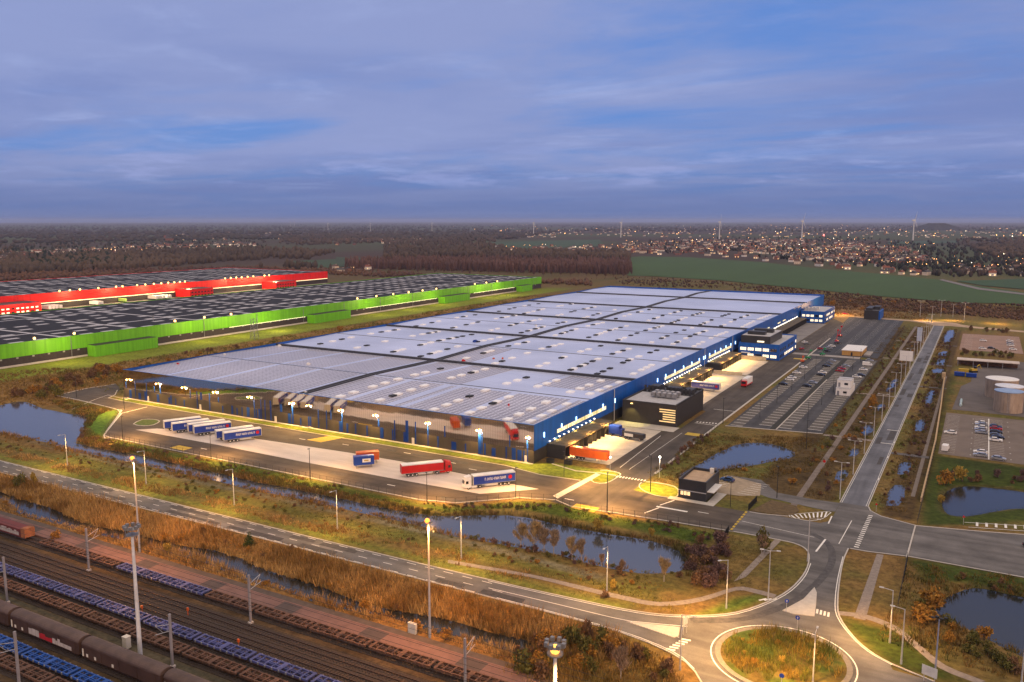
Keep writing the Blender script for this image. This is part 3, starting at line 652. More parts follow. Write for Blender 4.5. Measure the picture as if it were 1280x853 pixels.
# ------------------------------------------------------------------ the blue warehouse
BX0, BX1, BY0, BY1, BZ = -338.0, -126.0, 237.0, 800.0, 13.0
FW = [332, 430, 527, 624, 721]
bays = [BY0] + FW + [BY1]
def roof_h(y):
    for a, b in zip(bays[:-1], bays[1:]):
        if a <= y <= b:
            t = (y - a) / (b - a); return 11.75 + .9 * (1 - abs(2 * t - 1))
    return 11.75
wh = thing('logistics_warehouse', 'huge blue distribution warehouse with mirrored front wall and pale roof', 'warehouse')
mm = bpy.data.materials.new('mirror_cladding'); mm.use_nodes = True; t_ = mm.node_tree; b_ = t_.nodes['Principled BSDF']
b_.inputs['Metallic'].default_value = 1; b_.inputs['Roughness'].default_value = .055
c_ = t_.nodes.new('ShaderNodeTexCoord'); mp_ = t_.nodes.new('ShaderNodeMapping'); mp_.inputs['Scale'].default_value = (.10, 1, .16); n_ = t_.nodes.new('ShaderNodeTexNoise')
n_.inputs['Scale'].default_value = 1; n_.inputs['Detail'].default_value = 2
q_ = t_.nodes.new('ShaderNodeBump'); q_.inputs['Strength'].default_value = .25; q_.inputs['Distance'].default_value = .18
t_.links.new(c_.outputs['Object'], mp_.inputs[0]); t_.links.new(mp_.outputs[0], n_.inputs['Vector']); t_.links.new(n_.outputs[0], q_.inputs['Height']); t_.links.new(q_.outputs[0], b_.inputs['Normal'])
w_ = t_.nodes.new('ShaderNodeTexWave'); w_.inputs['Scale'].default_value = .33; w_.inputs['Distortion'].default_value = 0; t_.links.new(c_.outputs['Object'], w_.inputs['Vector'])
r_ = t_.nodes.new('ShaderNodeValToRGB'); r_.color_ramp.elements[0].color = (.52, .47, .42, 1); r_.color_ramp.elements[0].position = 0; r_.color_ramp.elements[1].color = (.70, .65, .60, 1); r_.color_ramp.elements[1].position = .12
t_.links.new(w_.outputs[0], r_.inputs[0]); t_.links.new(r_.outputs[0], b_.inputs['Base Color'])
# roof membrane with rows of rails for solar modules
rm = bpy.data.materials.new('roof_membrane'); rm.use_nodes = True; t_ = rm.node_tree; b_ = t_.nodes['Principled BSDF']; b_.inputs['Roughness'].default_value = .32; b_.inputs['Specular IOR Level'].default_value = .7
c_ = t_.nodes.new('ShaderNodeTexCoord')
def bricks(sc, w, h, ms, c1_, c2_, mort, off=0):
    m_ = t_.nodes.new('ShaderNodeTexBrick'); m_.inputs['Scale'].default_value = sc; m_.inputs['Brick Width'].default_value = w; m_.inputs['Row Height'].default_value = h; m_.inputs['Mortar Size'].default_value = ms
    m_.inputs['Color1'].default_value = (*c1_, 1); m_.inputs['Color2'].default_value = (*c2_, 1); m_.inputs['Mortar'].default_value = (*mort, 1); m_.offset = off; m_.inputs['Mortar Smooth'].default_value = .3
    t_.links.new(c_.outputs['Object'], m_.inputs['Vector']); return m_
ba = bricks(1, 2.3, 2.2, .28, (.20, .185, .235), (.26, .235, .29), (.64, .64, .70))
bb = bricks(1, 11.0, 2.0, .12, (.48, .54, .76), (.52, .58, .80), (.42, .48, .68), .3)  # white membrane; the blue paints the reflected sky into its colour
sp = t_.nodes.new('ShaderNodeSeparateXYZ'); t_.links.new(c_.outputs['Object'], sp.inputs[0])
def mn(op, a, b=None):
    n = t_.nodes.new('ShaderNodeMath'); n.operation = op
    for i, v in enumerate((a, b)):
        if v is None: continue
        if isinstance(v, (int, float)): n.inputs[i].default_value = v
        else: t_.links.new(v, n.inputs[i])
    return n.outputs[0]
def box_mask(x0, x1, y0, y1): return mn('MULTIPLY', mn('MULTIPLY', mn('GREATER_THAN', sp.outputs[0], x0), mn('LESS_THAN', sp.outputs[0], x1)), mn('MULTIPLY', mn('GREATER_THAN', sp.outputs[1], y0), mn('LESS_THAN', sp.outputs[1], y1)))
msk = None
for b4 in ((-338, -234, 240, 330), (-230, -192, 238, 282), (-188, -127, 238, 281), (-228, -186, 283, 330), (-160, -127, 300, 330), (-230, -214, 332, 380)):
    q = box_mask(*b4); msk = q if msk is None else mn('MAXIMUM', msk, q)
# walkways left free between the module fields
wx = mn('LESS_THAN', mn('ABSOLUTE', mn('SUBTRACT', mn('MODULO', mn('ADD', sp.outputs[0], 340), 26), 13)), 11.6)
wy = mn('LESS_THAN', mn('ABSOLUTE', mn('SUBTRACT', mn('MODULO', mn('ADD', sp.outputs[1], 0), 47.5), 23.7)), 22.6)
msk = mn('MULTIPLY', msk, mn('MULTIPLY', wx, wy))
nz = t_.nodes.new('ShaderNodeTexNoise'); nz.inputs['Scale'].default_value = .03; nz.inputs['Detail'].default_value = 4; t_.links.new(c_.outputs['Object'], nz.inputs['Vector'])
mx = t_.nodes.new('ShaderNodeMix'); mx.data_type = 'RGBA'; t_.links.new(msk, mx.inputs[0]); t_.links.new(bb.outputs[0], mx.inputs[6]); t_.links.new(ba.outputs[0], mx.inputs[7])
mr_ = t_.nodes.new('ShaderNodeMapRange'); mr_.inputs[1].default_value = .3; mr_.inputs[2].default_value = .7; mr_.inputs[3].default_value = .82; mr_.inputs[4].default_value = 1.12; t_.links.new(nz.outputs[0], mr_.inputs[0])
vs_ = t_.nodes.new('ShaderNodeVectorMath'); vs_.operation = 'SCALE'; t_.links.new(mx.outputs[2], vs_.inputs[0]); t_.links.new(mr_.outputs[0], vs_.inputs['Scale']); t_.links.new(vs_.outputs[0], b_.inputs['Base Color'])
# walls
MB().box(BX0, BX1 - .02, BY0 - .16, BY0, 4.4, BZ).build('mirror_wall', mm, wh)
MB().box(BX0 + .05, BX1 - .05, BY0 - .12, BY0 + .1, 0, 4.38).build('base_wall', mat('base_cladding', (.052, .044, .037), .42, var=.25, scale=.25, spec=.5, stretch=(1, 1, .1)), wh)
MB().box(BX1 - .1, BX1 + .06, BY0 + .02, BY1, 4.2, BZ).build('side_wall', BLUE, wh)
MB().box(BX1 - .14, BX1, BY0 + .12, BY1 - .1, 0, 4.18).build('base_wall', DARK, wh)
MB().box(BX0, BX0 + .16, BY0 + .02, BY1, 0, BZ).build('rear_wall', BLUE, wh)
MB().box(BX0 + .2, BX1 - .15, BY1 - .16, BY1, 0, BZ).build('far_wall', BLUE, wh)
m_ = MB(); m_.box(BX0, BX1 + .08, BY0 - .2, BY0 + .25, BZ + .003, BZ + .12); m_.box(BX1 - .25, BX1 + .08, BY0 + .25, BY1, BZ + .003, BZ + .12); m_.box(BX0 + .3, BX1 - .25, BY1 - .3, BY1, BZ + .003, BZ + .12)
m_.build('parapet_coping', BLUE, wh); MB().box(BX0 - .02, BX0 + .3, BY0 + .25, BY1, BZ + .003, BZ + .12).build('parapet_coping', mat('navy_flashing', (.012, .02, .06), .6), wh)
ys = []
for a, b in zip(bays[:-1], bays[1:]): ys += list(np.linspace(a, b, 9))[:-1]
ys.append(BY1)
vs = []; fs = []
for y in ys: vs += [(BX0 + .17, y, roof_h(y)), (BX1 - .11, y, roof_h(y))]
for i in range(len(ys) - 1): fs.append((2 * i, 2 * i + 1, 2 * i + 3, 2 * i + 2))
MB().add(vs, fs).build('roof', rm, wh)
FWM = mat('dark_flashing', (.045, .045, .052), .6, var=.2)
for y in FW: MB().box(BX0 + .35, BX1 - .3, y - .8, y + .8, 11.6, 12.75).build('fire_wall_parapet', FWM, wh)
m_ = MB()
for i in range(len(ys) - 1):
    for x in (-233.3, -231.1):
        y0, y1 = ys[i] + .001, ys[i + 1] - .001
        if i % 8 == 0: y0 += .85
        if i % 8 == 7: y1 -= .85
        h0, h1 = roof_h(ys[i]), roof_h(ys[i + 1])
        m_.add([(x - .45, y0, h0 - .1), (x + .45, y0, h0 - .1), (x + .45, y1, h1 - .1), (x - .45, y1, h1 - .1), (x - .45, y0, h0 + .55), (x + .45, y0, h0 + .55), (x + .45, y1, h1 + .55), (x - .45, y1, h1 + .55)],
               [(0, 3, 2, 1), (4, 5, 6, 7), (0, 1, 5, 4), (1, 2, 6, 5), (2, 3, 7, 6), (3, 0, 4, 7)])
m_.build('central_parapet', FWM, wh)
for a, b in zip(bays[:4], bays[1:5]):
    for q, w in ((BX0 + .4, -234), (-230, BX1 - .4)): MB().box(q, w, (a + b) / 2 - .22, (a + b) / 2 + .22, 12.5, 12.78).build('ridge_flashing', FWM, wh)
# skylights and smoke vents in rows running away from the front
SKYM = mat('skylight_dome', (.92, .92, .90), .35, var=.05, spec=.5); VENT = mat('open_vent', (.02, .02, .022), .6)
sk = MB(); 
def sky_mesh(): return MB().box(-1.25, 1.25, -1.75, 1.75, 0, .5).mesh('skylight', SKYM)
def vent_mesh(): return MB().box(-1.05, 1.05, -1.5, 1.5, 0, .5).mesh('smoke_vent', VENT)
skm, vem = sky_mesh(), vent_mesh()
spots = []
for bi, (a, b) in enumerate(zip(bays[:4], bays[1:5])):
    for xr in ((-318, -292, -266, -244, -222, -200, -180, -162, -146, -134) if bi else (-215, -196, -171, -155, -140, -131)):
        xr += rnd.uniform(-2, 2); y = a + rnd.uniform(6, 14); y1_ = b - rnd.uniform(5, 20)
        while y < y1_:
            if abs(y - (a + b) / 2) > 3: spots.append((xr, y, bi))
            y += rnd.choice((6.5, 8, 8, 10, 16)) if bi else rnd.choice((8, 9, 12))
nsk = nve = 0; rest = MB(); restv = MB()
for x, y, bi in spots:
    black = rnd.random() < (.55 if bi else .22) and x < -140
    if black:
        nve += 1
        if nve <= 98: o = link('smoke_vent', vem, wh); o.location = (x, y, roof_h(y) - .02)
        else: restv.box(x - .95, x + .95, y - 1.4, y + 1.4, roof_h(y) - .02, roof_h(y) + .68)
    if not black or rnd.random() < .45:
        nsk += 1; yy = y + (3.1 if black else 0)
        if nsk <= 98: o = link('skylight', skm, wh); o.location = (x, yy, roof_h(yy) - .02)
        else: rest.box(x - 1.05, x + 1.05, yy - 1.5, yy + 1.5, roof_h(yy) - .02, roof_h(yy) + .53)
if rest.v: tag(rest.build('distant_skylights', SKYM, wh), kind='stuff')
if restv.v: tag(restv.build('distant_vents', VENT, wh), kind='stuff')
# membrane rolls and pallets left on the roof
for x, y, c, s_ in ((-219, 338, REDP, 1.4), (-205, 352, ORANGE, 1.2), (-209, 350, ORANGE, 1.0), (-246, 392, BLUEP, 2.2), (-248, 395, WHITEP, 1.6), (-150, 262, REDP, 1.0), (-250, 472, WHITEP, 1.5), (-337 + 4, 291, WHITEP, 1.2), (-334, 330, WHITEP, 1.4), (-276, 291, WHITEP, 1.3), (-233, 243, WHITEP, 1.3), (-332, 262, REDP, .9)):
    s_ *= .65; o = MB().box(-s_, s_, -s_ * .5, s_ * .5, 0, s_ * .6).box(-s_ * .8, s_ * .5, -s_ * .4, s_ * .35, s_ * .6, s_ * .95).build('roof_pallet', c, None, (x, y, roof_h(y)))
    w = {id(REDP): 'red', id(ORANGE): 'orange', id(BLUEP): 'blue', id(WHITEP): 'white'}[id(c)]
    o.rotation_euler.z = rnd.uniform(0, 3)
    tag(o, '%s pallet on the pale roof, %s' % (w, 'beside the central parapet' if abs(x + 232) < 4 else 'at its left edge' if x < -330 else 'in the front bay near the blue wall' if x > -160 else '%d m behind the front wall' % (round((y - 237) / 5) * 5)), 'pallet', 'pallets lying on the warehouse roof')
# blue strips in the front cladding
STR = mat('strip_blue', (.004, .035, .22), .4, var=.08)
x = BX0 + 1.5; n = 0
rs = random.Random(3)
while x < BX1 - 2 and n < 88:
    w = rs.choice((.45, .55, .6, .9, 1.5)); lo = rs.random()
    if lo < .48: MB().box(x, x + w, BY0 - .21, BY0 - .125, .3, rs.choice((3.9, 4.3, 4.3, 3.2))).build('cladding_strip', STR, wh)
    elif lo < .70: MB().box(x, x + w * .8, BY0 - .21, BY0 - .165, 4.5, rs.choice((7.6, 8.4, 6.8))).build('cladding_strip', STR, wh)
    else: MB().box(x, x + w * .8, BY0 - .23, BY0 - .165, .3, rs.choice((7.8, 8.4))).build('cladding_strip', STR, wh)
    n += 1; x += rs.choice((1.0, 1.4, 2.2, 3.0, 4.2, 5.5))
for x in (-129.5, -176, -244, -288, -322): MB().box(x, x + 1.1, BY0 - .22, BY0 - .127, 0, 2.3).build('escape_door', CREAM, wh)
for x in [-334.6, -314.6, -297.6, -278.3, -258.0, -234.8, -225.8, -209.6, -193.0, -169.2, -147.8, -128.5]:
    o = MB().box(x - .10, x + .10, BY0 - .75, BY0 - .165, 8.75, 8.9).build('wall_lamp', GREYM, wh)
    MB().ball((x, BY0 - .75, 8.7), .40).build('bulb', WARM, o)
    lamp((x, BY0 - 1.6, 8.1), 9500, (1, .56, .18), size=.25, parent=wh, name='wall_lamp_light')
# glazed bands, blue uplights and wall lamps on the dock side
bandw = bpy.data.materials.new('lit_band'); bandw.use_nodes = True; t_ = bandw.node_tree; b_ = t_.nodes['Principled BSDF']
c_ = t_.nodes.new('ShaderNodeTexCoord'); n_ = t_.nodes.new('ShaderNodeTexVoronoi'); n_.inputs['Scale'].default_value = .9
t_.links.new(c_.outputs['Object'], n_.inputs['Vector']); r_ = t_.nodes.new('ShaderNodeValToRGB'); e = r_.color_ramp.elements
e[0].color = (.95, .80, .38, 1); e[1].color = (.55, .50, .18, 1); e.new(.35).color = (1, .93, .72, 1); e.new(.65).color = (.92, .72, .34, 1)
sx = t_.nodes.new('ShaderNodeSeparateColor'); t_.links.new(n_.outputs['Color'], sx.inputs[0]); t_.links.new(sx.outputs[0], r_.inputs[0])
t_.links.new(r_.outputs[0], b_.inputs['Base Color']); t_.links.new(r_.outputs[0], b_.inputs['Emission Color']); b_.inputs['Emission Strength'].default_value = .85
BANDS = [(254, 297), (366, 421), (437, 482), (552, 590), (604, 640)]
for bi, (y0, y1) in enumerate(BANDS):
    if bi > 2:
        for q in (y0 + 3, y0 + 20): MB().box(BX1 + .06, BX1 + .12, q, q + 9, 6.9, 7.7).build('window_band', bandw, wh)
        continue
    o = MB().box(BX1 + .06, BX1 + .14, y0, y1, 6.5, 7.85).build('window_band', bandw, wh)
    m_ = MB(); q = y0 + 1.6
    while q < y1: m_.box(BX1 + .141, BX1 + .20, q, q + .12, 6.45, 7.9); q += 1.6
    m_.build('mullion', BLUEP, o)
    for f in ((.08, .36, .65, .93) if bi == 0 else (.02, .26, .5, .74, .97)):
        q = y0 + f * (y1 - y0); MB().box(BX1 + .06, BX1 + .30, q - .16, q + .16, 7.95, 9.2).build('blue_light', COOL, wh)
    for q in (y0 - 10, y1 + 9): MB().box(BX1 + .06, BX1 + .30, q - .16, q + .16, 7.4, 9.1).build('blue_light', COOL, wh)
for y in (305, 428.5, 484): MB().tube((BX1 + .3, y, 0), (BX1 + .3, y, BZ), .16).build('drainpipe', GALV, wh)
# loading docks
CAN = mat('canopy_sheet', (.115, .088, .045), .6, var=.2, scale=.6)
def docks(y0, y1, dim=False):
    c = MB()
    q = y0 + .3
    while q < y1 - .5:
        c.yprism([(-126 + .08, 4.12), (-119.0, 3.95), (-119.0, 4.3), (-126 + .08, 4.5)], q, min(q + 3.5, y1 - .1)); q += 3.75
    o = c.build('dock_canopy', CAN, wh)
    MB().box(-125.9, -118.9, y0, y0 + .25, 0, 4.75).build('end_wall', DARKW, o)
    fm = MB().box(-121.5, -119.1, 0, .25, 0, 3.94).mesh('dock_fin', DARKW); dm = MB().box(-125.95, -125.7, 0, 2.7, 1.1, 3.9).mesh('dock_door', mat('dock_door', (.10, .085, .075), .6))
    vm = MB().box(-125.65, -122.4, .2, 2.5, 0, 1.1).mesh('dock_leveller', DARKW); lm = MB().box(-125.94, -125.6, 0, .25, 4.9, 5.2).mesh('dock_lamp', emit('dock_lamp', (1, .84, .55), 9))
    for nm, me, q0, q1 in (('dock_fin', fm, y0 + 4, y1), ('dock_door', dm, y0 + .8, y1 - 3), ('dock_leveller', vm, y0 + .8, y1 - 3), ('dock_lamp', lm, y0 + 2, y1)):
        q = q0
        while q < q1: link(nm, me, o).location = (0, q, 0); q += 3.75
    if not dim:
        nl = max(2, int((y1 - y0) / 14))
        for i in range(nl):
            lamp((-117.2, y0 + (y1 - y0) * (i + .5) / nl, 6.2), 11500, (1, .55, .18), .3, wh, 'dock_light', 155)
            lamp((-125.2, y0 + (y1 - y0) * (i + .5) / nl, 5.6), 500, (1, .68, .2), .2, wh, 'dock_light', 140)
docks(246, 289); docks(352, 422); docks(434, 480); docks(548, 680, True)
for y, h in ((430, 1.6), (483.5, 2.2)):
    tag(MB().box(-121, -106, y - .35, y + .35, 0, h).box(-121, -106, y - .45, y + .45, h, h + .12).build('yard_wall', mat('cream_wall', (.55, .47, .33), .8)), 'pale retaining wall at the far end of the loading yard ' + ('before the office block' if y > 450 else 'between two dock rows'), 'wall')
# ------------------------------------------------------------------ plant building beside the docks
pb = thing('plant_building', 'black box shaped plant building with lit louvres and rooftop chillers', 'building', (-123, 307, 0))
MB().box(0, 22.5, 0, 35.5, .12, 8.3).build('wall', mat('black_ribbed', (.030, .027, .024), .42, var=.2, scale=.5, spec=.5), pb)
MB().box(.5, 22, .5, 21, 8.3, 8.42).build('roof', mat('roof_grey', (.40, .40, .42), .7), pb)
m_ = MB(); m_.box(0, 22.5, 0, .45, 8.303, 8.9); m_.box(0, .45, .45, 35.5, 8.303, 8.9); m_.box(22.05, 22.5, .45, 35.5, 8.303, 9.1); m_.box(.45, 22.05, 35.05, 35.5, 8.303, 9.1)
m_.build('parapet', DARK, pb)
MB().box(.5, 22, 21.1, 35, 8.3, 8.45).build('plant_deck', DARK, pb)
for i in range(2):
    for j in range(5):
        o = MB().box(7.6 + j * 2.2, 9.5 + j * 2.2, 11.6 + i * 4, 14.2 + i * 4, 9.1, 10.5).build('chiller', GREYM, pb)
        MB().tube((8.55 + j * 2.2, 12.9 + i * 4, 10.5), (8.55 + j * 2.2, 12.9 + i * 4, 10.7), .75, .75, 12).build('fan', GALV, o)
        m2 = MB()
        for a in (7.75, 9.2): m2.box(a + j * 2.2, a + .14 + j * 2.2, 11.7 + i * 4, 11.84 + i * 4, 8.42, 9.1)
        m2.build('stand', GREYM, o)
m_ = MB()
for x in np.arange(1, 22.5, 1.6): m_.box(x, x + .9, 22.0, 22.3, 8.45, 11.2)
m_.build('screen', DARKW, pb)
for x, y, w, d, h in ((2, 26, 4, 5, 1.8), (9, 27, 6, 3.5, 1.6), (17, 25, 3.5, 7, 1.6)): MB().box(x, x + w, y, y + d, 8.45, 8.45 + h).build('plant_unit', DARKW, pb)
LOUV = emit('lit_louvre', (.95, .68, .30), .55)
for i in range(6): MB().box(15.6 if i < 2 or i == 5 else 17.0, 22.1, -.08, .0, 1.7 + .95 * (5 - i), 2.12 + .95 * (5 - i)).build('louvre', LOUV, pb)
lamp((4, -2.2, 7.6), 3500, (1, .75, .2), .3, pb, 'wall_washer', 110)
MB().box(3.6, 4.4, -.5, -.02, 7.6, 7.85).build('wall_lamp', WARM, pb)
# ------------------------------------------------------------------ blue office blocks
def office(label, x0, x1, y0, y1, upper=True):
    of = thing('office_block', label, 'office building', (x0, y0, 0))
    w, d = x1 - x0, y1 - y0
    MB().box(0, w, 0, d, .1, 8.6).build('wall', BLUE, of)
    MB().box(.4, w - .4, .4, d - .4, 8.61, 8.7).build('roof', mat('roof_grey', (.40, .40, .42), .7), of)
    m_ = MB(); m_.box(0, w, 0, .35, 8.603, 9.3); m_.box(0, .35, .35, d, 8.603, 9.3); m_.box(w - .35, w, .35, d, 8.603, 9.3); m_.box(.35, w - .35, d - .35, d, 8.603, 9.3); m_.build('parapet', BLUE, of)
    for z in (1.3, 4.9):
        for i in range(5):
            a = 1.0 + i * (w - 1.6) / 5
            if z < 2 and i == 0 and upper: continue
            o = MB().box(a, a + (w - 1.6) / 5 - .8, -.07, 0, z, z + 1.7).build('window', WINL if rnd.random() < .85 else GLASS, of)
            k_ = (w - 1.6) / 5 - .8; m2 = MB()
            for q in (0, .33, .66, 1): m2.box(a + k_ * q - .06, a + k_ * q + .06, -.13, -.072, z, z + 1.7)
            m2.build('frame', BLUEP, o)
        q = 2.0
        while q < d - 2:
            if rnd.random() < .8: MB().box(w, w + .07, q, q + 2.2, z, z + 1.7).build('window', WINL if rnd.random() < .55 else GLASS, of)
            q += 4.4
    if upper:
        MB().box(.6, w - 6, 3, d - 14, 8.72, 13.2).build('upper_storey', mat('black_ribbed', (.03, .027, .024)), of)
        MB().box(1, w - 6.4, 3.4, d - 14.4, 13.21, 13.3).build('upper_roof', mat('roof_grey', (.4, .4, .42)), of)
        MB().box(3, 13, 8, 13, 13.3, 15.2).build('rooftop_unit', DARKW, of); MB().box(4, 15, 20, 25, 13.3, 15.4).build('rooftop_unit', DARKW, of)
        MB().box(2, 7, -2.4, -.02, 3.5, 3.8).build('entrance_canopy', WHITEP, of)
        MB().box(10, 14, 2.90, 2.99, 9.6, 10.5).build('window', WINL, of)
    else:
        for i in range(8): MB().box(1.5 + (i % 4) * 2.6, 3.2 + (i % 4) * 2.6, 6 + (i // 4) * 9, 8 + (i // 4) * 9, 8.7, 11.2).build('rooftop_unit', GALV, of)
    return of
office('two storey blue office block with black upper storey and lit windows', -122.9, -99.5, 487, 537)
office('smaller blue office block with flat roof at the far end of the warehouse', -124.5, -106.7, 684, 734, False)
# black and blue block at the far car park
fb = thing('sprinkler_station', 'black block with blue right wall beyond the new car park', 'building', (-83.6, 733, 0))
MB().box(0, 11, 0, 26, 0, 7.2).build('wall', DARK, fb); MB().box(11, 12.2, .2, 25.5, 0, 6.8).build('side_wall', BLUE, fb); MB().box(1, 5.5, 2, 24, 7.2, 9).build('rooftop_unit', DARKW, fb); MB().box(6, 10.5, 12, 24, 7.2, 9.6).build('rooftop_unit', DARKW, fb)
# timber hut, white cabins, guard house
hut = thing('timber_hut', 'timber clad hut with white flat roof between the car parks', 'hut', (-71.2, 527.5, 0))
MB().box(0, 11, 0, 24, 0, 2.9).build('wall', mat('larch_boards', (.48, .27, .08), .7, var=.2, scale=1, stretch=(4, 4, .3)), hut)
MB().box(-.3, 11.3, -.3, 24.3, 2.9, 3.25).build('roof', WHITEP, hut); MB().box(5, 6, -.06, 0, 0, 2.1).build('door', DARKW, hut)
MB().box(11.9, 15.5, 2, 18, 0, .9).build('terrace', mat('pale_stone', (.3, .28, .27)), hut)
def cabin():
    c = thing('site_cabin', '', 'site cabin'); MB().box(0, 6.2, 0, 2.6, 0, 3.3).build('wall', WHITEP, c); MB().box(-.05, 6.25, -.05, 2.65, 3.3, 3.45).build('roof', GALV, c)
    MB().box(.6, 1.5, -.05, 0, .1, 2.1).build('door', GREYM, c); MB().box(3.2, 4.8, -.05, 0, 1.1, 2.1).build('window', GLASS, c); return c
mk = Maker(cabin)
for i in range(8):
    mk((-56.1, 402.9 + i * 2.7, 0) if i < 6 else (-56.1, 405.6 + (i - 6) * 5.4, 3.46), 0, ['white site cabin nearest the stall lines in the cabin row', 'white site cabin second from the near end of the row', 'white site cabin third from the near end of the row', 'white site cabin fourth from the near end of the row', 'white site cabin fifth from the near end of the row', 'white site cabin at the far end of the row', 'white site cabin stacked on top nearer the camera', 'white site cabin stacked on top farther back'][i], 'white cabins stacked in the car park')
gh = thing('guard_house', 'black flat roofed guard house beside the site entrance', 'guard house', (-73.2, 227.4, 0))
MB().box(0, 8.2, 0, 13.5, .05, 5.0).build('wall', mat('black_board', (.028, .028, .032), .5, var=.2, scale=1, spec=.4), gh)
MB().box(.5, 7.7, .5, 13, 4.3, 5.02).build('roof', mat('sandy_gravel', (.42, .30, .20), .9), gh)
m_ = MB(); m_.box(0, 8.2, 0, .4, 5.003, 5.75); m_.box(0, .4, .4, 13.5, 5.003, 5.75); m_.box(7.8, 8.2, .4, 13.5, 5.003, 5.75); m_.box(.4, 7.8, 13.1, 13.5, 5.003, 5.75); m_.build('parapet', DARKW, gh)
MB().box(5.9, 6.9, 11.3, 12.4, 5.03, 6.6).build('chimney', CREAM, gh); MB().box(-.06, 8.26, -.08, 0, 2.35, 2.6).build('trim', GALV, gh)
for a, b in ((.7, 1.5), (1.7, 2.5), (2.7, 3.5)): MB().box(a, b, -.05, 0, 1.1, 2.2).build('window', emit('dim_window', (1, .75, .38), .7), gh)
MB().box(8.2, 10.2, 1, 9.5, 2.6, 2.85).build('awning', WHITEP, gh)
lamp((-69, 225.5, 4.5), 2500, parent=gh, name='guard_light'); lamp((-60, 246, 7), 15000, parent=gh, name='guard_light')
# ------------------------------------------------------------------ green and red warehouses
def solar_roof(name, y0):
    m = bpy.data.materials.new(name); m.use_nodes = True; t = m.node_tree; b = t.nodes['Principled BSDF']; b.inputs['Roughness'].default_value = .8; b.inputs['Specular IOR Level'].default_value = .1
    c = t.nodes.new('ShaderNodeTexCoord')
    def br(w, h, ms, c1_, c2_, mo, off=.0, rot=0):
        mp = t.nodes.new('ShaderNodeMapping'); mp.inputs['Rotation'].default_value = (0, 0, rot); t.links.new(c.outputs['Object'], mp.inputs[0])
        n = t.nodes.new('ShaderNodeTexBrick'); n.inputs['Scale'].default_value = 1; n.inputs['Brick Width'].default_value = w; n.inputs['Row Height'].default_value = h; n.inputs['Mortar Size'].default_value = ms
        n.inputs['Color1'].default_value = (*c1_, 1); n.inputs['Color2'].default_value = (*c2_, 1); n.inputs['Mortar'].default_value = (*mo, 1); n.offset = off; n.inputs['Mortar Smooth'].default_value = .1; t.links.new(mp.outputs[0], n.inputs['Vector']); return n
    a = br(4, 48, .9, (.016, .017, .024), (.022, .023, .030), (.03, .03, .036))
    def mth(op, x, y):
        n = t.nodes.new('ShaderNodeMath'); n.operation = op
        for i, v in enumerate((x, y)):
            if isinstance(v, (int, float)): n.inputs[i].default_value = v
            else: t.links.new(v, n.inputs[i])
        return n.outputs[0]
    sp_ = t.nodes.new('ShaderNodeSeparateXYZ'); t.links.new(c.outputs['Object'], sp_.inputs[0])
    X_ = mth('ADD', sp_.outputs[0], 1200); Y_ = sp_.outputs[1]
    wn_ = t.nodes.new('ShaderNodeTexWhiteNoise'); wn_.noise_dimensions = '2D'; cb = t.nodes.new('ShaderNodeCombineXYZ')
    col_ = mth('FLOOR', mth('DIVIDE', X_, 17), 0); ys_ = mth('ADD', Y_, mth('MULTIPLY', mth('MODULO', col_, 2), 7)); row_ = mth('FLOOR', mth('DIVIDE', ys_, 14), 0)
    t.links.new(col_, cb.inputs[0]); t.links.new(row_, cb.inputs[1]); t.links.new(cb.outputs[0], wn_.inputs['Vector'])
    dash = mth('MULTIPLY', mth('MULTIPLY', mth('LESS_THAN', mth('MODULO', X_, 17), 4.2), mth('LESS_THAN', mth('MODULO', ys_, 14), 8)), mth('GREATER_THAN', wn_.outputs['Value'], .22))
    band = mth('LESS_THAN', mth('MODULO', Y_, 48), 2.6); band2 = mth('LESS_THAN', mth('MODULO', X_, 78), 2.2)
    f = mth('MAXIMUM', mth('MAXIMUM', dash, band), band2)
    mx = t.nodes.new('ShaderNodeMix'); mx.data_type = 'RGBA'; t.links.new(f, mx.inputs[0]); t.links.new(a.outputs[0], mx.inputs[6]); mx.inputs[7].default_value = (.44, .44, .48, 1)
    t.links.new(mx.outputs[2], b.inputs['Base Color']); return m
SOL = solar_roof('solar_roof', 0)
def big_shed(name, label, m, x0, x1, y0, y1, dh=0):
    w = thing(name, label, 'warehouse', (0, 0, 0))
    MB().box(x0, x1, y0, y1, 5.2 + dh * .4, 12.6 + dh).build('wall', m, w); MB().box(x0 + .2, x1 - .2, y0 + .2, y1 - .2, 0, 5.18 + dh * .4).build('base_wall', mat('brown_dark', (.050, .038, .036), .7, var=.2), w)
    MB().box(x0 + .4, x1 - .4, y0 + .4, y1 - .4, 12.605 + dh, 12.75 + dh).build('roof', SOL, w)
    a, b = 12.603 + dh, 13.1 + dh; m_ = MB(); m_.box(x1 - .35, x1 + .05, y0, y1, a, b); m_.box(x0, x1 - .4, y1 - .3, y1, a, b); m_.box(x0, x1 - .4, y0, y0 + .3, a, b); m_.box(x0, x0 + .3, y0 + .35, y1 - .35, a, b); m_.build('parapet', m, w)
    return w
gw = big_shed('green_warehouse', 'long green warehouse with black solar roof behind the blue one', GREEN, -615, -463, 60, 888)
for a, b in ((302, 345), (488, 531), (670, 715), (826, 850)): MB().box(-462.8, -455, a, b, 0, 6.6).box(-462.7, -455.3, a + .3, b - .3, 6.6, 6.75, 1).build('annex', [GREEN, DARK], gw)
for a, b in ((60, 301.5), (345.5, 487.5), (531.5, 669.5), (715.5, 825.5)): MB().box(-462.79, -462.2, a, b, 0, 1.0).build('plinth', CONC, gw)
TUBEL = emit('strip_light', (1, .86, .55), 2.0)
for a, b in ((410, 486), (560, 668), (735, 822)): MB().box(-462.99, -462.8, a, b, 5.0, 5.17).build('strip_light', TUBEL, gw)
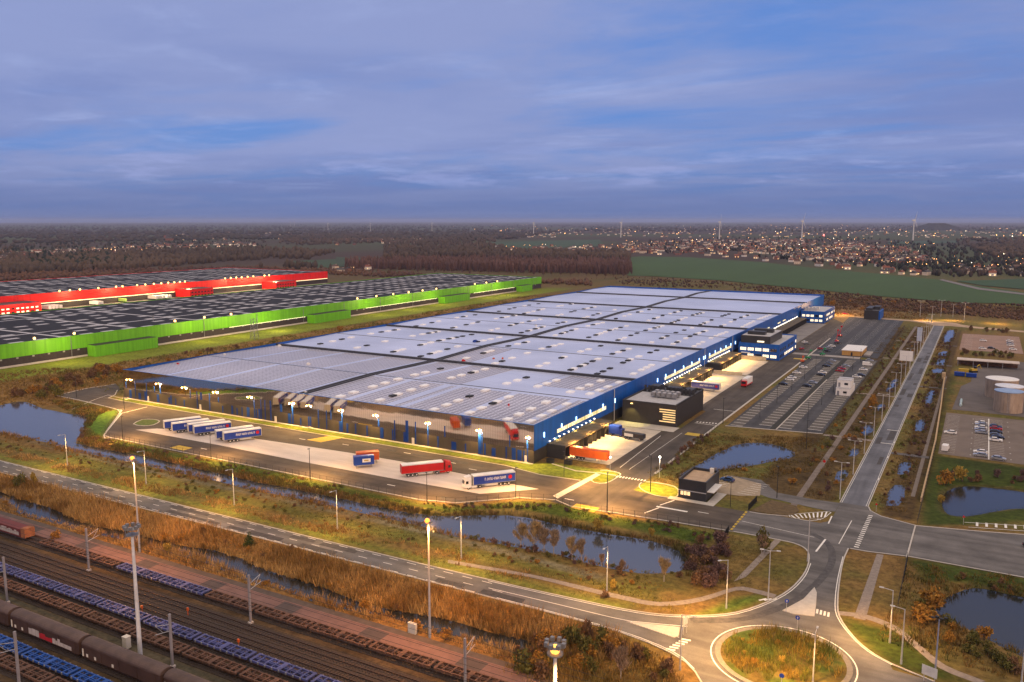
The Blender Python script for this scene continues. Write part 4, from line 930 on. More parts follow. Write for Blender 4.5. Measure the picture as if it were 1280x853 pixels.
wm2 = MB().box(-463.19, -462.9, 0, 1.2, 4.2, 5.0).mesh('window', mat('pale_vent', (.35, .35, .33))); y = 62
while y < 880: link('window', wm2, gw).location = (0, y, 0); y += 9
GLY = [270, 293.6, 363.7, 387.6, 410.8, 547.5, 573, 597, 620, 642, 664.8, 735, 758, 781]
for y in GLY:
    o = MB().tube((-462.8, y, 13.3), (-461.6, y, 14.4), .08).build('roof_lamp', GREYM, gw); MB().ball((-461.4, y, 14.6), .75).build('bulb', WARM, o)
for y in (282, 376, 405, 560, 610, 655, 745, 780): lamp((-449, y, 12.5), 9000, (1, .74, .33), .5, gw, 'roof_lamp_light')
lamp((-445, 440, 10), 12000, (1, .8, .4), 1, gw, 'yard_light')
for y in np.arange(100, 880, 48): MB().box(-462.99, -462.75, y, y + .35, 0, 12.5).build('drainpipe', GREYM, gw) if not any(a - 1 < y < b + 1 for a, b in ((302, 345), (488, 531), (670, 715), (826, 850))) else None
rw = big_shed('red_warehouse', 'long red warehouse with black solar roof and rows of lit lamps', RED, -930, -745, 200, 826, 1.4)
for a, b, h in ((395, 431, 9.0), (590, 620, 8.5), (712, 745, 8.5)):
    o = MB().box(-744.8, -722, a, b, 0, h).box(-744.6, -722.4, a + .4, b - .4, h, h + .2, 1).build('office_wing', [RED, DARK], rw)
    for z in (1.4, 4.6):
        y = a + 1.5
        while y < b - 3: MB().box(-722, -721.93, y, y + 2.4, z, z + 1.2).build('window', WINL if (a < 500 and rnd.random() < .7) else GLASS, o); y += 4.2
        x = -743
        while a < 500 and x < -725: MB().box(x, x + 3.4, a - .07, a, z, z + 1.2).build('window', WINL, o); x += 4.6
for a, b in ((432, 589), (621, 711), (746, 825)): MB().box(-744.99, -744.6, a, b, 5.2, 5.7).build('strip_light', emit('dock_strip', (1, .83, .45), 1.6), rw)
RLY = [462, 472, 482, 501, 520, 527, 543.5, 553, 563, 572, 580.5, 588, 595, 601.5, 656, 664, 672, 680, 689, 697.6, 715, 722.5]
for y in RLY:
    o = MB().tube((-744.8, y, 14.3), (-743.6, y, 15.2), .1).build('roof_lamp', GREYM, rw); MB().ball((-743.4, y, 15.5), .85).build('bulb', WARM, o)
for y in (475, 520, 560, 595, 665, 695, 720): lamp((-731, y, 13.0), 24000, (1, .74, .36), .6, rw, 'roof_lamp_light')
lamp((-712, 440, 7), 9000, (1, .6, .35), .6, rw, 'roof_lamp_light'); lamp((-708, 412, 12), 12000, (1, .6, .35), .6, rw, 'roof_lamp_light')
sheet('dock_yard', rect(-744, -640, 210, 820), .05, mat('concrete_red_yard', (.22, .20, .17), .9, var=.2, scale=.05))
tag(MB().box(-640, -617, 210, 800, 0, .25).build('verge', mat('verge_green', (.06, .11, .02), .95, var=.3, scale=.2)), kind='structure')
# ------------------------------------------------------------------ lorries, trailers, containers
def wheel_mb(x, y, r=.5, w=.32, side=1):
    return MB().tube((x, y - w / 2, r), (x, y + w / 2, r), r, r, 12).tube((x, y + side * w / 2, r), (x, y + side * (w / 2 + .02), r), r * .55, r * .5, 10, 1)
def trailer_parts(root, ox, body, lettering=True, emblem=True, roof=WHITEP, ends=CREAM):
    """13.6 m curtain sider, its tail at x = ox, nose at ox + 13.6"""
    b = MB().box(ox + .12, ox + 13.48, -1.26, 1.26, 1.28, 3.72).build('curtain', body, root)
    MB().box(ox, ox + .118, -1.28, 1.28, 1.15, 4.0).build('rear_door', ends, root); MB().box(ox + 13.482, ox + 13.6, -1.28, 1.28, 1.15, 4.0).build('front_wall', ends, root)
    MB().box(ox + .12, ox + 13.48, -1.29, 1.29, 3.72, 4.02).build('roof', roof, root)
    MB().box(ox + .1, ox + 13.5, -1.28, 1.28, 1.12, 1.276).box(ox + .4, ox + 13, -.5, .5, .85, 1.118).build('chassis', GREYM, root)
    for x in (ox + 2.2, ox + 3.5, ox + 4.8):
        for y in (-1.02, 1.02): wheel_mb(x, y, .52, .36, 1 if y > 0 else -1).build('wheel', [BLACK, GALV], root)
    for y in (-.8, .8): MB().box(ox + 10.6, ox + 10.8, y - .1, y + .1, .05, .86).build('landing_leg', GREYM, root)
    MB().box(ox + 5.8, ox + 9.8, -1.24, -1.19, .5, 1.05).box(ox + 5.8, ox + 9.8, 1.19, 1.24, .5, 1.05).build('side_guard', GALV, root)
    if lettering:
        for s in (-1, 1):
            m_ = MB(); x = ox + (3.2 if s > 0 else 4.3)
            for i in range(13):
                w = .40; h = .8; y0, y1 = sorted((s * 1.262, s * 1.275)); z = 2.25
                m_.box(x, x + .11, y0, y1, z, z + h)
                if i % 4 != 3: m_.box(x + w - .11, x + w, y0, y1, z, z + h)
                zz = z + (h - .13 if i % 3 == 0 else h * .42 if i % 3 == 1 else 0); m_.box(x + .111, x + w - .111, y0, y1, zz, zz + .13)
                if i % 5 == 0: m_.box(x + .111, x + w - .111, y0, y1, z + .3, z + .43)
                x += w + .13
            m_.build('lettering', WHITEP, b)
            ex = ox + (1.75 if s > 0 else 12.1)
            if emblem: MB().tube((ex, s * 1.262, 2.6), (ex, s * 1.28, 2.6), .62, .62, 18).build('emblem', REDP, b)
def tractor_parts(root, ox, paint):
    """4x2 tractor unit with its nose at x = ox, looking along +x"""
    cab = MB().xprism([(-1.2, .55), (1.2, .55), (1.2, 2.9), (1.0, 3.7), (-1.0, 3.7), (-1.2, 2.9)], ox - 2.25, ox - .35).build('cab', paint, root)
    MB().yprism([(ox - .349, .55), (ox, .6), (ox - .02, 1.7), (ox - .2, 2.75), (ox - .349, 3.2)], -1.2, 1.2).build('front', paint, cab)
    MB().yprism([(ox + .005, 1.72), (ox + .03, 1.72), (ox - .16, 2.7), (ox - .19, 2.7)], -1.05, 1.05).build('windscreen', GLASS, cab)
    for s in (-1, 1): MB().box(ox - 1.35, ox - .5, min(s * 1.201, s * 1.215), max(s * 1.201, s * 1.215), 1.75, 2.6).build('side_window', GLASS, cab)
    MB().yprism([(ox - 2.2, 3.702), (ox - .8, 3.702), (ox - 2.0, 4.0), (ox - 2.25, 4.0)], -1.0, 1.0).build('roof_fairing', paint, cab)
    MB().box(ox - 5.9, ox - 2.26, -.45, .45, .6, 1.0).build('frame', GREYM, root)
    for s in (-1, 1):
        MB().box(ox - 4.0, ox - 2.4, min(s * .75, s * 1.2), max(s * .75, s * 1.2), .4, 1.0).build('fuel_tank', paint, root)
        MB().box(ox + .001, ox + .04, s * .75 - .2, s * .75 + .2, .85, 1.1).build('headlight', WHITEP, root)
        for x in (ox - 1.35, ox - 4.95): wheel_mb(x, s * 1.0, .5, .34, s).build('wheel', [BLACK, GALV], root)
CURT = mat('curtain_blue', (.014, .045, .30), .5, var=.2, scale=.8)
def mk_trailer():
    t = thing('curtain_trailer', '', 'trailer'); trailer_parts(t, 0, CURT);
    return t
T = Maker(mk_trailer)
for (u, v), lab in zip([(201, 539.5), (211, 542.5), (231, 543.5), (238, 546), (265.5, 552), (275, 554.5)],
        ['leftmost white ended blue trailer, next to the grass island', 'blue trailer second from the grass island in the parked row', 'blue trailer mostly hidden behind the middle one of the row', 'bright blue trailer in the middle of the parked row with white lettering', 'blue trailer mostly hidden behind the last one of the row', 'blue trailer at the right end of the parked row, lettering and red emblem in view']):
    x, y = G(u, v); T((x + .6, y + 1.0, .062), R(61.5), lab, 'blue trailers parked on the pale strip')
tr = thing('red_lorry', 'red articulated lorry with white roof parked on the pale strip', 'lorry', (-155.5, 203.2, .062), R(49)); trailer_parts(tr, 0, REDP, False, ends=REDP); tractor_parts(tr, 16.4, REDP)
tr = thing('white_lorry', 'white cabbed lorry with blue curtain trailer and red emblem', 'lorry', (-121.4, 215.4, .062), R(230)); trailer_parts(tr, 0, CURT); tractor_parts(tr, 16.4, WHITEP)
def swap(label, m, x, y, rz, l=7.2, panel=False):
    c = thing('swap_body', label, 'container', (x, y, .066), rz)
    b = MB().box(0, l, -1.25, 1.25, 1.05, 3.75).build('box', m, c)
    r_ = MB()
    for q in np.arange(.2, l, .4): r_.box(q, q + .12, -1.29, -1.252, 1.1, 3.7); r_.box(q, q + .12, 1.252, 1.29, 1.1, 3.7)
    if not panel: r_.build('rib', m, b)
    else: MB().box(l * .42, l * .82, -1.29, -1.253, 1.9, 3.1).build('white_panel', WHITEP, b); MB().box(l * .5, l * .72, -1.31, -1.291, 2.3, 2.7).build('yellow_panel', YELP, b)
    MB().box(-.02, l + .02, -1.28, 1.28, 3.752, 3.85).build('roof', m, c)
    for q in (.8, l - .8):
        for s in (-1, 1): MB().box(q - .09, q + .09, s * 1.1 - .09, s * 1.1 + .09, 0, 1.05).build('leg', GREYM, c)
swap('orange swap body standing behind the blue one on the pale strip', ORANGE, -177.2, 207.6, R(47), 7.4)
swap('blue swap body with white and yellow panel on the pale strip', BLUEP, -174.8, 203.3, R(47), 6.6, True)
tr = thing('curtain_trailer', 'orange trailer backed against the end wall of the first dock', 'trailer', (-118.2, 249.2, .066), 0); trailer_parts(tr, 0, ORANGE, False, roof=ORANGE, ends=ORANGE)
tr = thing('curtain_trailer', 'violet blue trailer with white lettering docked behind the black plant building', 'trailer', (-118.2, 383, .066), R(1)); trailer_parts(tr, 0, mat('curtain_violet', (.05, .06, .26), .5), True, roof=WHITEP)
tr = thing('box_trailer', 'tall dark blue box trailer backed into the last bay of the first dock', 'trailer', (-118.4, 284, .066), R(-4))
MB().box(0, 4.2, -1.28, 1.28, 1.0, 4.1).build('box', mat('deep_blue', (.006, .022, .20), .4), tr); MB().box(4.21, 5.3, -1.2, 1.2, .6, 3.0).build('cab', mat('deep_blue', (.006, .022, .20)), tr); MB().box(5.3, 5.34, -1, 1, 1.7, 2.7).build('windscreen', GLASS, tr)
for x in (.9, 4.6):
    for s in (-1, 1): wheel_mb(x, s * 1.0, .5, .34, s).build('wheel', [BLACK, GALV], tr)
for s in (-1, 1): MB().box(5.301, 5.33, s * .8 - .2, s * .8 + .2, .8, 1.05).build('headlight', REDP, tr)
tr = thing('flat_trailer', 'low dark trailer with white side panel parked in front of the dark blue one', 'trailer', (-112.2, 282.4, .066), R(-6))
MB().box(0, 8.2, -1.2, 1.2, .9, 2.5).build('body', DARKW, tr); MB().box(.6, 4.2, -1.26, -1.202, 1.2, 2.3).build('side_panel', WHITEP, tr)
for x in (1.0, 2.3, 7.0):
    for s in (-1, 1): wheel_mb(x, s * .95, .45, .34, s).build('wheel', [BLACK, GALV], tr)
tr = thing('box_lorry', 'white topped lorry with red chassis driving along the site road', 'lorry', (-97.6, 405, .066), R(-92))
MB().box(-6, 3.2, -1.25, 1.25, 1.1, 3.9).build('box', WHITEP, tr); MB().box(-6.02, 3.2, -1.27, 1.27, .6, 1.098).build('chassis', REDP, tr); MB().box(3.3, 5.2, -1.2, 1.2, .6, 3.0).build('cab', REDP, tr); MB().box(5.2, 5.25, -1.05, 1.05, 1.6, 2.8).build('windscreen', GLASS, tr)
for x in (-4.6, -3.3, 4.2):
    for s in (-1, 1): wheel_mb(x, s * 1.05, .5, .34, s).build('wheel', [BLACK, GALV], tr)
# lorries at the red warehouse
def mk_far():
    t = thing('far_trailer', '', 'trailer'); MB().box(0, 13.6, -1.25, 1.25, 1.1, 4).build('box', WHITEP, t); MB().box(.2, 13.4, -.9, .9, .15, 1.1).build('chassis', BLACK, t); return t
FT = Maker(mk_far)
for i, y in enumerate((443, 446.5, 450, 453.5, 491, 494.5, 556, 560, 564, 568, 572)):
    FT((-744 + rnd.uniform(.5, 2), y, .06), 0, 'white trailer docked at the red warehouse, ' + ('%s from its lit office wing' % ORD[i] if i < 4 else ('by itself in the middle docks, nearer one' if i == 4 else 'by itself in the middle docks, farther one') if i < 6 else '%s of the row before the second red block' % ORD[i - 6]), 'white trailers docked at the red warehouse')
o = MB().box(0, 10, -1.25, 1.25, 1.1, 4).box(.2, 9.8, -.9, .9, .1, 1.09, 1).build('far_trailer', [mat('lime_paint', (.30, .50, .12)), BLACK], None, (-744, 523, .06)); tag(o, 'lime green trailer docked in the middle of the red warehouse', 'trailer')
# ------------------------------------------------------------------ cars
def car_maker(paint, pname, van=False):
    def f():
        c = thing('parked_van' if van else 'parked_car', '', 'van' if van else 'car')
        if van:
            b = MB().yprism([(-2.5, .35), (2.5, .35), (2.5, 1.05), (1.75, 1.25), (1.2, 2.1), (-2.45, 2.2)], -.95, .95)
            g = MB().yprism([(1.3, 1.3), (1.72, 1.3), (1.26, 2.0), (1.05, 2.0)], -.97, .97)
        else:
            b = MB().yprism([(-2.12, .32), (2.12, .32), (2.15, .7), (1.9, .82), (1.0, .92), (-1.95, .96), (-2.15, .85)], -.88, .88)
            b.add([(-1.85, -.84, .95), (1.0, -.84, .91), (1.0, .84, .91), (-1.85, .84, .95), (-1.25, -.66, 1.42), (.2, -.66, 1.45), (.2, .66, 1.45), (-1.25, .66, 1.42)], [(4, 5, 6, 7), (0, 1, 5, 4), (1, 2, 6, 5), (2, 3, 7, 6), (3, 0, 4, 7)])
            g = MB().add([(-1.72, -.845, 1.0), (.86, -.845, .97), (.86, .845, .97), (-1.72, .845, 1.0), (-1.3, -.70, 1.37), (.22, -.70, 1.39), (.22, .70, 1.39), (-1.3, .70, 1.37)], [(0, 1, 5, 4), (2, 3, 7, 6)])
            g.add([(1.005, -.74, .95), (1.005, .74, .95), (.27, .6, 1.41), (.27, -.6, 1.41)], [(0, 1, 2, 3)]); g.add([(-1.87, -.72, 1.0), (-1.87, .72, 1.0), (-1.33, .6, 1.39), (-1.33, -.6, 1.39)], [(0, 1, 2, 3)])
        b.build('body', paint, c); g.build('windows', GLASS, c)
        for x in (-1.32, 1.36):
            for s in (-1, 1): wheel_mb(x, s * .8, .32, .2, s).build('wheel', [BLACK, GALV], c)
        for s in (-1, 1): MB().box(2.1, 2.17, s * .62 - .16, s * .62 + .16, .58, .72).build('headlight', WHITEP, c); MB().box(-2.17, -2.1, s * .66 - .12, s * .66 + .12, .62, .8).build('tail_light', REDP, c)
        return c
    return Maker(f)
CP = {'white': WHITEP, 'silver': mat('silver_paint', (.42, .43, .45), .3, .5), 'black': mat('car_black', (.014, .014, .017), .25), 'red': mat('car_red', (.34, .012, .016), .3), 'blue': mat('car_blue', (.02, .05, .14), .3), 'grey': mat('car_grey', (.16, .17, .18), .3, .4)}
CARS = {k: car_maker(v, k) for k, v in CP.items()}; VAN = car_maker(WHITEP, 'white', True)
def car(c, x, y, rz, lab, grp, z=.05): return CARS[c]((x, y, z), R(rz), lab, grp)
NP = 'cars in the near car park'
for c, u, v, rz, lab in [
    ('white', 1004, 460.5, 5, 'white car parked alone in the row along the hedge, second from its far end'), ('white', 996, 467.5, 3, 'white car in the hedge row, a little nearer than the lone one'), ('white', 990, 473.5, 0, 'white car farther of the close pair in the hedge row'), ('white', 987, 476, 0, 'white car nearer of the close pair in the hedge row'),
    ('black', 979, 481.5, 0, 'black car nearest the camera in the hedge row'), ('white', 1028, 467, 0, 'white car in the second stall row, farthest of its three'), ('black', 1026, 470, 0, 'black car between white and silver ones in the second stall row'), ('silver', 1016, 480, -8, 'silver car in the second stall row near the dark median'), ('black', 1009, 484, -5, 'black car in front of the silver one by the median'),
    ('silver', 1040, 452.5, 0, 'silver car at the far end of the second stall row'), ('grey', 1036, 456, 0, 'grey car squeezed between silver and black ones at the far end'), ('black', 1033, 459, 0, 'black car below the silver and grey ones at the far end'), ('red', 1052, 462, -6, 'red car just beyond the black median tip'), ('red', 1050, 465, -4, 'darker red car in front of the bright red one'),
    ('silver', 1057, 459, 0, 'pale silver car behind the red one'), ('white', 1079, 463.5, 0, 'white car beside the far right edge of the near car park'), ('white', 1071, 472.5, 0, 'white car just beyond the white cabins'), ('black', 1076, 470.5, 0, 'black car behind the white one by the cabins'), ('silver', 1087, 452.0, 4, 'silver car behind the white van at the paved edge')]:
    x, y = G(u, v); car(c, x, y, rz, lab, NP)
x, y = G(1084, 457.5); VAN((x, y, .05), R(5), 'white van parked at the right edge of the near car park', NP)
FPK = 'cars around the building site'
for c, u, v, rz, lab in [('white', 1040, 434, 20, 'white car at the head of the new car park'), ('silver', 1036, 436.5, 15, 'silver car next to the white one at the new car park head'), ('black', 1047, 430, 30, 'black car on the new asphalt behind the white one'), ('black', 1033, 440, 15, 'black car in front of the silver one near the pale crossing'), ('red', 1026, 437, 10, 'red car left of the silver one on the building site'), ('white', 1006, 429, 60, 'white car on the grey yard beyond the office block'),
                        ('red', 1002, 437, 80, 'dark red car close to the office block end wall'), ('grey', 1009, 431, 40, 'grey car on the grey yard beside the white one'), ('red', 1056, 393, 10, 'bright red car by the lit gravel beyond the far office')]:
    x, y = G(u, v); car(c, x, y, rz, lab, FPK, .07)
EL = 'cars in the eastern car park'
for c, x, y, lab in [('white', -7.0, 349.0, 'white car alone at the left edge of the eastern car park'), ('white', 3.0, 371.8, 'white car farthest back in the left row'), ('silver', 3.1, 368.5, 'silver car second from the back in the left row'), ('white', 3.0, 363.6, 'white car in the middle of the left row'), ('silver', 3.0, 359.6, 'silver car just in front of the middle white one'), ('silver', 3.2, 355.2, 'silver car nearest in the left row group of five'),
    ('blue', 8.0, 368.2, 'dark blue car farthest back in the right row'), ('red', 8.1, 364.4, 'red car between dark ones in the right row'), ('black', 8.1, 358.6, 'black car just in front of the red one'), ('grey', 8.0, 353.2, 'grey car between black one and white one in the right row'), ('black', 8.6, 349.6, 'second black car in the right row, behind the white one'), ('white', 7.9, 345.2, 'white car nearest in the right row group'),
    ('white', 3.1, 324.0, 'white car farther of the front left pair'), ('silver', 3.1, 319.5, 'silver car nearer of the front left pair'), ('silver', 8.6, 317.8, 'silver car alone at the front of the right row'), ('red', 19.3, 360.5, 'red car at the right frame edge of the eastern car park'), ('black', 19.2, 331.8, 'black car at the right frame edge, farther forward')]:
    car(c, x, y, rnd.uniform(-4, 4) + (180 if x < 5 else 0), lab, EL)
car('black', 15.2, 234, 20, 'black car at the kerb of the eastern road', EL)
VAN((-7.6, 322.5, .05), R(85), 'white van standing at the left edge of the eastern car park', EL)
for c, u, v, lab in [('white', 1229, 427, 'white car farther back on the red car park'), ('white', 1228, 437, 'white car left of the black one on the red car park'), ('black', 1239, 436.5, 'black car on the red car park beside the white one'), ('white', 1262, 427.5, 'white car farthest back in the right column of the red car park'), ('silver', 1262.5, 430.5, 'silver car in the right column of the red car park'), ('white', 1263, 433, 'white car nearer the camera in the right column of the red car park'), ('white', 1266, 438, 'white car nearest the camera in the right column of the red car park')]:
    x, y = G(u, v); car(c, x, y, 0, lab, 'cars on the red car park')
car('blue', -64.8, 249.5, 172, 'dark blue car parked right behind the guard house', 'cars by the guard house', .07)
# boom lifts and cranes of the building site
def lift(label, m, x, y, rz, h):
    t = thing('boom_lift', label, 'boom lift', (x, y, .07), R(rz)); MB().box(-1.4, 1.4, -.9, .9, .5, 1.3).build('base', m, t); MB().tube((-.8, 0, 1.3), (1.4, 0, h), .18, .14).build('boom', m, t); MB().box(1.0, 2.2, -.5, .5, h, h + .9).build('basket', m, t)
    for x_ in (-.95, .95):
        for s in (-1, 1): wheel_mb(x_, s * .85, .42, .3, s).build('wheel', [BLACK, GALV], t)
GRP_ = mat('machine_green', (.02, .22, .07), .5)
for l, m, u, v, rz, h in (('green boom lift at the end of the hedge row', GRP_, 1010, 449, 40, 4.5), ('green boom lift on the pale crossing', GRP_, 1028, 444.5, 60, 3.5), ('red telescopic boom lift on the new asphalt', REDP, 1046, 428, 80, 7.5), ('red boom lift nearer the office yard', REDP, 1050, 421, 70, 6.5), ('orange boom lift low at the hedge end', ORANGE, 1003, 453, 90, 2.5)):
    x, y = G(u, v); lift(l, m, x, y, rz, h)
# ------------------------------------------------------------------ east yard: tanks, skips, shed
def tank(label, x, y, r, h, top):
    t = thing('storage_tank', label, 'storage tank', (x, y, .05)); MB().tube((0, 0, 0), (0, 0, h), r, r, 40).build('shell', mat('tank_shell', (.33, .25, .19), .7, var=.35, scale=.5, stretch=(1, 1, .25)), t, smooth=False)
    MB().tube((0, 0, h), (0, 0, h + .25), r + .12, r + .12, 40).tube((0, 0, h + .25), (0, 0, h + .6), r, r * .2, 40).build('roof', top, t)
    m_ = MB()
    for i in range(14): m_.box(-.35, .35, -r - .12, -r - .06, .4 + i * (h - .5) / 14, .46 + i * (h - .5) / 14)
    for q in (-.35, .35): m_.box(q - .03, q + .03, -r - .13, -r - .05, 0, h)
    m_.build('ladder', GALV, t)
tank('large beige tank with white roof, farthest of the three', 10.5, 437, 6.6, 8.2, WHITEP); tank('middle beige tank with white roof, between the other two', 13.2, 420, 5.6, 8.0, mat('tank_roof_pale', (.62, .64, .70), .5)); tank('beige tank with bluish roof nearest the camera', 12.6, 404, 5.4, 8.6, mat('tank_roof_blue', (.22, .32, .50), .4))
o = thing('long_shed', 'low open shed with pale flat roof beyond the tank yard', 'shed', (-10, 520, 0)); MB().box(0, 30, 0, 8, 3.2, 3.6).build('roof', mat('pale_roof', (.52, .45, .40)), o)
for x in (.5, 8, 15, 22, 29.2): MB().box(x, x + .3, .3, .6, 0, 3.2).build('post', GREYM, o)
MB().box(.2, 29.8, 7.2, 7.6, 0, 3.2).build('wall', RUST, o)
for l, m, x, y in (('blue skip standing on the tank yard near the boundary wall', BLUEP, -7.6, 485), ('second blue skip right of the first one', BLUEP, -2.2, 484), ('yellow skip behind the blue ones', YELP, -6, 497)):
    t = thing('skip', l, 'skip', (x, y, .05)); MB().xprism([(-1, .2), (1, .2), (1.3, 2.0), (-1.3, 2.0)], -2.4, 2.4).build('body', m, t); MB().box(-2.45, 2.45, -1.35, -1.25, 1.95, 2.1).box(-2.45, 2.45, 1.25, 1.35, 1.95, 2.1).build('rim', m, t)
o = thing('excavator', 'yellow excavator standing at the back of the tank yard', 'excavator', (-1.5, 501, .05), R(40)); MB().box(-1.6, 1.6, -.9, .9, .9, 2.0).build('body', YELP, o); MB().box(.2, 1.3, -.8, 0, 2.0, 3.1).build('cab', GLASS, o); MB().box(-1.8, 1.8, -1.3, -.8, 0, .85).box(-1.8, 1.8, .8, 1.3, 0, .85).build('track', BLACK, o); MB().tube((1.2, .3, 1.9), (3.6, .3, 4.0), .22).tube((3.6, .3, 4.0), (5.0, .3, 1.6), .18).build('arm', YELP, o)
o = MB().tube((0, 0, .5), (0, 14, .5), .5, .5, 10).box(-.6, .6, 2, 2.6, 0, .5).box(-.6, .6, 11, 11.6, 0, .5).build('pipe', mat('teal_pipe', (.35, .45, .48)), None, (-5, 404, .02)); tag(o, 'pale teal pipe lying across the lawn beside the tanks', 'pipe')
# ------------------------------------------------------------------ lamp posts and masts
def mk_single(h=10.6, arm=1.7, m=GALV):
    def f():
        p = thing('street_lamp', '', 'street lamp'); MB().tube((0, 0, 0), (0, 0, h), .15, .085, 8).build('pole', m, p); MB().tube((0, 0, 0), (0, 0, .8), .19, .19, 8).build('base', m, p)
        a = MB().tube((0, 0, h - .05), (0, -arm, h + .15), .06, .05, 6).build('arm', m, p); MB().box(-.17, .17, -arm - .75, -arm + .05, h + .1, h + .24).build('lantern', mat('lantern_grey', (.55, .55, .55)), a); return p
    return f
def mk_double(h=11.0):
    def f():
        p = thing('street_lamp', '', 'street lamp'); MB().tube((0, 0, 0), (0, 0, h), .15, .09, 8).build('pole', GALV, p)
        for s in (-1, 1):
            a = MB().tube((0, 0, h - .05), (s * 1.3, 0, h + .1), .06, .05, 6).build('arm', GALV, p); MB().box(min(s * 1.25, s * 2.1), max(s * 1.25, s * 2.1), -.17, .17, h + .04, h + .2).build('lantern', mat('lantern_grey', (.55, .55, .55)), a)
        return p
    return f
SL = Maker(mk_single()); DL = Maker(mk_double())
LG = 'street lamps along the lower road'
for i, x in enumerate((-258.6, -219, -180.8, -142.6, -104, -66.4)):
    SL((x, 158.8, 0), 0, 'pale street lamp on the grass verge of the lower road, %s counted from the roundabout' % ORD[5 - i], LG)
SL((-41.9, 164.4, 0), R(-40), 'pale street lamp on the grass point north west of the roundabout', 'street lamps around the roundabout')
SL((-42.6, 136.4, 0), R(90), 'pale street lamp at the lower kerb west of the roundabout', 'street lamps around the roundabout')
SL((-20.9, 142.6, .4), R(180), 'pale street lamp standing on the roundabout island', 'street lamps around the roundabout', .9)
SL((-10.8, 165.6, 0), R(-90), 'pale street lamp on the lawn east of the roundabout', 'street lamps around the roundabout')
SL((-8.2, 158.2, 0), R(-90), 'pale street lamp close to the kerb of the south east road', 'street lamps around the roundabout')
SL((10.6, 160.5, 0), R(180), 'pale street lamp beyond the pond path at the right frame edge', 'street lamps around the roundabout')
DL((-35.2, 172.7, 0), R(12), 'double armed street lamp on the mown triangle beside the path', 'street lamps around the roundabout')
SL((-31.7, 198, 0), R(90), 'street lamp at the corner of avenue and site road', 'street lamps around the roundabout')
AG = 'double armed street lamps along the avenue'
for i in range(17):
    DL((-31.9, 249 + i * 27.4, 0), 0, 'double armed street lamp left of the avenue, %s beyond the site exit' % ORD[i], AG)
for i, (u, v, h) in enumerate(((1150, 396, 1.2), (1176, 396, 1.25), (1205, 401, 1.3), (1165, 400, 1.0), (1191, 397, 1.0))):
    x, y = G(u, v); DL((x, y, 0), 0, ['lamp post left of the lit bend at the far end of the avenue', 'tallest lamp post in the middle of the lit far bend', 'lamp post right of the lit far bend', 'lamp post right where the avenue meets the far bend', 'lamp post between the middle and right ones at the far bend'][i], 'lamp posts at the far bend', h)
# dark slim posts of the yard
def mk_dark():
    p = thing('yard_lamp', '', 'yard lamp'); MB().tube((0, 0, 0), (0, 0, 9.4), .13, .07, 8).build('pole', DPOLE, p); MB().box(-.22, .22, -.55, .15, 9.35, 9.5).build('lantern', DPOLE, p); return p
DK = Maker(mk_dark); YG = 'slim dark lamp posts along the yard'
for x, y, s, lab in ((-269.7, 187.2, 1, 'slim dark lamp post at the left corner of the yard fence'), (-223.2, 187.2, .9, 'slim dark lamp post by the yellow hatch of the yard fence'), (-178.6, 187.2, 1.05, 'slim dark lamp post on the yard fence below the swap bodies'), (-134.1, 187.2, .95, 'slim dark lamp post on the yard fence below the red lorry'), (-114.1, 203.4, .98, 'slim dark lamp post right behind the white cabbed lorry'),
        (-86.5, 206.0, 1.2, 'tall dark lamp post on the fence by the yellow hatched bay'), (-82.1, 228.4, 1.17, 'dark lamp post on the lawn before the guard house'), (-57.8, 226.8, .8, 'short dark lamp post on the dry lawn right of the guard house'), (-86.1, 321.5, 1.12, 'dark lamp post between site road and near car park'), (-357, 226, 1.0, 'slim dark lamp post at the far left lane of the yard'), (-316, 221, 1.0, 'slim dark lamp post on the green bank corner of the yard'), (-111, 229, .85, 'thin dark lamp post on the lawn corner before the docks'),
        (-48, 241, 1, 'dark lamp post near the guard house parking bay'), (-50.5, 300, 1.1, 'dark lamp post on the bank of the north east pond')):
    DK((x, y, 0), R(rnd.uniform(0, 360)), lab, YG, s)
for i, (x, y) in enumerate([(-76, y) for y in range(340, 500, 32)] + [(-58, y) for y in range(345, 510, 32)]):
    DK((x, y, .05), 0, 'thin dark car park lamp %s the black median, %s from its near end' % ('left of' if x < -70 else 'right of', ORD[i % 5]), 'thin lamps of the near car park', .8)
o = thing('path_lamp', 'short lit lamp post with white globe before the pond fence', 'lamp', (-84.5, 243, 0)); MB().tube((0, 0, 0), (0, 0, 6.4), .09, .06).build('pole', GALV, o); MB().ball((0, 0, 6.6), .32).build('globe', emit('globe_white', (1, .9, .75), 14), o); lamp((-84.5, 243, 6.0), 2500, (1, .8, .5))
for u, v in ((1160, 401), (1190, 401)): lamp((*G(u, v), 9), 18000, (1, .58, .22), .1, None, 'far_bend_light', 130)
lamp((*G(1050, 394), 9), 22000, (1, .58, .22), .3, None, 'far_yard_light'); lamp((*G(1245, 405), 9), 14000, (1, .58, .22), .3, None, 'far_bend_light')
lamp((-100, 240, 6), 9000, (1, .58, .2), .3, None, 'yard_light'); o = thing('path_lamp', 'short lit lamp post on the kerb tip before the docks', 'lamp', (-100.4, 241, 0)); MB().tube((0, 0, 0), (0, 0, 4.6), .07, .05).build('pole', GALV, o); MB().ball((0, 0, 4.75), .25).build('globe', emit('globe_white', (1, .9, .75), 14), o)
# yard fill from the lamps on the fence posts (lit lanterns)
for x, y in ((-314, 217), (-269.7, 187.8), (-223, 187.8), (-178.6, 187.8), (-134.1, 187.8), (-114.1, 204), (-86.5, 206.6), (-82, 229), (-100, 222)): lamp((x, y + 1.6, 9.0), 20000 if x < -130 else 24000, (1, .50, .14), .12, None, 'yard_lamp_light', 160 if x < -130 else 132)
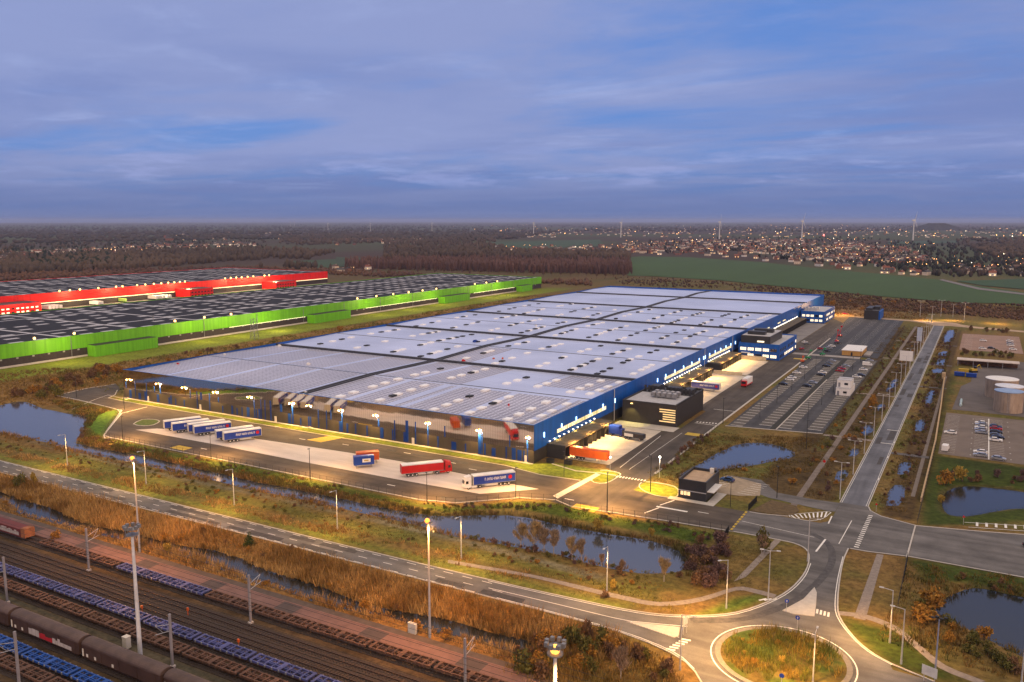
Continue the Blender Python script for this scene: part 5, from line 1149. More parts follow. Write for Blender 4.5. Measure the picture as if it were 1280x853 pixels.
# roundabout lamps shed warm light
for x, y in ((-44.5, 157.5), (-38.6, 141), (-23, 138.5), (-15.5, 164)): lamp((x, y, 9.9), 16500, (1, .52, .16), .3, None, 'street_lamp_light', 150)
for x in (-258.6, -219, -180.8, -142.6, -104, -66.4): lamp((x + .5, 156.4, 10.2), 8000, (1, .54, .18), .2, None, 'street_lamp_light', 150)
# tall sodium masts
def sodium(label, x, y, h, lit=True):
    p = thing('lamp_mast', label, 'lamp mast', (x, y, 0)); MB().tube((0, 0, 0), (0, 0, h), .26, .13, 10).build('pole', GALV, p)
    a = MB().box(-.7, .7, -.12, .12, h, h + .2).build('crossbar', GREYM, p)
    for s in (-1, 1): MB().box(s * .55 - .3, s * .55 + .3, -.45, .2, h - .1, h + .25).build('floodlight', GREYM, a)
    if lit: MB().ball((0, -.3, h + .35), .5).build('bulb', SODIUM, a); lamp((x + .8, y - .8, h - .5), 30000, (1, .40, .09), .3, None, 'mast_light', 150)
sodium('tall lit sodium mast on the reed bank at the left of the photo', -174.3, 123.4, 23.4); sodium('tall lit sodium mast by the white cabinet below the central pond', -88.5, 123.8, 23.4)
def tower(label, x, y, h, lit):
    p = thing('light_tower', label, 'light tower', (x, y, 0)); MB().tube((0, 0, 0), (0, 0, h), .42, .24, 12).build('mast', mat('tower_pale', (.62, .62, .63), .5), p)
    c = MB().tube((0, 0, h - .2), (0, 0, h), 1.1, 1.1, 14).build('platform', GREYM, p); m_ = MB()
    for i in range(10):
        a = 2 * math.pi * i / 10; m_.tube((math.cos(a) * 1.1, math.sin(a) * 1.1, h), (math.cos(a) * 1.1, math.sin(a) * 1.1, h + 1), .03, .03, 4)
    m_.tube((0, 0, h + .95), (0, 0, h + 1.0), 1.12, 1.12, 14); m_.build('railing', GREYM, c)
    for i in range(8):
        a = 2 * math.pi * i / 8; MB().cbox((math.cos(a) * 1.25, math.sin(a) * 1.25, h + 1.4), (.5, .5, .6)).build('floodlight', GREYM, c)
    if lit: MB().ball((0, 0, h + .5), .7).build('bulb', emit('amber_lamp', (1, .42, .07), 2.2), c); lamp((x + 3, y - 2.5, h - .4), 20000, (1, .5, .14), .4, None, 'tower_light', 150)
tower('pale light tower with railed head in the rail yard, unlit', -131.5, 91.8, 23.6, False)
tower('light tower with lit amber head beside the reed bank', *G(694, 812, 23.0), 22.5, True)
o = thing('floodlight_mast', 'grey floodlight mast with four lamp heads beside the eastern pond', 'lamp mast', (-2.6, 155.8, 0)); MB().tube((0, 0, 0), (0, 0, 11.2), .15, .1).build('pole', mat('blue_grey_pole', (.22, .25, .36)), o)
for q, w in ((-1.0, -.4), (-.35, .3), (.35, -.3), (1.0, .4)): MB().cbox((q, w, 11.4), (.55, .5, .22)).build('floodlight', DPOLE, o)
MB().box(-1.0, 1.0, -.06, .06, 11.2, 11.3).build('crossbar', DPOLE, o)
# signs and cabinets
def board(label, x, y, w, h, z0, m, rz=0, cat='sign', back=GALV, npost=2):
    t = thing('road_sign', label, cat, (x, y, 0), R(rz))
    for q in ((-w * .35, w * .35) if npost == 2 else (0,)): MB().tube((q, 0, 0), (q, 0, z0 + h * .8), .06, .06, 6).build('post', back, t)
    return MB().box(-w / 2, w / 2, -.10, -.062, z0, z0 + h).build('panel', m, t), t
board('big pale direction sign seen from behind left of the roundabout', -46.0, 149.6, 1.6, 1.6, 2.0, mat('sign_back', (.62, .60, .56)), 75)
board('pale information board with blue top at the south east road', -3.4, 153.5, 2.6, 1.8, 1.4, mat('sign_back', (.62, .60, .56)), -20)
board('large white site board beside the avenue', -33.8, 494, 6.5, 5.5, 4.5, WHITEP, 0); board('tall narrow bluish board farther along the avenue', -33.6, 592, 3, 9, 3.0, mat('pale_blue_board', (.40, .46, .58)), 0)
o = MB().box(-.9, .9, -.3, .3, 0, 2.0).box(-.95, .95, -.34, .34, 2.0, 2.12).build('cabinet', CREAM, None, (-92.5, 123.6, 0)); tag(o, 'white cabinet on the rail bank beside the central sodium mast', 'cabinet')
o = MB().box(-.6, .6, -.5, .5, 0, 2.2).box(-.66, .66, -.56, .56, 2.2, 2.3).build('cabinet', CREAM, None, (-136.2, 92.4, 0)); tag(o, 'cream cabinet on the ballast left of the unlit light tower', 'cabinet')
for i, (x, y, rz, l) in enumerate(((-27.2, 162.0, 0, 'round blue arrow sign on the far edge of the roundabout island'), (-25.4, 138.6, 180, 'round blue arrow sign on the near edge of the roundabout island'), (-30.6, 168.5, 20, 'round sign on the tip of the northern traffic island'), (-45.6, 146.0, 90, 'round sign on the western traffic island'))):
    t = thing('traffic_sign', l, 'traffic sign', (x, y, .15), R(rz)); MB().tube((0, 0, 0), (0, 0, 2.2), .05, .05, 6).build('post', GALV, t); MB().tube((0, -.07, 2.5), (0, -.10, 2.5), .42, .42, 16).build('disc', mat('sign_blue', (.02, .06, .40)), t)
    m_ = MB(); m_.box(-.06, .06, -.125, -.101, 2.25, 2.7); m_.xprism([(0, 0)] * 0 or [(-.12, 2.6), (-.101, 2.6), (-.101, 2.62), (-.12, 2.62)], -.2, .2); m_.build('arrow', WHITEP, t.children[1])
for i, (u, v, l) in enumerate(((1030, 585, 'red and white hazard marker on the belt beside the avenue'), (1095, 640, 'small red sign at the corner of avenue and eastern road'), (1204, 656, 'small red sign on the lawn south of the eastern pond'))):
    x, y = G(u, v); t = thing('traffic_sign', l, 'traffic sign', (x, y, 0)); MB().tube((0, 0, 0), (0, 0, 1.9), .05, .05, 6).build('post', GALV, t); MB().tube((0, -.07, 2.2), (0, -.10, 2.2), .45, .45, 3 if i else 12).build('plate', REDP, t)
# fences
def fence(label, pts, h=1.9, step=2.8, m=DPOLE):
    t = thing('mesh_fence', label, 'fence', (0, 0, 0)); posts = []; w = MB()
    for a, b in zip(pts[:-1], pts[1:]):
        d = math.dist(a, b); n = max(1, int(d / step))
        for i in range(n): posts.append((a[0] + (b[0] - a[0]) * i / n, a[1] + (b[1] - a[1]) * i / n))
        for z in (.15, h * .5, h - .08): w.tube((a[0], a[1], z), (b[0], b[1], z), .022, .022, 4)
    pm = MB().tube((0, 0, 0), (0, 0, h), .045, .045, 5).mesh('post', m)
    for p in posts[:99]: o = link('post', pm, t); o.location = (*p, 0)
    if posts[99:]:
        q = MB()
        for p in posts[99:]: q.tube((*p, 0), (*p, h), .045, .045, 5)
        tag(q.build('further_posts', m, t), kind='stuff')
    w.build('wire', m, t)
fence('long dark mesh fence along the lower edge of the yard', [(-318, 218), (-311, 215), (-284, 188.4), (-278, 187.6), (-204, 187.8), (-137.5, 187.6), (-126.6, 190.4), (-112.8, 203.4), (-103.0, 207), (-97, 204), (-72, 206.3), (-52, 207.4)])
fence('dark fence between site road and the north east pond', [(-86.3, 242), (-86.4, 318)], 1.9, 3.5); fence('dark fence along the right side of the car parks', [(-48.6, 326), (-48.6, 520), (-50, 700)], 1.8, 4)
fence('dark fence at the mouth of the eastern road, farther part', [(-10.9, 238), (-10.9, 330)], 1.8, 4); fence('dark fence at the mouth of the eastern road, nearer part', [(-11.2, 211), (-10.8, 180)], 1.8, 3)
def gate(label, x, y, l, rz, m=BLACK):
    t = thing('sliding_gate', label, 'gate', (x, y, 0), R(rz)); q = MB().box(0, l, -.06, .06, 1.75, 1.85).box(0, l, -.06, .06, .1, .25).build('frame', m, t); q2 = MB()
    for a in np.arange(.1, l, .3): q2.box(a, a + .06, -.03, .03, .25, 1.75)
    q2.build('bar', m, t)
gate('black sliding gate left of the site entrance', -52.6, 196.5, 11, 92); gate('black sliding gate above the site entrance', -52.6, 226, 9, 88); gate('black sliding gate at the eastern road mouth', -10.9, 196.5, 14, 91)
m_ = MB()
for i in range(8): m_.box(-53.1, -52.5, 209 + i * 2.1, 210.2 + i * 2.1, .06, .16)
tag(m_.build('speed_hump', YELP), kind='structure')
for i, (x, y) in enumerate(((-121.5, 240.2), (-115.6, 241.6))):
    t = thing('refuse_bin', ['dark refuse bin nearest the warehouse corner', 'dark refuse bin farther from the warehouse corner'][i], 'bin', (x, y, .05)); MB().xprism([(-.6, .1), (.6, .1), (.75, 1.25), (-.75, 1.25)], -1.2, 1.2).build('body', DARKW, t); MB().box(-1.25, 1.25, -.8, .8, 1.25, 1.4).build('lid', BLACK, t)
# ------------------------------------------------------------------ rail yard
RAIL = mat('rail_steel', (.085, .052, .038), .45, .6, var=.3, scale=3); SLEEP = mat('sleeper', (.058, .043, .036), .9, var=.3)
TR = [114.6, 109.0, 105.0, 100.4, 95.9, 86.6, 81.0, 77.3, 72]
RX0, RX1 = -320.0, -48.0
TN = ['nearest the platform', 'second from the platform', 'third from the platform', 'under the blue wagon train', 'under the brown flat wagons', 'under the covered vans', 'under the bright blue wagons', 'under the brown wagons at the frame edge', 'at the lower frame edge']
for y, n in zip(TR, TN):
    t = thing('railway_track', 'rusty railway track ' + n, 'railway track', (0, y, 0), 0, 'tracks of the rail yard'); t['group'] = 'tracks of the rail yard'
    for s in (-.75, .75): MB().box(RX0, RX1, s - .045, s + .045, .16, .34).build('rail', RAIL, t)
    m_ = MB(); x = RX0
    while x < RX1: m_.box(x, x + .26, -1.3, 1.3, -.02, .155); x += .75
    tag(m_.build('sleepers', SLEEP, t), kind='stuff')
    MB().box(RX0, RX1, -1.9, 1.9, -.3, .06).build('ballast_bed', mat('ballast', (.046, .034, .028), .95, var=.4, scale=2.5, bump=.6), t)
PINK = mat('platform_pink', (.165, .095, .082), .85, var=.2, scale=.4); PDK = mat('platform_dark', (.075, .058, .055), .85, var=.2)
m_ = MB(); m_.box(-330, -50, 116.9, 117.2, -.3, .5).box(-330, -50, 120.6, 121.0, -.3, .5); x = -326.0
while x < -52: m_.box(x, x + 5.2, 117.2, 120.6, -.3, .46, 1); m_.box(x + 5.2, x + 22.5, 117.2, 120.6, -.3, .455, 0); x += 22.5
tag(m_.build('platform', [PINK, PDK, PDK]), kind='structure')
m_ = MB(); m_.box(-330, -50, 121.6, 123.4, -.1, .03); tag(m_.build('service_path', mat('service_path', (.09, .07, .06), .95, var=.25)), kind='structure')
def bogies(t, l, m=RUST):
    for x in (2.2, l - 2.2):
        b = MB().box(x - 1.3, x + 1.3, -.95, -.82, .5, .85).box(x - 1.3, x + 1.3, .82, .95, .5, .85).box(x - .2, x + .2, -.8, .8, .5, .8).build('bogie', m, t); w = MB()
        for q in (-.9, .9):
            w.tube((x + q, -.8, .76), (x + q, .8, .76), .07, .07, 6)
            for s in (-.75, .75): w.tube((x + q, s - .07, .76), (x + q, s + .07, .76), .42, .42, 12)
            w.build('wheelset', BLACK, b); w = MB()
def mk_flat(m, l=14.0, deck=True):
    def f():
        t = thing('flat_wagon', '', 'wagon'); q = MB()
        q.box(0, l, -1.3, -1.05, .95, 1.3).box(0, l, 1.05, 1.3, .95, 1.3).box(0, l, -.28, -.12, .9, 1.28).box(0, l, .12, .28, .9, 1.28)
        for x in np.arange(0, l + .1, l / 8): q.box(max(0, x - .16), min(l, x + .16), -1.05, 1.05, 1.0, 1.27)
        for x in (0, l - .6): q.box(x, x + .6, -1.3, 1.3, 1.28, 1.34)
        q.box(l / 2 - .5, l / 2 + .5, -1.3, 1.3, 1.28, 1.33)
        q.build('frame', m, t); r = MB()
        for i in range(7):
            x = .5 + i * (l - 1) / 7; s = 1 if i % 2 else -1; r.tube((x, -s * 1.0, 1.12), (x + (l - 1) / 7, s * 1.0, 1.12), .07, .07, 4)
        r.build('brace', m, t); p = MB().box(0, .3, -1.42, -1.302, .92, 1.32).mesh('stake_pocket', GREYM if m is not RUST else RUST)
        for x in np.arange(.4, l, 1.7):
            link('stake_pocket', p, t).location = (x, 0, 0); link('stake_pocket', p, t).location = (x, 2.722, 0)
        for x in (-.35, l + .05):
            for s in (-.85, .85): MB().tube((x, s, 1.05), (x + .3, s, 1.05), .2, .2, 8).build('buffer', BLACK, t)
        bogies(t, l); return t
    return f
FBL = Maker(mk_flat(BLUEW)); FBR = Maker(mk_flat(RUST)); FBB = Maker(mk_flat(BLUEB))
def train(mkr, x0, n, y, lab, grp, l=14.0, gap=.75, src=None):
    for i in range(n): mkr((x0 + i * (l + gap), y, 0), 0, lab(i, n), grp)
def lab_of(what, where):
    return lambda i, n: '%s %s, %s from its left end' % (what, where, ORD[i])
train(FBR, -199, 2, 114.6, lambda i, n: 'rusty skeleton wagon by the platform, %s of the pair behind the graffiti wagon' % ('first' if i == 0 else 'second'), 'rusty wagons by the platform')
train(FBL, -169, 2, 114.6, lambda i, n: '%s blue skeleton wagon by the platform, among rusty ones' % ('left hand' if i == 0 else 'right hand'), 'blue wagons by the platform')
train(FBR, -139.4, 5, 114.6, lab_of('rusty skeleton wagon', 'by the platform right of the blue pair'), 'rusty wagons by the platform')
train(FBL, -229, 10, 100.4, lab_of('lavender blue skeleton wagon', 'in the middle train'), 'blue wagons of the middle train')
train(FBR, -212, 8, 95.9, lab_of('brown flat wagon', 'in the train next to the bare ballast'), 'brown wagons next to the bare ballast')
train(FBB, -193, 7, 81.0, lab_of('bright blue skeleton wagon', 'beside the covered vans'), 'bright blue wagons at the lower edge')
train(FBR, -180, 6, 77.3, lab_of('dark brown flat wagon', 'at the lower left frame edge'), 'brown wagons at the lower edge')
def mk_van():
    t = thing('covered_wagon', '', 'wagon'); l = 21.6
    MB().box(0, l, -1.4, 1.4, 1.0, 3.3).build('body', BROWNW, t); prof = [(1.42 * math.cos(a), 3.302 + .85 * math.sin(a)) for a in np.linspace(0, math.pi, 11)]
    MB().xprism(prof, -.05, l + .05).build('roof', mat('wagon_roof', (.085, .055, .045), .6, var=.3, scale=.4), t)
    for x in (l / 2 - .03, .6, l - .7):
        MB().box(x, x + .1, -1.43, 1.43, 1.0, 3.29).build('post', BROWNW, t)
    for i in range(4): MB().box(.9 + i * (l - 1.8) / 4, .8 + (i + 1) * (l - 1.8) / 4 - .1, -1.46, -1.402, 1.15, 3.2).build('sliding_door', BROWNW, t)
    MB().box(.15, .5, -1.47, -1.402, 1.2, 2.6).build('end_panel', CREAM, t); MB().box(-.3, l + .3, -1.1, 1.1, .85, .998).build('chassis', BLACK, t)
    for x in (1.3, 3.6, 8.6): MB().box(x, x + .55, -1.475, -1.462, 1.3, 1.9).build('data_panel', CREAM, t)
    for x in (-.4, l + .1):
        for s in (-.85, .85): MB().tube((x, s, 1.05), (x + .3, s, 1.05), .2, .2, 8).build('buffer', BLACK, t)
    bogies(t, l); return t
VN = Maker(mk_van)
for i, x in enumerate((-206.4, -184, -161.4, -138.8, -116.2)):
    v = VN((x, 86.6, 0), 0, ['brown covered van cut off by the left frame edge', 'brown covered van with round roof, second from the left', 'brown covered van with red and white graffiti in the middle of the row', 'brown covered van right of the graffiti one', 'brown covered van cut off by the lower frame edge'][i], 'brown covered vans')
    if i == 2:
        g = MB(); rr = random.Random(5); x_ = 6.0
        while x_ < 19: w_ = rr.uniform(.5, 1.3); g.box(x_, x_ + w_, -1.482, -1.463, 1.25, rr.uniform(1.9, 2.6), 0 if 9 < x_ < 13 else 1); x_ += w_ + .08
        g.build('graffiti', [mat('graffiti_red', (.40, .02, .03)), mat('graffiti_pale', (.42, .38, .36))], v)
v = thing('graffiti_wagon', 'rusty end of a covered wagon with pale graffiti by the platform', 'wagon', (-222, 114.6, 0)); MB().box(0, 15.5, -1.35, 1.35, 1.0, 3.1).build('body', mat('dark_red_wagon', (.13, .03, .028)), v); MB().box(15.51, 17.2, -1.3, 1.3, 1.0, 3.4).build('end_platform', mat('rust_bright', (.28, .11, .05), .8, var=.4), v); bogies(v, 17)
g = MB(); rr = random.Random(6); x_ = 5.0
while x_ < 14: w_ = rr.uniform(.4, 1.0); g.box(x_, x_ + w_, -1.38, -1.352, 1.4, rr.uniform(2.0, 2.9)); x_ += w_ + .1
g.build('graffiti', mat('graffiti_pale', (.42, .38, .36)), v)
def mk_mast(s):
    def f():
        t = thing('catenary_mast', '', 'catenary mast'); MB().box(-.16, .16, -.2, .2, 0, 10.2).build('post', mat('mast_grey', (.30, .28, .29), .6, .2), t)
        MB().box(-.4, .4, -.4, .4, -.1, .35).build('footing', CONC, t); MB().tube((0, 0, 8.2), (0, s * 3.0, 9.2), .05, .05, 6).tube((0, 0, 7.0), (0, s * 3.2, 7.6), .05, .05, 6).tube((0, s * 1.5, 7.3), (0, s * 3.0, 9.2), .04, .04, 6).build('cantilever', GALV, t); return t
    return f
CM = {1: Maker(mk_mast(1)), -1: Maker(mk_mast(-1))}
for s, x, y, l in ((1, -175, 110.6, 'grey catenary mast in front of the left sodium mast'), (1, -123.2, 110.9, 'grey catenary mast between the rusty wagons and the clear tracks'), (1, -72, 110.8, 'grey catenary mast at the lower frame edge near the white cabinet'), (-1, -174.8, 91.9, 'grey catenary mast at the left frame edge'), (-1, -122.8, 92.0, 'grey catenary mast right of the unlit light tower'), (-1, -140.5, 77.0 - 2.4, 'grey catenary mast among the wagons at the lower left edge')):
    CM[s]((x, y, 0), 0, l, 'catenary masts of the rail yard')
for y, l in ((114.6, 'thin overhead wire above the platform track'), (109.0, 'thin overhead wire above the first clear track'), (105.0, 'thin overhead wire above the second clear track'), (100.4, 'thin overhead wire above the lavender blue wagons')):
    o = MB().tube((-320, 0, 6.6), (-48, 0, 6.6), .03, .03, 4).build('contact_wire', DPOLE, None, (0, y, 0)); tag(o, l, 'overhead wire'); MB().tube((-320, 0, 7.8), (-48, 0, 7.8), .03, .03, 4).build('carrier_wire', DPOLE, o)
for i, (x, y) in enumerate(((-146, 103), (-137, 107), (-118, 103))):
    o = MB().tube((0, 0, 0), (0, 0, 1.2), .08, .08, 6).box(-.2, .2, -.15, .15, 1.0, 1.6).build('ground_signal', ORANGE, None, (x, y, 0)); tag(o, ['orange ground signal left of the unlit tower', 'orange ground signal behind the unlit tower', 'orange ground signal right of the unlit tower'][i], 'signal')
# ------------------------------------------------------------------ vegetation
def blades(name, P, h, w, nb, C, lean=.35, spread=.35, m=None, **k):
    P = np.asarray(P, float); n = len(P); P = np.repeat(P, nb, 0); h = np.repeat(h, nb) * rng.uniform(.6, 1.15, n * nb); C = np.repeat(C, nb, 0) * rng.uniform(.6, 1.4, (n * nb, 1)) * np.repeat(rng.uniform(.7, 1.35, (n, 1)), nb, 0)
    a = rng.uniform(0, 2 * np.pi, n * nb); r = spread * np.sqrt(rng.uniform(0, 1, n * nb)); P = P + np.c_[np.cos(a) * r, np.sin(a) * r, np.zeros(n * nb)]
    b = rng.uniform(0, 2 * np.pi, n * nb); d = np.c_[np.cos(b), np.sin(b), np.zeros(n * nb)] * (w * rng.uniform(.6, 1.4, (n * nb, 1)) / 2)
    tip = P + np.c_[np.cos(a) * h * lean, np.sin(a) * h * lean, h]
    V = np.stack([P - d, P + d, tip], 1).reshape(-1, 3); F = np.arange(len(V)).reshape(-1, 3); Cc = np.repeat(C, 3, 0)
    return npmesh(name, V, F, Cc, m or LEAFA)
NOGO = WATERS + [YARD_P]
def scatter(poly, dens, avoid=(), edge=.4):
    xs = [p[0] for p in poly]; ys = [p[1] for p in poly]; A = (max(xs) - min(xs)) * (max(ys) - min(ys)); n = int(A * dens)
    x = rng.uniform(min(xs), max(xs), n); y = rng.uniform(min(ys), max(ys), n); ok = inside(x, y, poly)
    for q in avoid: ok &= ~inside(x, y, q)
    return x[ok], y[ok]
def mixcol(a, b, k): return palette(a, b, np.clip(k, 0, 1))
PATHS = [smooth_line(GP([(560, 700), (662, 718), (720, 731), (780, 745), (825, 753), (875, 747), (920, 734), (971, 744)]), 3) + smooth_line(GP([(967, 748), (944, 742), (920, 738.5), (878, 752), (825, 758), (778, 750), (720, 736), (662, 722), (560, 704)]), 3)]
def meadow(name, poly, dens, h0, h1, w, nb, ca, cb, seed, avoid=(), sc=9, gap=0, z0=-.25, **k):
    x, y = scatter(poly, dens, list(avoid)); f = fbm(x, y, sc, seed); 
    if gap: q = f > gap; x, y, f = x[q], y[q], f[q]
    h = (h0 + (h1 - h0) * np.clip((f - .3) / .4, 0, 1)) * rng.uniform(.7, 1.2, len(x)); c = mixcol(ca, cb, (fbm(x, y, sc * .7, seed + 9) - .38) / .24) * np.array((1.22, 1.25, .95))
    return link(name, blades(name, np.c_[x, y, np.full(len(x), z0)], h, w, nb, c), kind='stuff')
OB, OB2, OL, GR = (.215, .118, .050), (.34, .205, .098), (.12, .11, .035), (.07, .115, .022)
ROADX = [rect(-420, -60, 143.4, 152.2)]
# reeds: the two sides of the reed ditch, dense and tall
meadow('reeds', [(-330, 129.5), (-60, 129.5), (-50, 137), (-58, 143.0), (-330, 143.0)], 2.3, 1.1, 2.5, .17, 6, OB, OB2, 101, WATERS)
meadow('reeds', [(-330, 123.6), (-60, 123.6), (-60, 129.5), (-330, 129.5)], 2.0, .5, 2.1, .17, 6, OB, OB2, 111, WATERS)
meadow('reeds', [(-70, 118), (-44, 118), (-40, 132), (-46, 139), (-58, 143), (-70, 136)], 2.2, .6, 2.2, .17, 6, (.20, .12, .045), (.15, .12, .04), 117, [WATERS[6]])
# verge north of the lower road
meadow('verge_grass', [(-420, 152.6), (-80, 153), (-52, 156.2), (-44, 163), (-60, 163), (-420, 158.5)], 1.5, .3, .75, .14, 5, OL, (.24, .17, .05), 121, PATHS)
meadow('dry_grass', [(-420, 154.2), (-130, 154.4), (-85, 155.5), (-85, 161), (-150, 160.5), (-420, 159.5)], 1.6, .4, 1.3, .16, 6, OB, OB2, 127, PATHS, 6, .45)
meadow('meadow_grass', [(-420, 159), (-60, 161), (-50, 172), (-60, 178), (-80, 176), (-120, 183), (-180, 184.5), (-240, 183), (-290, 185), (-420, 185)], 1.0, .25, .8, .16, 5, (.115, .095, .03), (.22, .135, .05), 131, WATERS + PATHS)
meadow('dry_grass', [(-420, 168), (-130, 169), (-80, 171), (-60, 174), (-90, 178), (-140, 180), (-240, 181.5), (-420, 184)], 1.4, .4, 1.5, .16, 6, (.26, .145, .06), (.17, .10, .045), 133, WATERS, 7, .46)
meadow('bank_grass', GREENBANK, 2.4, .3, .8, .16, 5, (.045, .070, .012), (.085, .080, .022), 141, WATERS)
meadow('bank_scrub', GP([(140, 556), (225, 573), (320, 592), (425, 614), (525, 636), (600, 637), (700, 650), (765, 664), (850, 676), (880, 690), (895, 700), (860, 720), (840, 700), (760, 672), (690, 656), (600, 646), (525, 645), (425, 623), (320, 602), (225, 581)]), 1.8, .4, 1.8, .2, 6, (.15, .085, .04), (.10, .085, .03), 151, WATERS, 5)
meadow('bank_scrub', GP([(60, 500), (105, 503), (140, 513), (122, 520), (112, 535), (128, 550), (175, 563), (150, 566), (105, 555), (100, 540), (110, 522), (80, 512)]), 2.0, .4, 1.5, .2, 6, (.14, .08, .035), (.09, .09, .028), 157, WATERS, 5)
# belts beside the avenue
for x0, x1, s in ((-48.2, -43.6, 161), (-41.4, -32.6, 163), (-23.2, -14.4, 165), (-56, -49, 167)):
    meadow('belt_grass', rect(x0, x1, 246 if x0 > -50 else 524, 700), 1.1, .25, 1.0, .16, 5, (.080, .055, .030), (.125, .080, .034), s, WATERS, 6)
meadow('belt_grass', [(-22.5, 175), (-12, 175), (-12, 211), (-23, 211)], 1.6, .15, .45, .14, 5, (.11, .075, .038), (.085, .075, .03), 171)
meadow('belt_grass', [(-52, 175), (-44, 168), (-36, 180), (-33, 196), (-36, 206.5), (-52, 206.5)], 1.8, .15, .6, .14, 5, (.10, .07, .035), (.075, .06, .03), 173, PATHS)
meadow('pond_bank', GP([(800, 600), (860, 556), (890, 540), (950, 545), (1030, 548), (1050, 560), (1010, 590), (960, 600), (900, 604), (850, 606)]), 1.4, .3, 1.3, .18, 6, (.13, .08, .035), (.10, .075, .035), 181, WATERS, 6)
meadow('pond_bank', [(-14, 166), (20, 160), (30, 168), (30, 214), (0, 211), (-11, 208), (-11, 185)], 1.4, .3, 1.5, .18, 6, (.15, .085, .035), (.085, .09, .03), 183, WATERS, 6)
meadow('lawn_grass', LAWNS[0], 1.6, .1, .28, .12, 4, (.026, .040, .008), (.036, .046, .011), 185, WATERS)
meadow('roundabout_grass', [(RB[0] + 10.6 * math.cos(t), RB[1] + 10.6 * math.sin(t)) for t in np.linspace(0, 2 * math.pi, 30)[:-1]], 4, .6, 1.7, .1, 5, (.10, .11, .025), (.22, .14, .035), 187, (), 4, .40, .75)
meadow('rough_grass', [(-340, 803), (60, 803), (60, 900), (-340, 960)], .25, .6, 2.2, .6, 5, (.10, .055, .04), (.085, .06, .045), 191, (), 14)
meadow('rough_grass', [(-455, 240), (-420, 240), (-345, 240), (-342, 420), (-342, 800), (-440, 800), (-452, 500)], .22, .5, 1.8, .4, 5, (.15, .10, .04), (.10, .10, .03), 193, [rect(-456, -425, 240, 800)], 14)
meadow('rough_grass', [(-455, 150), (-372, 150), (-350, 222), (-372, 262), (-342, 252), (-345, 300), (-400, 300), (-455, 250)], .45, .5, 1.6, .3, 6, (.15, .09, .04), (.20, .13, .05), 195, WATERS + [YARD_P], 8)
meadow('spoil_scrub', [(-126, 690 + 60), (-40, 752), (-40, 800), (-126, 800)], .3, .5, 1.6, .5, 5, (.12, .065, .035), (.15, .09, .05), 197, (), 9)
# --- shrubs and trees
def leafball(n, lobes, size, ca, cb, zmin=0.05):
    """many leaf sized faces spread through the volume of several lobes"""
    V = []; F = []; C = []; i = 0
    L_ = np.array([l[:3] for l in lobes]); Rr = np.array([l[3] for l in lobes]); w = Rr ** 2 / (Rr ** 2).sum(); ks = rng.choice(len(lobes), n, p=w)
    d = rng.normal(size=(n, 3)); d /= np.linalg.norm(d, axis=1)[:, None]; p = L_[ks] + d * (Rr[ks] * rng.uniform(.45, 1.08, n))[:, None] * np.array([1, 1, .95]); p = p[p[:, 2] > zmin]; n = len(p)
    a = rng.normal(size=(n, 3)); a /= np.linalg.norm(a, axis=1)[:, None]; b = np.cross(a, rng.normal(size=(n, 3))); b /= np.linalg.norm(b, axis=1)[:, None]; s = (size * rng.uniform(.5, 1.4, n))[:, None]
    V = np.stack([p - a * s, p - b * s * .6, p + a * s, p + b * s * .6], 1).reshape(-1, 3); F = np.arange(4 * n).reshape(-1, 4); t = rng.uniform(0, 1, n); cl = fbm(p[:, 0] * 3 + 50, p[:, 1] * 3 + p[:, 2] * 2 + 50, 1.6, 5); C = np.repeat(mixcol(ca, cb, t * .5 + (cl - .35) * 1.6), 4, 0)
    return V, F, C
def bush_mesh(ca, cb, r=1.5, h=2.2, n=420, size=.2, nl=6):
    lobes = [(rnd.uniform(-.5, .5) * r, rnd.uniform(-.5, .5) * r, h * rnd.uniform(.3, .72), r * rnd.uniform(.35, .6)) for _ in range(nl)]
    return npmesh('crown', *leafball(n, lobes, size, ca, cb), LEAFA)
BARK = mat('bark', (.075, .052, .040), .9, var=.3, scale=3); BIRCH = mat('birch_bark', (.36, .32, .28), .8, var=.3, scale=2)
def stem_mesh(h, k, r=.05, m=BARK):
    q = MB()
    for i in range(k): q.tube((0, 0, -.2), (rnd.uniform(-.6, .6), rnd.uniform(-.6, .6), h * rnd.uniform(.5, .8)), r, r * .4, 5)
    return q.mesh('stem', m)
BK = {}
for nm, ca, cb in (('orange', (.26, .12, .025), (.36, .19, .04)), ('brown', (.13, .075, .040), (.19, .105, .055)), ('olive', (.08, .085, .022), (.15, .12, .035)), ('purple', (.105, .062, .058), (.155, .095, .080)), ('green', (.04, .07, .016), (.075, .105, .022)), ('yellow', (.30, .20, .04), (.40, .27, .06))):
    BK[nm] = [(bush_mesh(ca, cb, 1.5, 2.3), stem_mesh(2.0, 5)) for _ in range(3)]
cone_lobes = [(rnd.uniform(-.25, .25), rnd.uniform(-.25, .25), .25 + i * .24, .85 * (1 - i / 11) + rnd.uniform(-.08, .12)) for i in range(10)]
BK['conical green'] = [(npmesh('crown', *leafball(900, cone_lobes, .11, (.03, .055, .014), (.07, .09, .025)), LEAFA), stem_mesh(2.0, 3))] * 3
def shrub(kind, x, y, s, label, group, z=-.1, hs=1.0):
    b, st = BK[kind][rnd.randrange(3)]; t = thing('shrub', label, 'shrub', (x, y, z), rnd.uniform(0, 6.28), group); t.scale = (s, s, s * hs)
    link('foliage', b, t); link('stem', st, t); return t
def wet(x, y): return any(inside(np.array([x]), np.array([y]), p)[0] for p in WATERS)
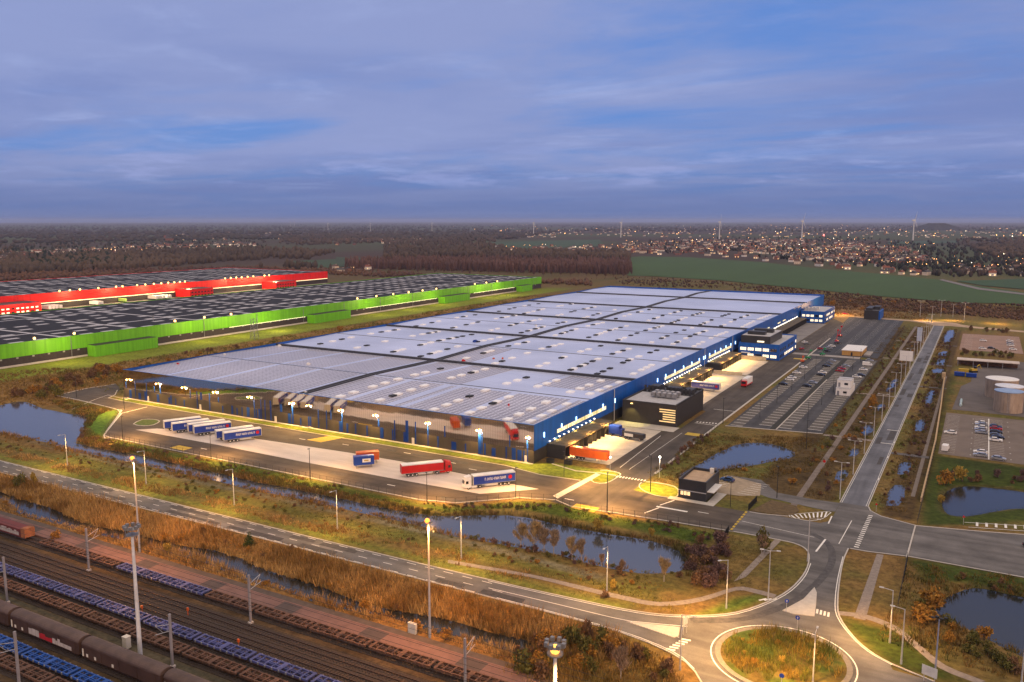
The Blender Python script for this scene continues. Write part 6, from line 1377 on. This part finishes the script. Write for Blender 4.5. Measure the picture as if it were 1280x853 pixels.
def shrub_mass(name, acc):
    V = []; F = []; C = []; o = 0
    for kd, x, y, s_, hs in acc:
        me = BK[kd][rnd.randrange(3)][0]; n = len(me.vertices); co = np.empty(n * 3, np.float32); me.vertices.foreach_get('co', co); co = co.reshape(-1, 3); a = rnd.uniform(0, 6.28); c, si = math.cos(a), math.sin(a)
        V.append(np.c_[(co[:, 0] * c - co[:, 1] * si) * s_ + x, (co[:, 0] * si + co[:, 1] * c) * s_ + y, co[:, 2] * s_ * hs - .1]); cc = np.empty(n * 4, np.float32); me.attributes['Col'].data.foreach_get('color', cc); C.append(cc.reshape(-1, 4)[:, :3])
        F.append(np.arange(n).reshape(-1, 4) + o); o += n
    link(name, npmesh(name, np.concatenate(V), np.concatenate(F), np.concatenate(C), LEAFA), kind='stuff')
# shrub fields: label shared where nothing in the photo tells the plants apart
def shrub_field(poly, n, kinds, s0, s1, what, group, hs=1.0, avoid=(), mass=None, z=-.1):
    k = 0; acc = []; xs = [p[0] for p in poly]; ys = [p[1] for p in poly]; tries = 0
    while k < n and tries < 4000:
        tries += 1; x = rnd.uniform(min(xs), max(xs)); y = rnd.uniform(min(ys), max(ys))
        if not inside(np.array([x]), np.array([y]), poly)[0] or wet(x, y) or any(inside(np.array([x]), np.array([y]), a)[0] for a in avoid): continue
        kd = rnd.choice(kinds)
        if mass: acc.append((kd, x, y, rnd.uniform(s0, s1), hs * rnd.uniform(.8, 1.2))); k += 1; continue
        shrub(kd, x, y, rnd.uniform(s0, s1), '%s shrub %s' % (kd, what), group + ', %s' % kd, z=z, hs=hs * rnd.uniform(.8, 1.2)); k += 1
    if mass: shrub_mass(mass, acc)
shrub_field(GP([(0, 500), (60, 480), (130, 462), (157, 462), (150, 478), (90, 486), (70, 498), (30, 498)]), 46, ['orange', 'brown', 'brown', 'olive'], 1.0, 2.2, 'in the wild strip left of the blue warehouse', 'shrubs of the wild strip')
shrub_field([(-420, 300), (-348, 255), (-342, 330), (-342, 800), (-380, 800), (-400, 500)], 110, ['orange', 'brown', 'olive', 'brown'], .9, 2.0, 'in the strip between blue and green warehouses', 'shrubs between the warehouses', mass='strip_scrub')
shrub_field(GP([(845, 690), (880, 672), (905, 680), (915, 700), (905, 730), (870, 738), (850, 722), (862, 700)]), 30, ['purple', 'purple', 'brown'], .8, 1.5, 'in the thicket at the right end of the central pond', 'thicket at the central pond')
shrub_field(GP([(812, 600), (860, 553), (885, 542), (885, 552), (855, 575), (835, 598)]), 22, ['brown', 'purple', 'olive'], .5, .95, 'on the bank left of the north east pond', 'bank of the north east pond', mass='bank_scrub')
shrub_field(GP([(640, 815), (700, 790), (770, 800), (850, 835), (870, 853), (640, 853)]), 30, ['orange', 'brown', 'olive', 'brown'], .7, 1.5, 'in the reeds at the lower frame edge', 'shrubs in the lower reeds', 1.3)
shrub_field(GP([(1150, 750), (1175, 760), (1215, 800), (1275, 830), (1275, 850), (1200, 820), (1150, 780)]), 22, ['orange', 'brown', 'olive'], .5, 1.1, 'along the near bank of the south eastern pond', 'near bank of the south eastern pond')
shrub_field(GP([(1178, 735), (1200, 722), (1280, 735), (1280, 742), (1210, 732), (1185, 745)]), 12, ['olive', 'brown'], .4, .8, 'along the far bank of the south eastern pond', 'far bank of the south eastern pond')
shrub_field(GP([(1183, 588), (1290, 592), (1290, 606), (1200, 602)]), 18, ['brown', 'purple', 'olive'], .6, 1.1, 'in the hedge behind the eastern pond', 'hedge of the eastern pond')
shrub_field(rect(-48, -33.5, 250, 640), 190, ['brown', 'purple', 'olive', 'orange'], .35, .8, 'in the belt left of the avenue', 'shrubs of the left belt', mass='belt_scrub', avoid=[rect(-44, -41, 200, 700)])
shrub_field(rect(-22.8, -14.6, 250, 640), 150, ['brown', 'purple', 'olive'], .35, .7, 'in the belt right of the avenue', 'shrubs of the right belt', mass='belt_scrub')
shrub_field([(-330, 803), (60, 803), (60, 880), (-330, 930)], 70, ['brown', 'purple', 'purple', 'orange'], 1.0, 2.4, 'on the rough ground behind the blue warehouse', 'shrubs behind the blue warehouse', mass='rough_scrub')
shrub_field(rect(-9, 22, 562, 582), 24, ['olive', 'brown'], .8, 1.2, 'in the hedge before the red car park', 'hedge of the red car park', mass='hedge_foliage'); shrub_field(rect(-6, 18, 690, 705), 14, ['brown', 'olive'], .9, 1.4, 'in the hedge behind the red car park', 'hedge behind the red car park', mass='hedge_foliage')
shrub_field(GP([(560, 668), (640, 686), (760, 716), (850, 722), (840, 714), (760, 709), (700, 693), (620, 678)]), 22, ['brown', 'purple', 'olive'], .35, .8, 'on the near bank of the central pond', 'near bank of the central pond')
shrub_field([(RB[0] + 8 * math.cos(t), RB[1] + 8 * math.sin(t)) for t in np.linspace(0, 6.28, 20)[:-1]], 10, ['yellow', 'olive', 'orange'], .3, .6, 'planted on the roundabout island', 'shrubs on the roundabout', z=.75)
shrub_field([(-330, 160), (-60, 162), (-55, 176), (-120, 183), (-330, 184)], 260, ['brown', 'olive', 'orange', 'brown', 'olive'], .22, .55, '', '', .8, mass='meadow_scrub')
shrub_field([(-330, 183), (-290, 186), (-240, 185.5), (-180, 186), (-140, 186), (-125, 190), (-110, 203), (-72, 205.5), (-53, 206.5), (-56, 200), (-75, 200), (-100, 200), (-125, 186), (-240, 183.5), (-330, 180)], 150, ['brown', 'olive', 'purple', 'brown'], .25, .6, '', '', .8, mass='bank_scrub')
shrub_field([(-330, 124), (-60, 124), (-60, 143), (-330, 143)], 90, ['orange', 'brown', 'orange'], .3, .6, '', '', 1.2, mass='reed_scrub')
for kd, u, v, s, hs, lab in (('orange', 70, 674, 1.0, 1.2, 'orange bush beside the reed ditch at the left'), ('yellow', 208, 692, .9, 1.3, 'yellow bush right of the left sodium mast'), ('conical green', 312, 684, 1.6, 1.0, 'green conical bush by the lower road'), ('olive', 24, 610, 1.3, 1.5, 'olive bush by the lower road at the left frame edge'), ('yellow', 42, 606, .9, 2.0, 'pale upright bush next to the olive one'), ('yellow', 764, 736, .8, 1.7, 'golden bush behind the street lamp below the pond'), ('brown', 755, 747, 1.0, .6, 'dark low bush in front of the golden one'),
        ('orange', 522, 790, 1.0, 1.2, 'orange bush next to the white rail cabinet'), ('orange', 557, 800, .9, 1.3, 'orange bush right of the central sodium mast'), ('yellow', 750, 664, 1.3, 1.1, 'yellow green bush on the far bank of the central pond'), ('yellow', 813, 671, .8, 1.3, 'lit golden bush on the small point in the central pond'), ('orange', 455, 762, .9, 1.2, 'orange bush in the reeds right of the rusty wagons'), ('orange', 1182, 606, 1.9, 1.2, 'russet round bush at the left end of the eastern pond'), ('yellow', 1203, 602, 1.9, 1.0, 'golden round bush behind the eastern pond'), ('yellow', 1178, 628, .8, 1.6, 'pale reed clump at the left shore of the eastern pond'),
        ('orange', 1163, 758, 2.1, .95, 'big russet bush between path and south eastern pond'), ('orange', 1158, 778, 1.8, .9, 'second russet bush nearer the lower path'), ('orange', 1230, 800, 1.1, 1.2, 'russet bush on the near shore of the south eastern pond'), ('orange', 1090, 512, 1.4, 2.0, 'tall golden bush beside the path left of the avenue'), ('orange', 930, 588, .9, .5, 'low rust bush on the near bank of the north east pond'), ('orange', 990, 605, 1.1, .8, 'amber bush by the fence below the north east pond'), ('olive', 952, 690, 1.3, 2.0, 'slim bare olive bush beside the path near the gate')):
    x, y = G(u, v); shrub(kd, x, y, s, lab, None, hs=hs)
# birches by the pond: trunk, limbs and thin upright twigs
def birch(h, ca, cb, n=700):
    tr_ = MB(); tr_.tube((0, 0, -.3), (0, 0, h * .55), .11, .06, 7).tube((0, 0, h * .55), (.1, 0, h * .95), .06, .015, 6); tips = []
    for i in range(16):
        z = h * rnd.uniform(.22, .8); a = rnd.uniform(0, 6.28); l = h * .26 * (1.1 - z / h); e = (math.cos(a) * l, math.sin(a) * l, z + l * 1.5); tr_.tube((0, 0, z), e, .035, .012, 5); tips.append(((0, 0, z), e))
    P = []
    for i in range(n):
        a_, b_ = rnd.choice(tips); t = rnd.random() ** .7; P.append([a_[j] + (b_[j] - a_[j]) * t + rnd.gauss(0, .18) for j in range(3)])
    C = mixcol(ca, cb, rng.uniform(0, 1, n)); return tr_.mesh('trunk', BIRCH), blades('crown', P, np.full(n, .75), .075, 3, C, .45, .25)
BIR = [birch(7.5, (.32, .22, .10), (.42, .30, .15)), birch(6.5, (.26, .18, .11), (.34, .25, .17)), birch(5.5, (.24, .16, .10), (.32, .22, .15))]
for i, (u, v, k, s, lab) in enumerate(((667, 690, 0, 1.2, 'brightly lit golden birch on the near pond bank'), (651, 684, 0, .95, 'golden birch left of the brightest one'), (680, 691, 1, 1.0, 'pale birch right of the brightest one'), (692, 693, 1, 1.0, 'greyish birch in the middle of the pond row'), (715, 700, 0, .85, 'tall tan birch right of the gap in the pond row'), (727, 702, 1, .9, 'greyish birch at the right end of the pond row'), (752, 707, 2, .55, 'young thin birch on the pond bank'), (778, 713, 2, .5, 'second young thin birch on the pond bank'), (830, 727, 0, .85, 'tan birch at the right end of the central pond'), (870, 731, 2, .6, 'slender birch in front of the thicket'), (776, 848, 2, 1.1, 'bare pale tree in the reeds at the lower edge'), (952, 692, 2, .9, 'bare birch on the mown ground near the black gate'))):
    x, y = G(u, v); t = thing('birch_tree', lab, 'tree', (x, y, -.1), rnd.uniform(0, 6), 'birches by the central pond'); t.scale = (s * 1.15, s * 1.15, s); link('trunk', BIR[k][0], t); link('crown', BIR[k][1], t)

# ------------------------------------------------------------------ the country behind
def field(name, px, z, colr): sheet(name, GP(px), z, mat(name + '_%d' % len(MATS), tuple(1.1 * q for q in colr), .95, var=.14, scale=.012, stretch=(1, .25, 1)))
field('green_field', [(770, 324), (800, 321), (860, 322), (950, 328), (1030, 337), (1100, 343), (1180, 351), (1215, 357), (1290, 368), (1290, 381), (1200, 379), (1100, 371), (1000, 361), (900, 351), (820, 346), (785, 345)], .6, (.034, .070, .018))
field('green_field', [(1195, 352), (1290, 349), (1290, 363), (1230, 358)], .7, (.026, .06, .022)); field('green_field', [(360, 327), (475, 322), (478, 330), (400, 336), (360, 336)], .6, (.028, .055, .024)); field('green_field', [(610, 303), (750, 300), (756, 308), (640, 312)], .8, (.030, .060, .030)); field('green_field', [(420, 322), (476, 323), (476, 331), (420, 334)], .9, (.03, .05, .025))
field('green_field', [(1110, 302), (1200, 301), (1200, 304), (1110, 306)], .8, (.03, .06, .035)); field('green_field', [(780, 309), (860, 306), (850, 311), (790, 314)], .8, (.026, .05, .025))
sheet('lane', GP([(1178, 350), (1225, 361), (1290, 369), (1290, 371), (1222, 363), (1174, 351)]), .9, mat('lane', (.17, .16, .16), .9)); 
def inpx(x, y):
    d = np.stack([x, y, np.full_like(x, -CAM_H)], -1); zc = d @ _fw; return 640 + F_PX * (d @ _rt) / zc, 426.5 - F_PX * (d @ _up) / zc
def spindles(name, x, y, h, r, C, z=None, nseg=5, m=None):
    """far bare trees: ragged tapering crowns"""
    n = len(x); a = np.linspace(0, 2 * np.pi, nseg, endpoint=False)[None] + rng.uniform(0, 6, (n, 1)); V = []
    for fr, fz in ((.45, .0), (1.0, .42), (.72, .74)):
        rr = (r * fr)[:, None] * rng.uniform(.65, 1.25, (n, nseg)); V.append(np.stack([x[:, None] + np.cos(a) * rr, y[:, None] + np.sin(a) * rr, (h * fz)[:, None] * rng.uniform(.85, 1.12, (n, nseg))], -1))
    V.append(np.stack([x + rng.uniform(-.3, .3, n) * r, y, h], -1)[:, None]); V = np.concatenate(V, 1); k = V.shape[1]; F = []
    for L_ in range(2):
        for i in range(nseg): j = (i + 1) % nseg; F += [(L_ * nseg + i, L_ * nseg + j, (L_ + 1) * nseg + j), (L_ * nseg + i, (L_ + 1) * nseg + j, (L_ + 1) * nseg + i)]
    for i in range(nseg): F.append((2 * nseg + i, 2 * nseg + (i + 1) % nseg, k - 1))
    F = (np.array(F)[None] + (np.arange(n) * k)[:, None, None]).reshape(-1, 3); return npmesh(name, V.reshape(-1, 3), F, np.repeat(C, k, 0), m or LEAFA)
def px_field(poly, n, thr=None, scale=300, seed=1):
    """n ground points inside an outline given on the survey photo"""
    us = [p[0] for p in poly]; vs_ = [p[1] for p in poly]; u = rng.uniform(min(us), max(us), n * 3); v = rng.uniform(min(vs_), max(vs_), n * 3); ok = inside(u, v, poly); u, v = u[ok][:n], v[ok][:n]
    q = np.array([G(a, b) for a, b in zip(u, v)]); x, y = q[:, 0], q[:, 1]
    if thr is not None: w = fbm(x, y, scale, seed) > thr; x, y = x[w], y[w]
    return x, y
HAZE_ON = True
def woods(name, poly, n, h0, h1, ca, cb, thr=None, scale=300, seed=1, rk=.32):
    x, y = px_field(poly, n, thr, scale, seed); h = rng.uniform(h0, h1, len(x)) ; k = fbm(x, y, 120, seed + 3)
    return link(name, spindles(name, x, y, h, h * rk * rng.uniform(.8, 1.3, len(x)), mixcol(ca, cb, (k - .35) / .3 + rng.uniform(-.3, .3, len(x)))), kind='stuff')
PU, PU2 = (.066, .050, .040), (.098, .070, .052)
woods('far_woods', [(-60, 277.6), (420, 278.5), (640, 280), (1340, 281), (1340, 290), (700, 290), (640, 300), (300, 300), (-60, 306)], 5200, 9, 17, PU, (.05, .045, .04), .40, 1800, 3, .8)
woods('near_woods', [(-40, 318), (60, 322), (150, 316), (330, 312), (420, 316), (360, 332), (420, 338), (300, 336), (150, 338), (0, 345), (-40, 345)], 2600, 8, 15, PU, PU2, .34, 300, 5)
woods('near_woods', [(480, 303), (610, 304), (640, 314), (780, 316), (790, 326), (700, 326), (590, 322), (480, 324)], 1500, 8, 15, PU, PU2, .32, 300, 7)
woods('near_woods', [(350, 296), (480, 292), (620, 294), (620, 303), (480, 304), (350, 308)], 1100, 8, 14, PU, PU2, .38, 500, 9, .5)
woods('dark_conifers', [(30, 322), (110, 318), (165, 325), (165, 334), (40, 337)], 260, 9, 15, (.014, .020, .012), (.022, .028, .016), .42, 120, 11)
woods('scrub_woods', [(-40, 340), (150, 338), (300, 334), (440, 338), (590, 348), (680, 352), (740, 352), (740, 358), (690, 356), (580, 352), (440, 345), (300, 338), (0, 352)], 1800, 2.5, 6, (.085, .050, .042), (.12, .068, .045), .3, 100, 13, .5)
woods('scrub_woods', [(680, 351), (800, 347), (900, 353), (1000, 362), (1100, 372), (1200, 380), (1290, 382), (1290, 402), (1215, 396), (1100, 384), (1040, 378), (1030, 370), (900, 362), (770, 356)], 3000, .9, 3.0, (.070, .044, .034), (.105, .062, .040), .42, 90, 17, .5)
woods('town_trees', [(780, 304), (900, 297), (1060, 297), (1290, 310), (1290, 346), (1190, 347), (1100, 337), (1000, 327), (900, 318), (800, 317)], 1500, 5, 11, (.022, .026, .018), (.060, .046, .040), .36, 150, 19, .4)
woods('town_trees', [(-30, 308), (200, 301), (330, 300), (340, 312), (200, 318), (-30, 322)], 700, 6, 11, (.020, .024, .016), PU2, .36, 150, 21, .4)
woods('wood_right', [(1190, 300), (1340, 296), (1340, 322), (1240, 322)], 700, 8, 15, PU, PU2, .3, 400, 23, .5)
woods('plantation_trees', [(432, 330), (600, 328), (788, 330), (790, 344), (600, 340), (432, 336)], 1700, 12, 18, (.085, .050, .046), (.125, .072, .062), None, 300, 25, .13)
# row of poplars
def poplar():
    t = thing('poplar_tree', '', 'tree'); MB().tube((0, 0, 0), (0, 0, 15), .3, .06, 6).build('trunk', mat('poplar_bark', (.11, .07, .06), .9, var=.3), t); n = 260; P = []
    for i in range(n):
        z = rnd.uniform(3, 17); w = 2.6 * (1 - abs(z / 18 - .5) * 1.2); a = rnd.uniform(0, 6.28); r_ = w * rnd.random() ** .5; P.append((math.cos(a) * r_, math.sin(a) * r_, z))
    link('crown', blades('crown', P, np.full(n, 2.2), .28, 2, mixcol((.095, .052, .046), (.13, .075, .062), rng.uniform(0, 1, n)), .25, .3), t); return t
PO = Maker(poplar)
for i in range(64):
    u = 432 + i * 5.6 + rnd.uniform(-1.5, 1.5); v = 341 + (u - 432) * .024 - (3 if i % 2 else 0) + rnd.uniform(-1.5, 1.5); x, y = G(u, v - 2)
    PO((x, y, 0), rnd.uniform(0, 6), 'bare reddish poplar in the plantation behind the green warehouse', 'poplars behind the green warehouse', rnd.uniform(.75, 1.05))
# houses
WALLS = [mat('render_white', (.75, .70, .64), .8), mat('render_cream', (.66, .55, .44), .8), mat('house_brick', (.22, .10, .075), .8)]
ROOFS = [mat('roof_tile_red', (.20, .075, .050), .8), mat('roof_slate', (.055, .050, .055), .7), mat('roof_brown', (.12, .075, .06), .8)]
DIMW = emit('house_window', (1, .62, .26), 3.0)
def house_mesh(w, d, h, rh, wm_, rm_, lit):
    q = MB().box(-w / 2, w / 2, -d / 2, d / 2, 0, h, 0); q.xprism([(-d / 2 - .35, h), (d / 2 + .35, h), (0, h + rh)], -w / 2 - .3, w / 2 + .3, 1); q.box(w * .25, w * .25 + .7, -.4, .4, h + rh * .5, h + rh + .6, 0)
    for x in (-w * .3, 0, w * .3): q.box(x - .5, x + .5, -d / 2 - .04, -d / 2 + .0, 1.0, 2.3, 2 if lit and x else 3)
    return q.mesh('house', [wm_, rm_, DIMW, GLASS])
HM = []
for i in range(12):
    wi, ri = i % 3, (i // 3 + i) % 3; HM.append((house_mesh(rnd.uniform(8, 13), rnd.uniform(7, 9), rnd.uniform(2.8, 5.2), rnd.uniform(2.4, 3.6), WALLS[wi], ROOFS[ri], i % 2), ['white', 'cream', 'brick'][wi], ['red', 'slate', 'brown'][ri]))
HN = [0]
def houses(poly, n, group, where, thr=None):
    x, y = px_field(poly, n, thr, 260, 33); o_ = np.argsort(np.hypot(x, y))
    keep = []
    for i in o_:
        if all((x[i] - x[j]) ** 2 + (y[i] - y[j]) ** 2 > 150 for j in keep[-400:]): keep.append(i)
    big = []
    for i in keep:
        m_, wn, rn = HM[rnd.randrange(12)]; rz = rnd.choice((0, 90)) + rnd.uniform(-25, 25)
        if HN[0] < 296:
            HN[0] += 1; o = link('house', m_); o.location = (x[i], y[i], 0); o.rotation_euler.z = R(rz); tag(o, '%s house with %s roof %s' % (wn, rn, where), 'house', '%s %s roofed houses %s' % (wn, rn, group))
        else: big.append((m_, x[i], y[i], rz))
    return big
REST = []
REST += houses([(1000, 326), (1090, 332), (1170, 345), (1180, 350), (1110, 343), (1000, 331), (900, 321), (800, 319), (800, 313), (900, 312)], 150, 'of the town front', 'at the front of the town facing the green field')
REST += houses([(80, 334), (130, 330), (130, 337), (90, 339)], 6, 'behind the red shed', 'just behind the red warehouse'); REST += houses([(418, 336), (482, 333), (482, 338), (418, 341)], 6, 'behind the green shed', 'on the land behind the green warehouse')
REST += houses([(-20, 318), (110, 312), (210, 305), (320, 305), (320, 309), (200, 313), (110, 320), (0, 330), (-20, 330)], 260, 'of the left village', 'in the village beyond the red warehouse')
REST += houses([(1190, 330), (1285, 326), (1285, 346), (1200, 346)], 26, 'at the right', 'at the right end of the town')
REST += houses([(780, 305), (870, 300), (1000, 300), (1130, 310), (1170, 330), (1100, 330), (1000, 325), (900, 312), (790, 316)], 900, 'of the town', 'deep inside the far town')
REST += houses([(600, 286), (760, 284), (1000, 284), (1280, 286), (1280, 300), (1000, 297), (760, 297), (600, 298)], 700, 'x', 'x', .48); REST += houses([(620, 309), (780, 307), (860, 310), (780, 317), (640, 315)], 70, 'x', 'x'); REST += houses([(420, 299), (530, 297), (530, 305), (420, 307)], 60, 'x', 'x'); REST += houses([(200, 292), (420, 290), (420, 298), (200, 302)], 80, 'x', 'x', .45)
hb = MB()
for m_, x, y, rz in REST:
    c, s_ = math.cos(R(rz)), math.sin(R(rz)); co = [(x + c * v.co.x - s_ * v.co.y, y + s_ * v.co.x + c * v.co.y, v.co.z) for v in m_.vertices]; o = len(hb.v); hb.v += co
    slot = [([*WALLS, *ROOFS, DIMW, GLASS].index(q)) for q in m_.materials]
    for p in m_.polygons: hb.f.append(tuple(i + o for i in p.vertices)); hb.m.append(slot[p.material_index])
if hb.v: tag(hb.build('distant_houses', [*WALLS, *ROOFS, DIMW, GLASS]), kind='stuff')
# street lights of the towns
lt = MB()
for poly, n, s0 in (([(780, 303), (870, 298), (1000, 297), (1150, 303), (1280, 322), (1280, 342), (1180, 345), (1090, 333), (1000, 324), (900, 316), (790, 315)], 150, 1), ([(560, 282), (800, 281), (1280, 281), (1280, 298), (1000, 296), (600, 294)], 130, 1.5), ([(0, 318), (110, 308), (320, 302), (320, 309), (110, 322)], 12, 1), ([(620, 309), (780, 306), (780, 316), (640, 315)], 26, 1)):
    x, y = px_field(poly, n)
    for a, b in zip(x, y):
        d_ = math.hypot(a, b); lt.ball((a, b, 7.5), s0 * rnd.uniform(.22, .55) * min(3.0, d_ / 1800) ** .8, 0 if rnd.random() < .8 else 1, 6, 4)
tag(lt.build('town_lights', [emit('town_sodium', (1, .50, .16), 9), emit('town_white', (1, .85, .6), 9)]), kind='stuff')
# landmarks
xh, yh = G(1170, 288); hp = []; hf = []
for r_ in range(9):
    for a in range(40):
        f = r_ / 8; rr = (60 + 190 * f) * (1 + .08 * math.sin(a * .9) + .05 * math.sin(a * 2.3)); hp.append((rr * math.cos(a * math.pi / 20) * 1.0, rr * math.sin(a * math.pi / 20), 58 * (1 - f) ** 1.15 + rnd.uniform(-1, 1) * (f < 1)))
for r_ in range(8):
    for a in range(40): hf.append((r_ * 40 + a, (r_ + 1) * 40 + a, (r_ + 1) * 40 + (a + 1) % 40, r_ * 40 + (a + 1) % 40))
o = MB().add(hp, hf + [tuple(range(39, -1, -1))]).build('spoil_hill', mat('heap_soil', (.030, .028, .030), .95, var=.4, scale=.02), None, (xh, yh, 0)); tag(o, kind='structure')
def turbine():
    t = thing('wind_turbine', '', 'wind turbine'); MB().tube((0, 0, 0), (0, 0, 70), 2.6, 1.6, 10).build('tower', mat('turbine_white', (.62, .62, .62), .5), t); n = MB().box(-2, 2, -3, 6, 69, 73).build('nacelle', WHITEP, t); r = MB()
    for i in range(3):
        a = math.pi / 2 + i * 2.094 + .4; r.tube((0, -3.6, 71), (math.cos(a) * 34, -3.6, 71 + math.sin(a) * 34), 1.0, .25, 5)
    r.build('rotor', WHITEP, t); return t
TB = Maker(turbine)
for u, v, s, lab in ((540, 289, .85, 'wind turbine above the middle of the green warehouse'), (667, 294, .95, 'wind turbine left of the far town'), (776, 297, 1.0, 'wind turbine in front of the blue warehouse far end'), (899, 299, 1.05, 'wind turbine above the far office block'), (1002, 300, 1.1, 'wind turbine left of the avenue line'), (1141, 301, 1.15, 'wind turbine just left of the dark spoil heap'), (463, 289, .8, 'wind turbine between red and green warehouses'), (410, 288, .8, 'wind turbine right of the distant pair'), (363, 283, .9, 'left one of the distant turbine pair'), (368, 283, .9, 'right one of the distant turbine pair'), (330, 281, .8, 'wind turbine left of the distant pair'), (228, 281, .6, 'small wind turbine above the church spire'), (62, 281, .6, 'leftmost small wind turbine on the horizon')):
    x, y = G(u, v); TB((x, y, 0), YAW + R(rnd.uniform(50, 110)), lab, 'wind turbines along the horizon', s)
x, y = G(210, 301); t = thing('church', 'small grey church with pointed spire in the left village', 'church', (x, y, 0), .4); MB().box(-8, 22, -7, 7, 0, 9).build('nave', WALLS[2], t); MB().xprism([(-7.5, 9), (7.5, 9), (0, 16)], -8, 22).build('roof', ROOFS[1], t); MB().box(-15, -8, -4, 4, 0, 22).build('tower', WALLS[2], t); MB().tube((-11.5, 0, 22), (-11.5, 0, 42), 5, .2, 8).build('spire', ROOFS[1], t)
x, y = G(1029, 308); t = thing('radio_mast', 'tall mast with red beacon above the far town', 'mast', (x, y, 0)); MB().tube((0, 0, 0), (0, 0, 34), .8, .3, 8).build('mast', GREYM, t); MB().ball((0, 0, 35), 1.8).build('beacon', emit('beacon_red', (1, .05, .04), 25), t)
# lattice pylon in front of the green warehouse
x, y = G(318, 424); t = thing('lattice_pylon', 'grey lattice pylon in front of the green warehouse', 'pylon', (x, y, 0)); q = MB(); hw = lambda z: 1.9 - z * .02
for a in ((1, 1), (1, -1), (-1, 1), (-1, -1)): q.tube((a[0] * hw(0), a[1] * hw(0), 0), (a[0] * hw(24), a[1] * hw(24), 14), .14, .12, 5)
q.build('leg', GREYM, t); q = MB()
for i in range(6):
    z0_, z1_ = i * 2.3, i * 2.3 + 2.3
    for s in (-1, 1): q.tube((-1.8, s * 1.8, z0_), (1.8, s * 1.8, z1_), .07, .07, 4).tube((1.8, s * 1.8, z0_), (-1.8, s * 1.8, z1_), .07, .07, 4).tube((s * 1.8, -1.8, z0_), (s * 1.8, 1.8, z1_), .07, .07, 4).tube((-1.8, s * 1.8, z1_), (1.8, s * 1.8, z1_), .07, .07, 4)
q.build('lattice', GREYM, t)
x, y = G(193, 425); o = MB().tube((0, 0, 0), (0, 0, 16), .3, .2, 8).tube((0, 0, 16), (0, 0, 16.5), .5, .5, 8).build('vent_mast', GREYM, None, (x, y, 0)); tag(o, 'slim grey mast standing before the first green annex', 'mast')
x, y = G(499, 379); o = MB().tube((0, 0, 0), (0, 0, 19), .3, .2, 8).tube((0, 0, 19), (0, 0, 19.5), .5, .5, 8).build('vent_mast', GREYM, None, (x, y, 0)); tag(o, 'slim grey mast before the green annex farther back', 'mast')

# ------------------------------------------------------------------ the air
hm = bpy.data.materials.new('haze'); hm.use_nodes = True; ht = hm.node_tree; ht.nodes.clear()
hv = ht.nodes.new('ShaderNodeVolumePrincipled'); hv.inputs['Color'].default_value = (.58, .66, .95, 1); hv.inputs['Density'].default_value = .000045; hv.inputs['Anisotropy'].default_value = .2
ho = ht.nodes.new('ShaderNodeOutputMaterial'); ht.links.new(hv.outputs[0], ho.inputs['Volume'])
hz_ = MB().box(-33000, 27000, -500, 43000, -8, 130).build('haze', hm); tag(hz_, kind='stuff')
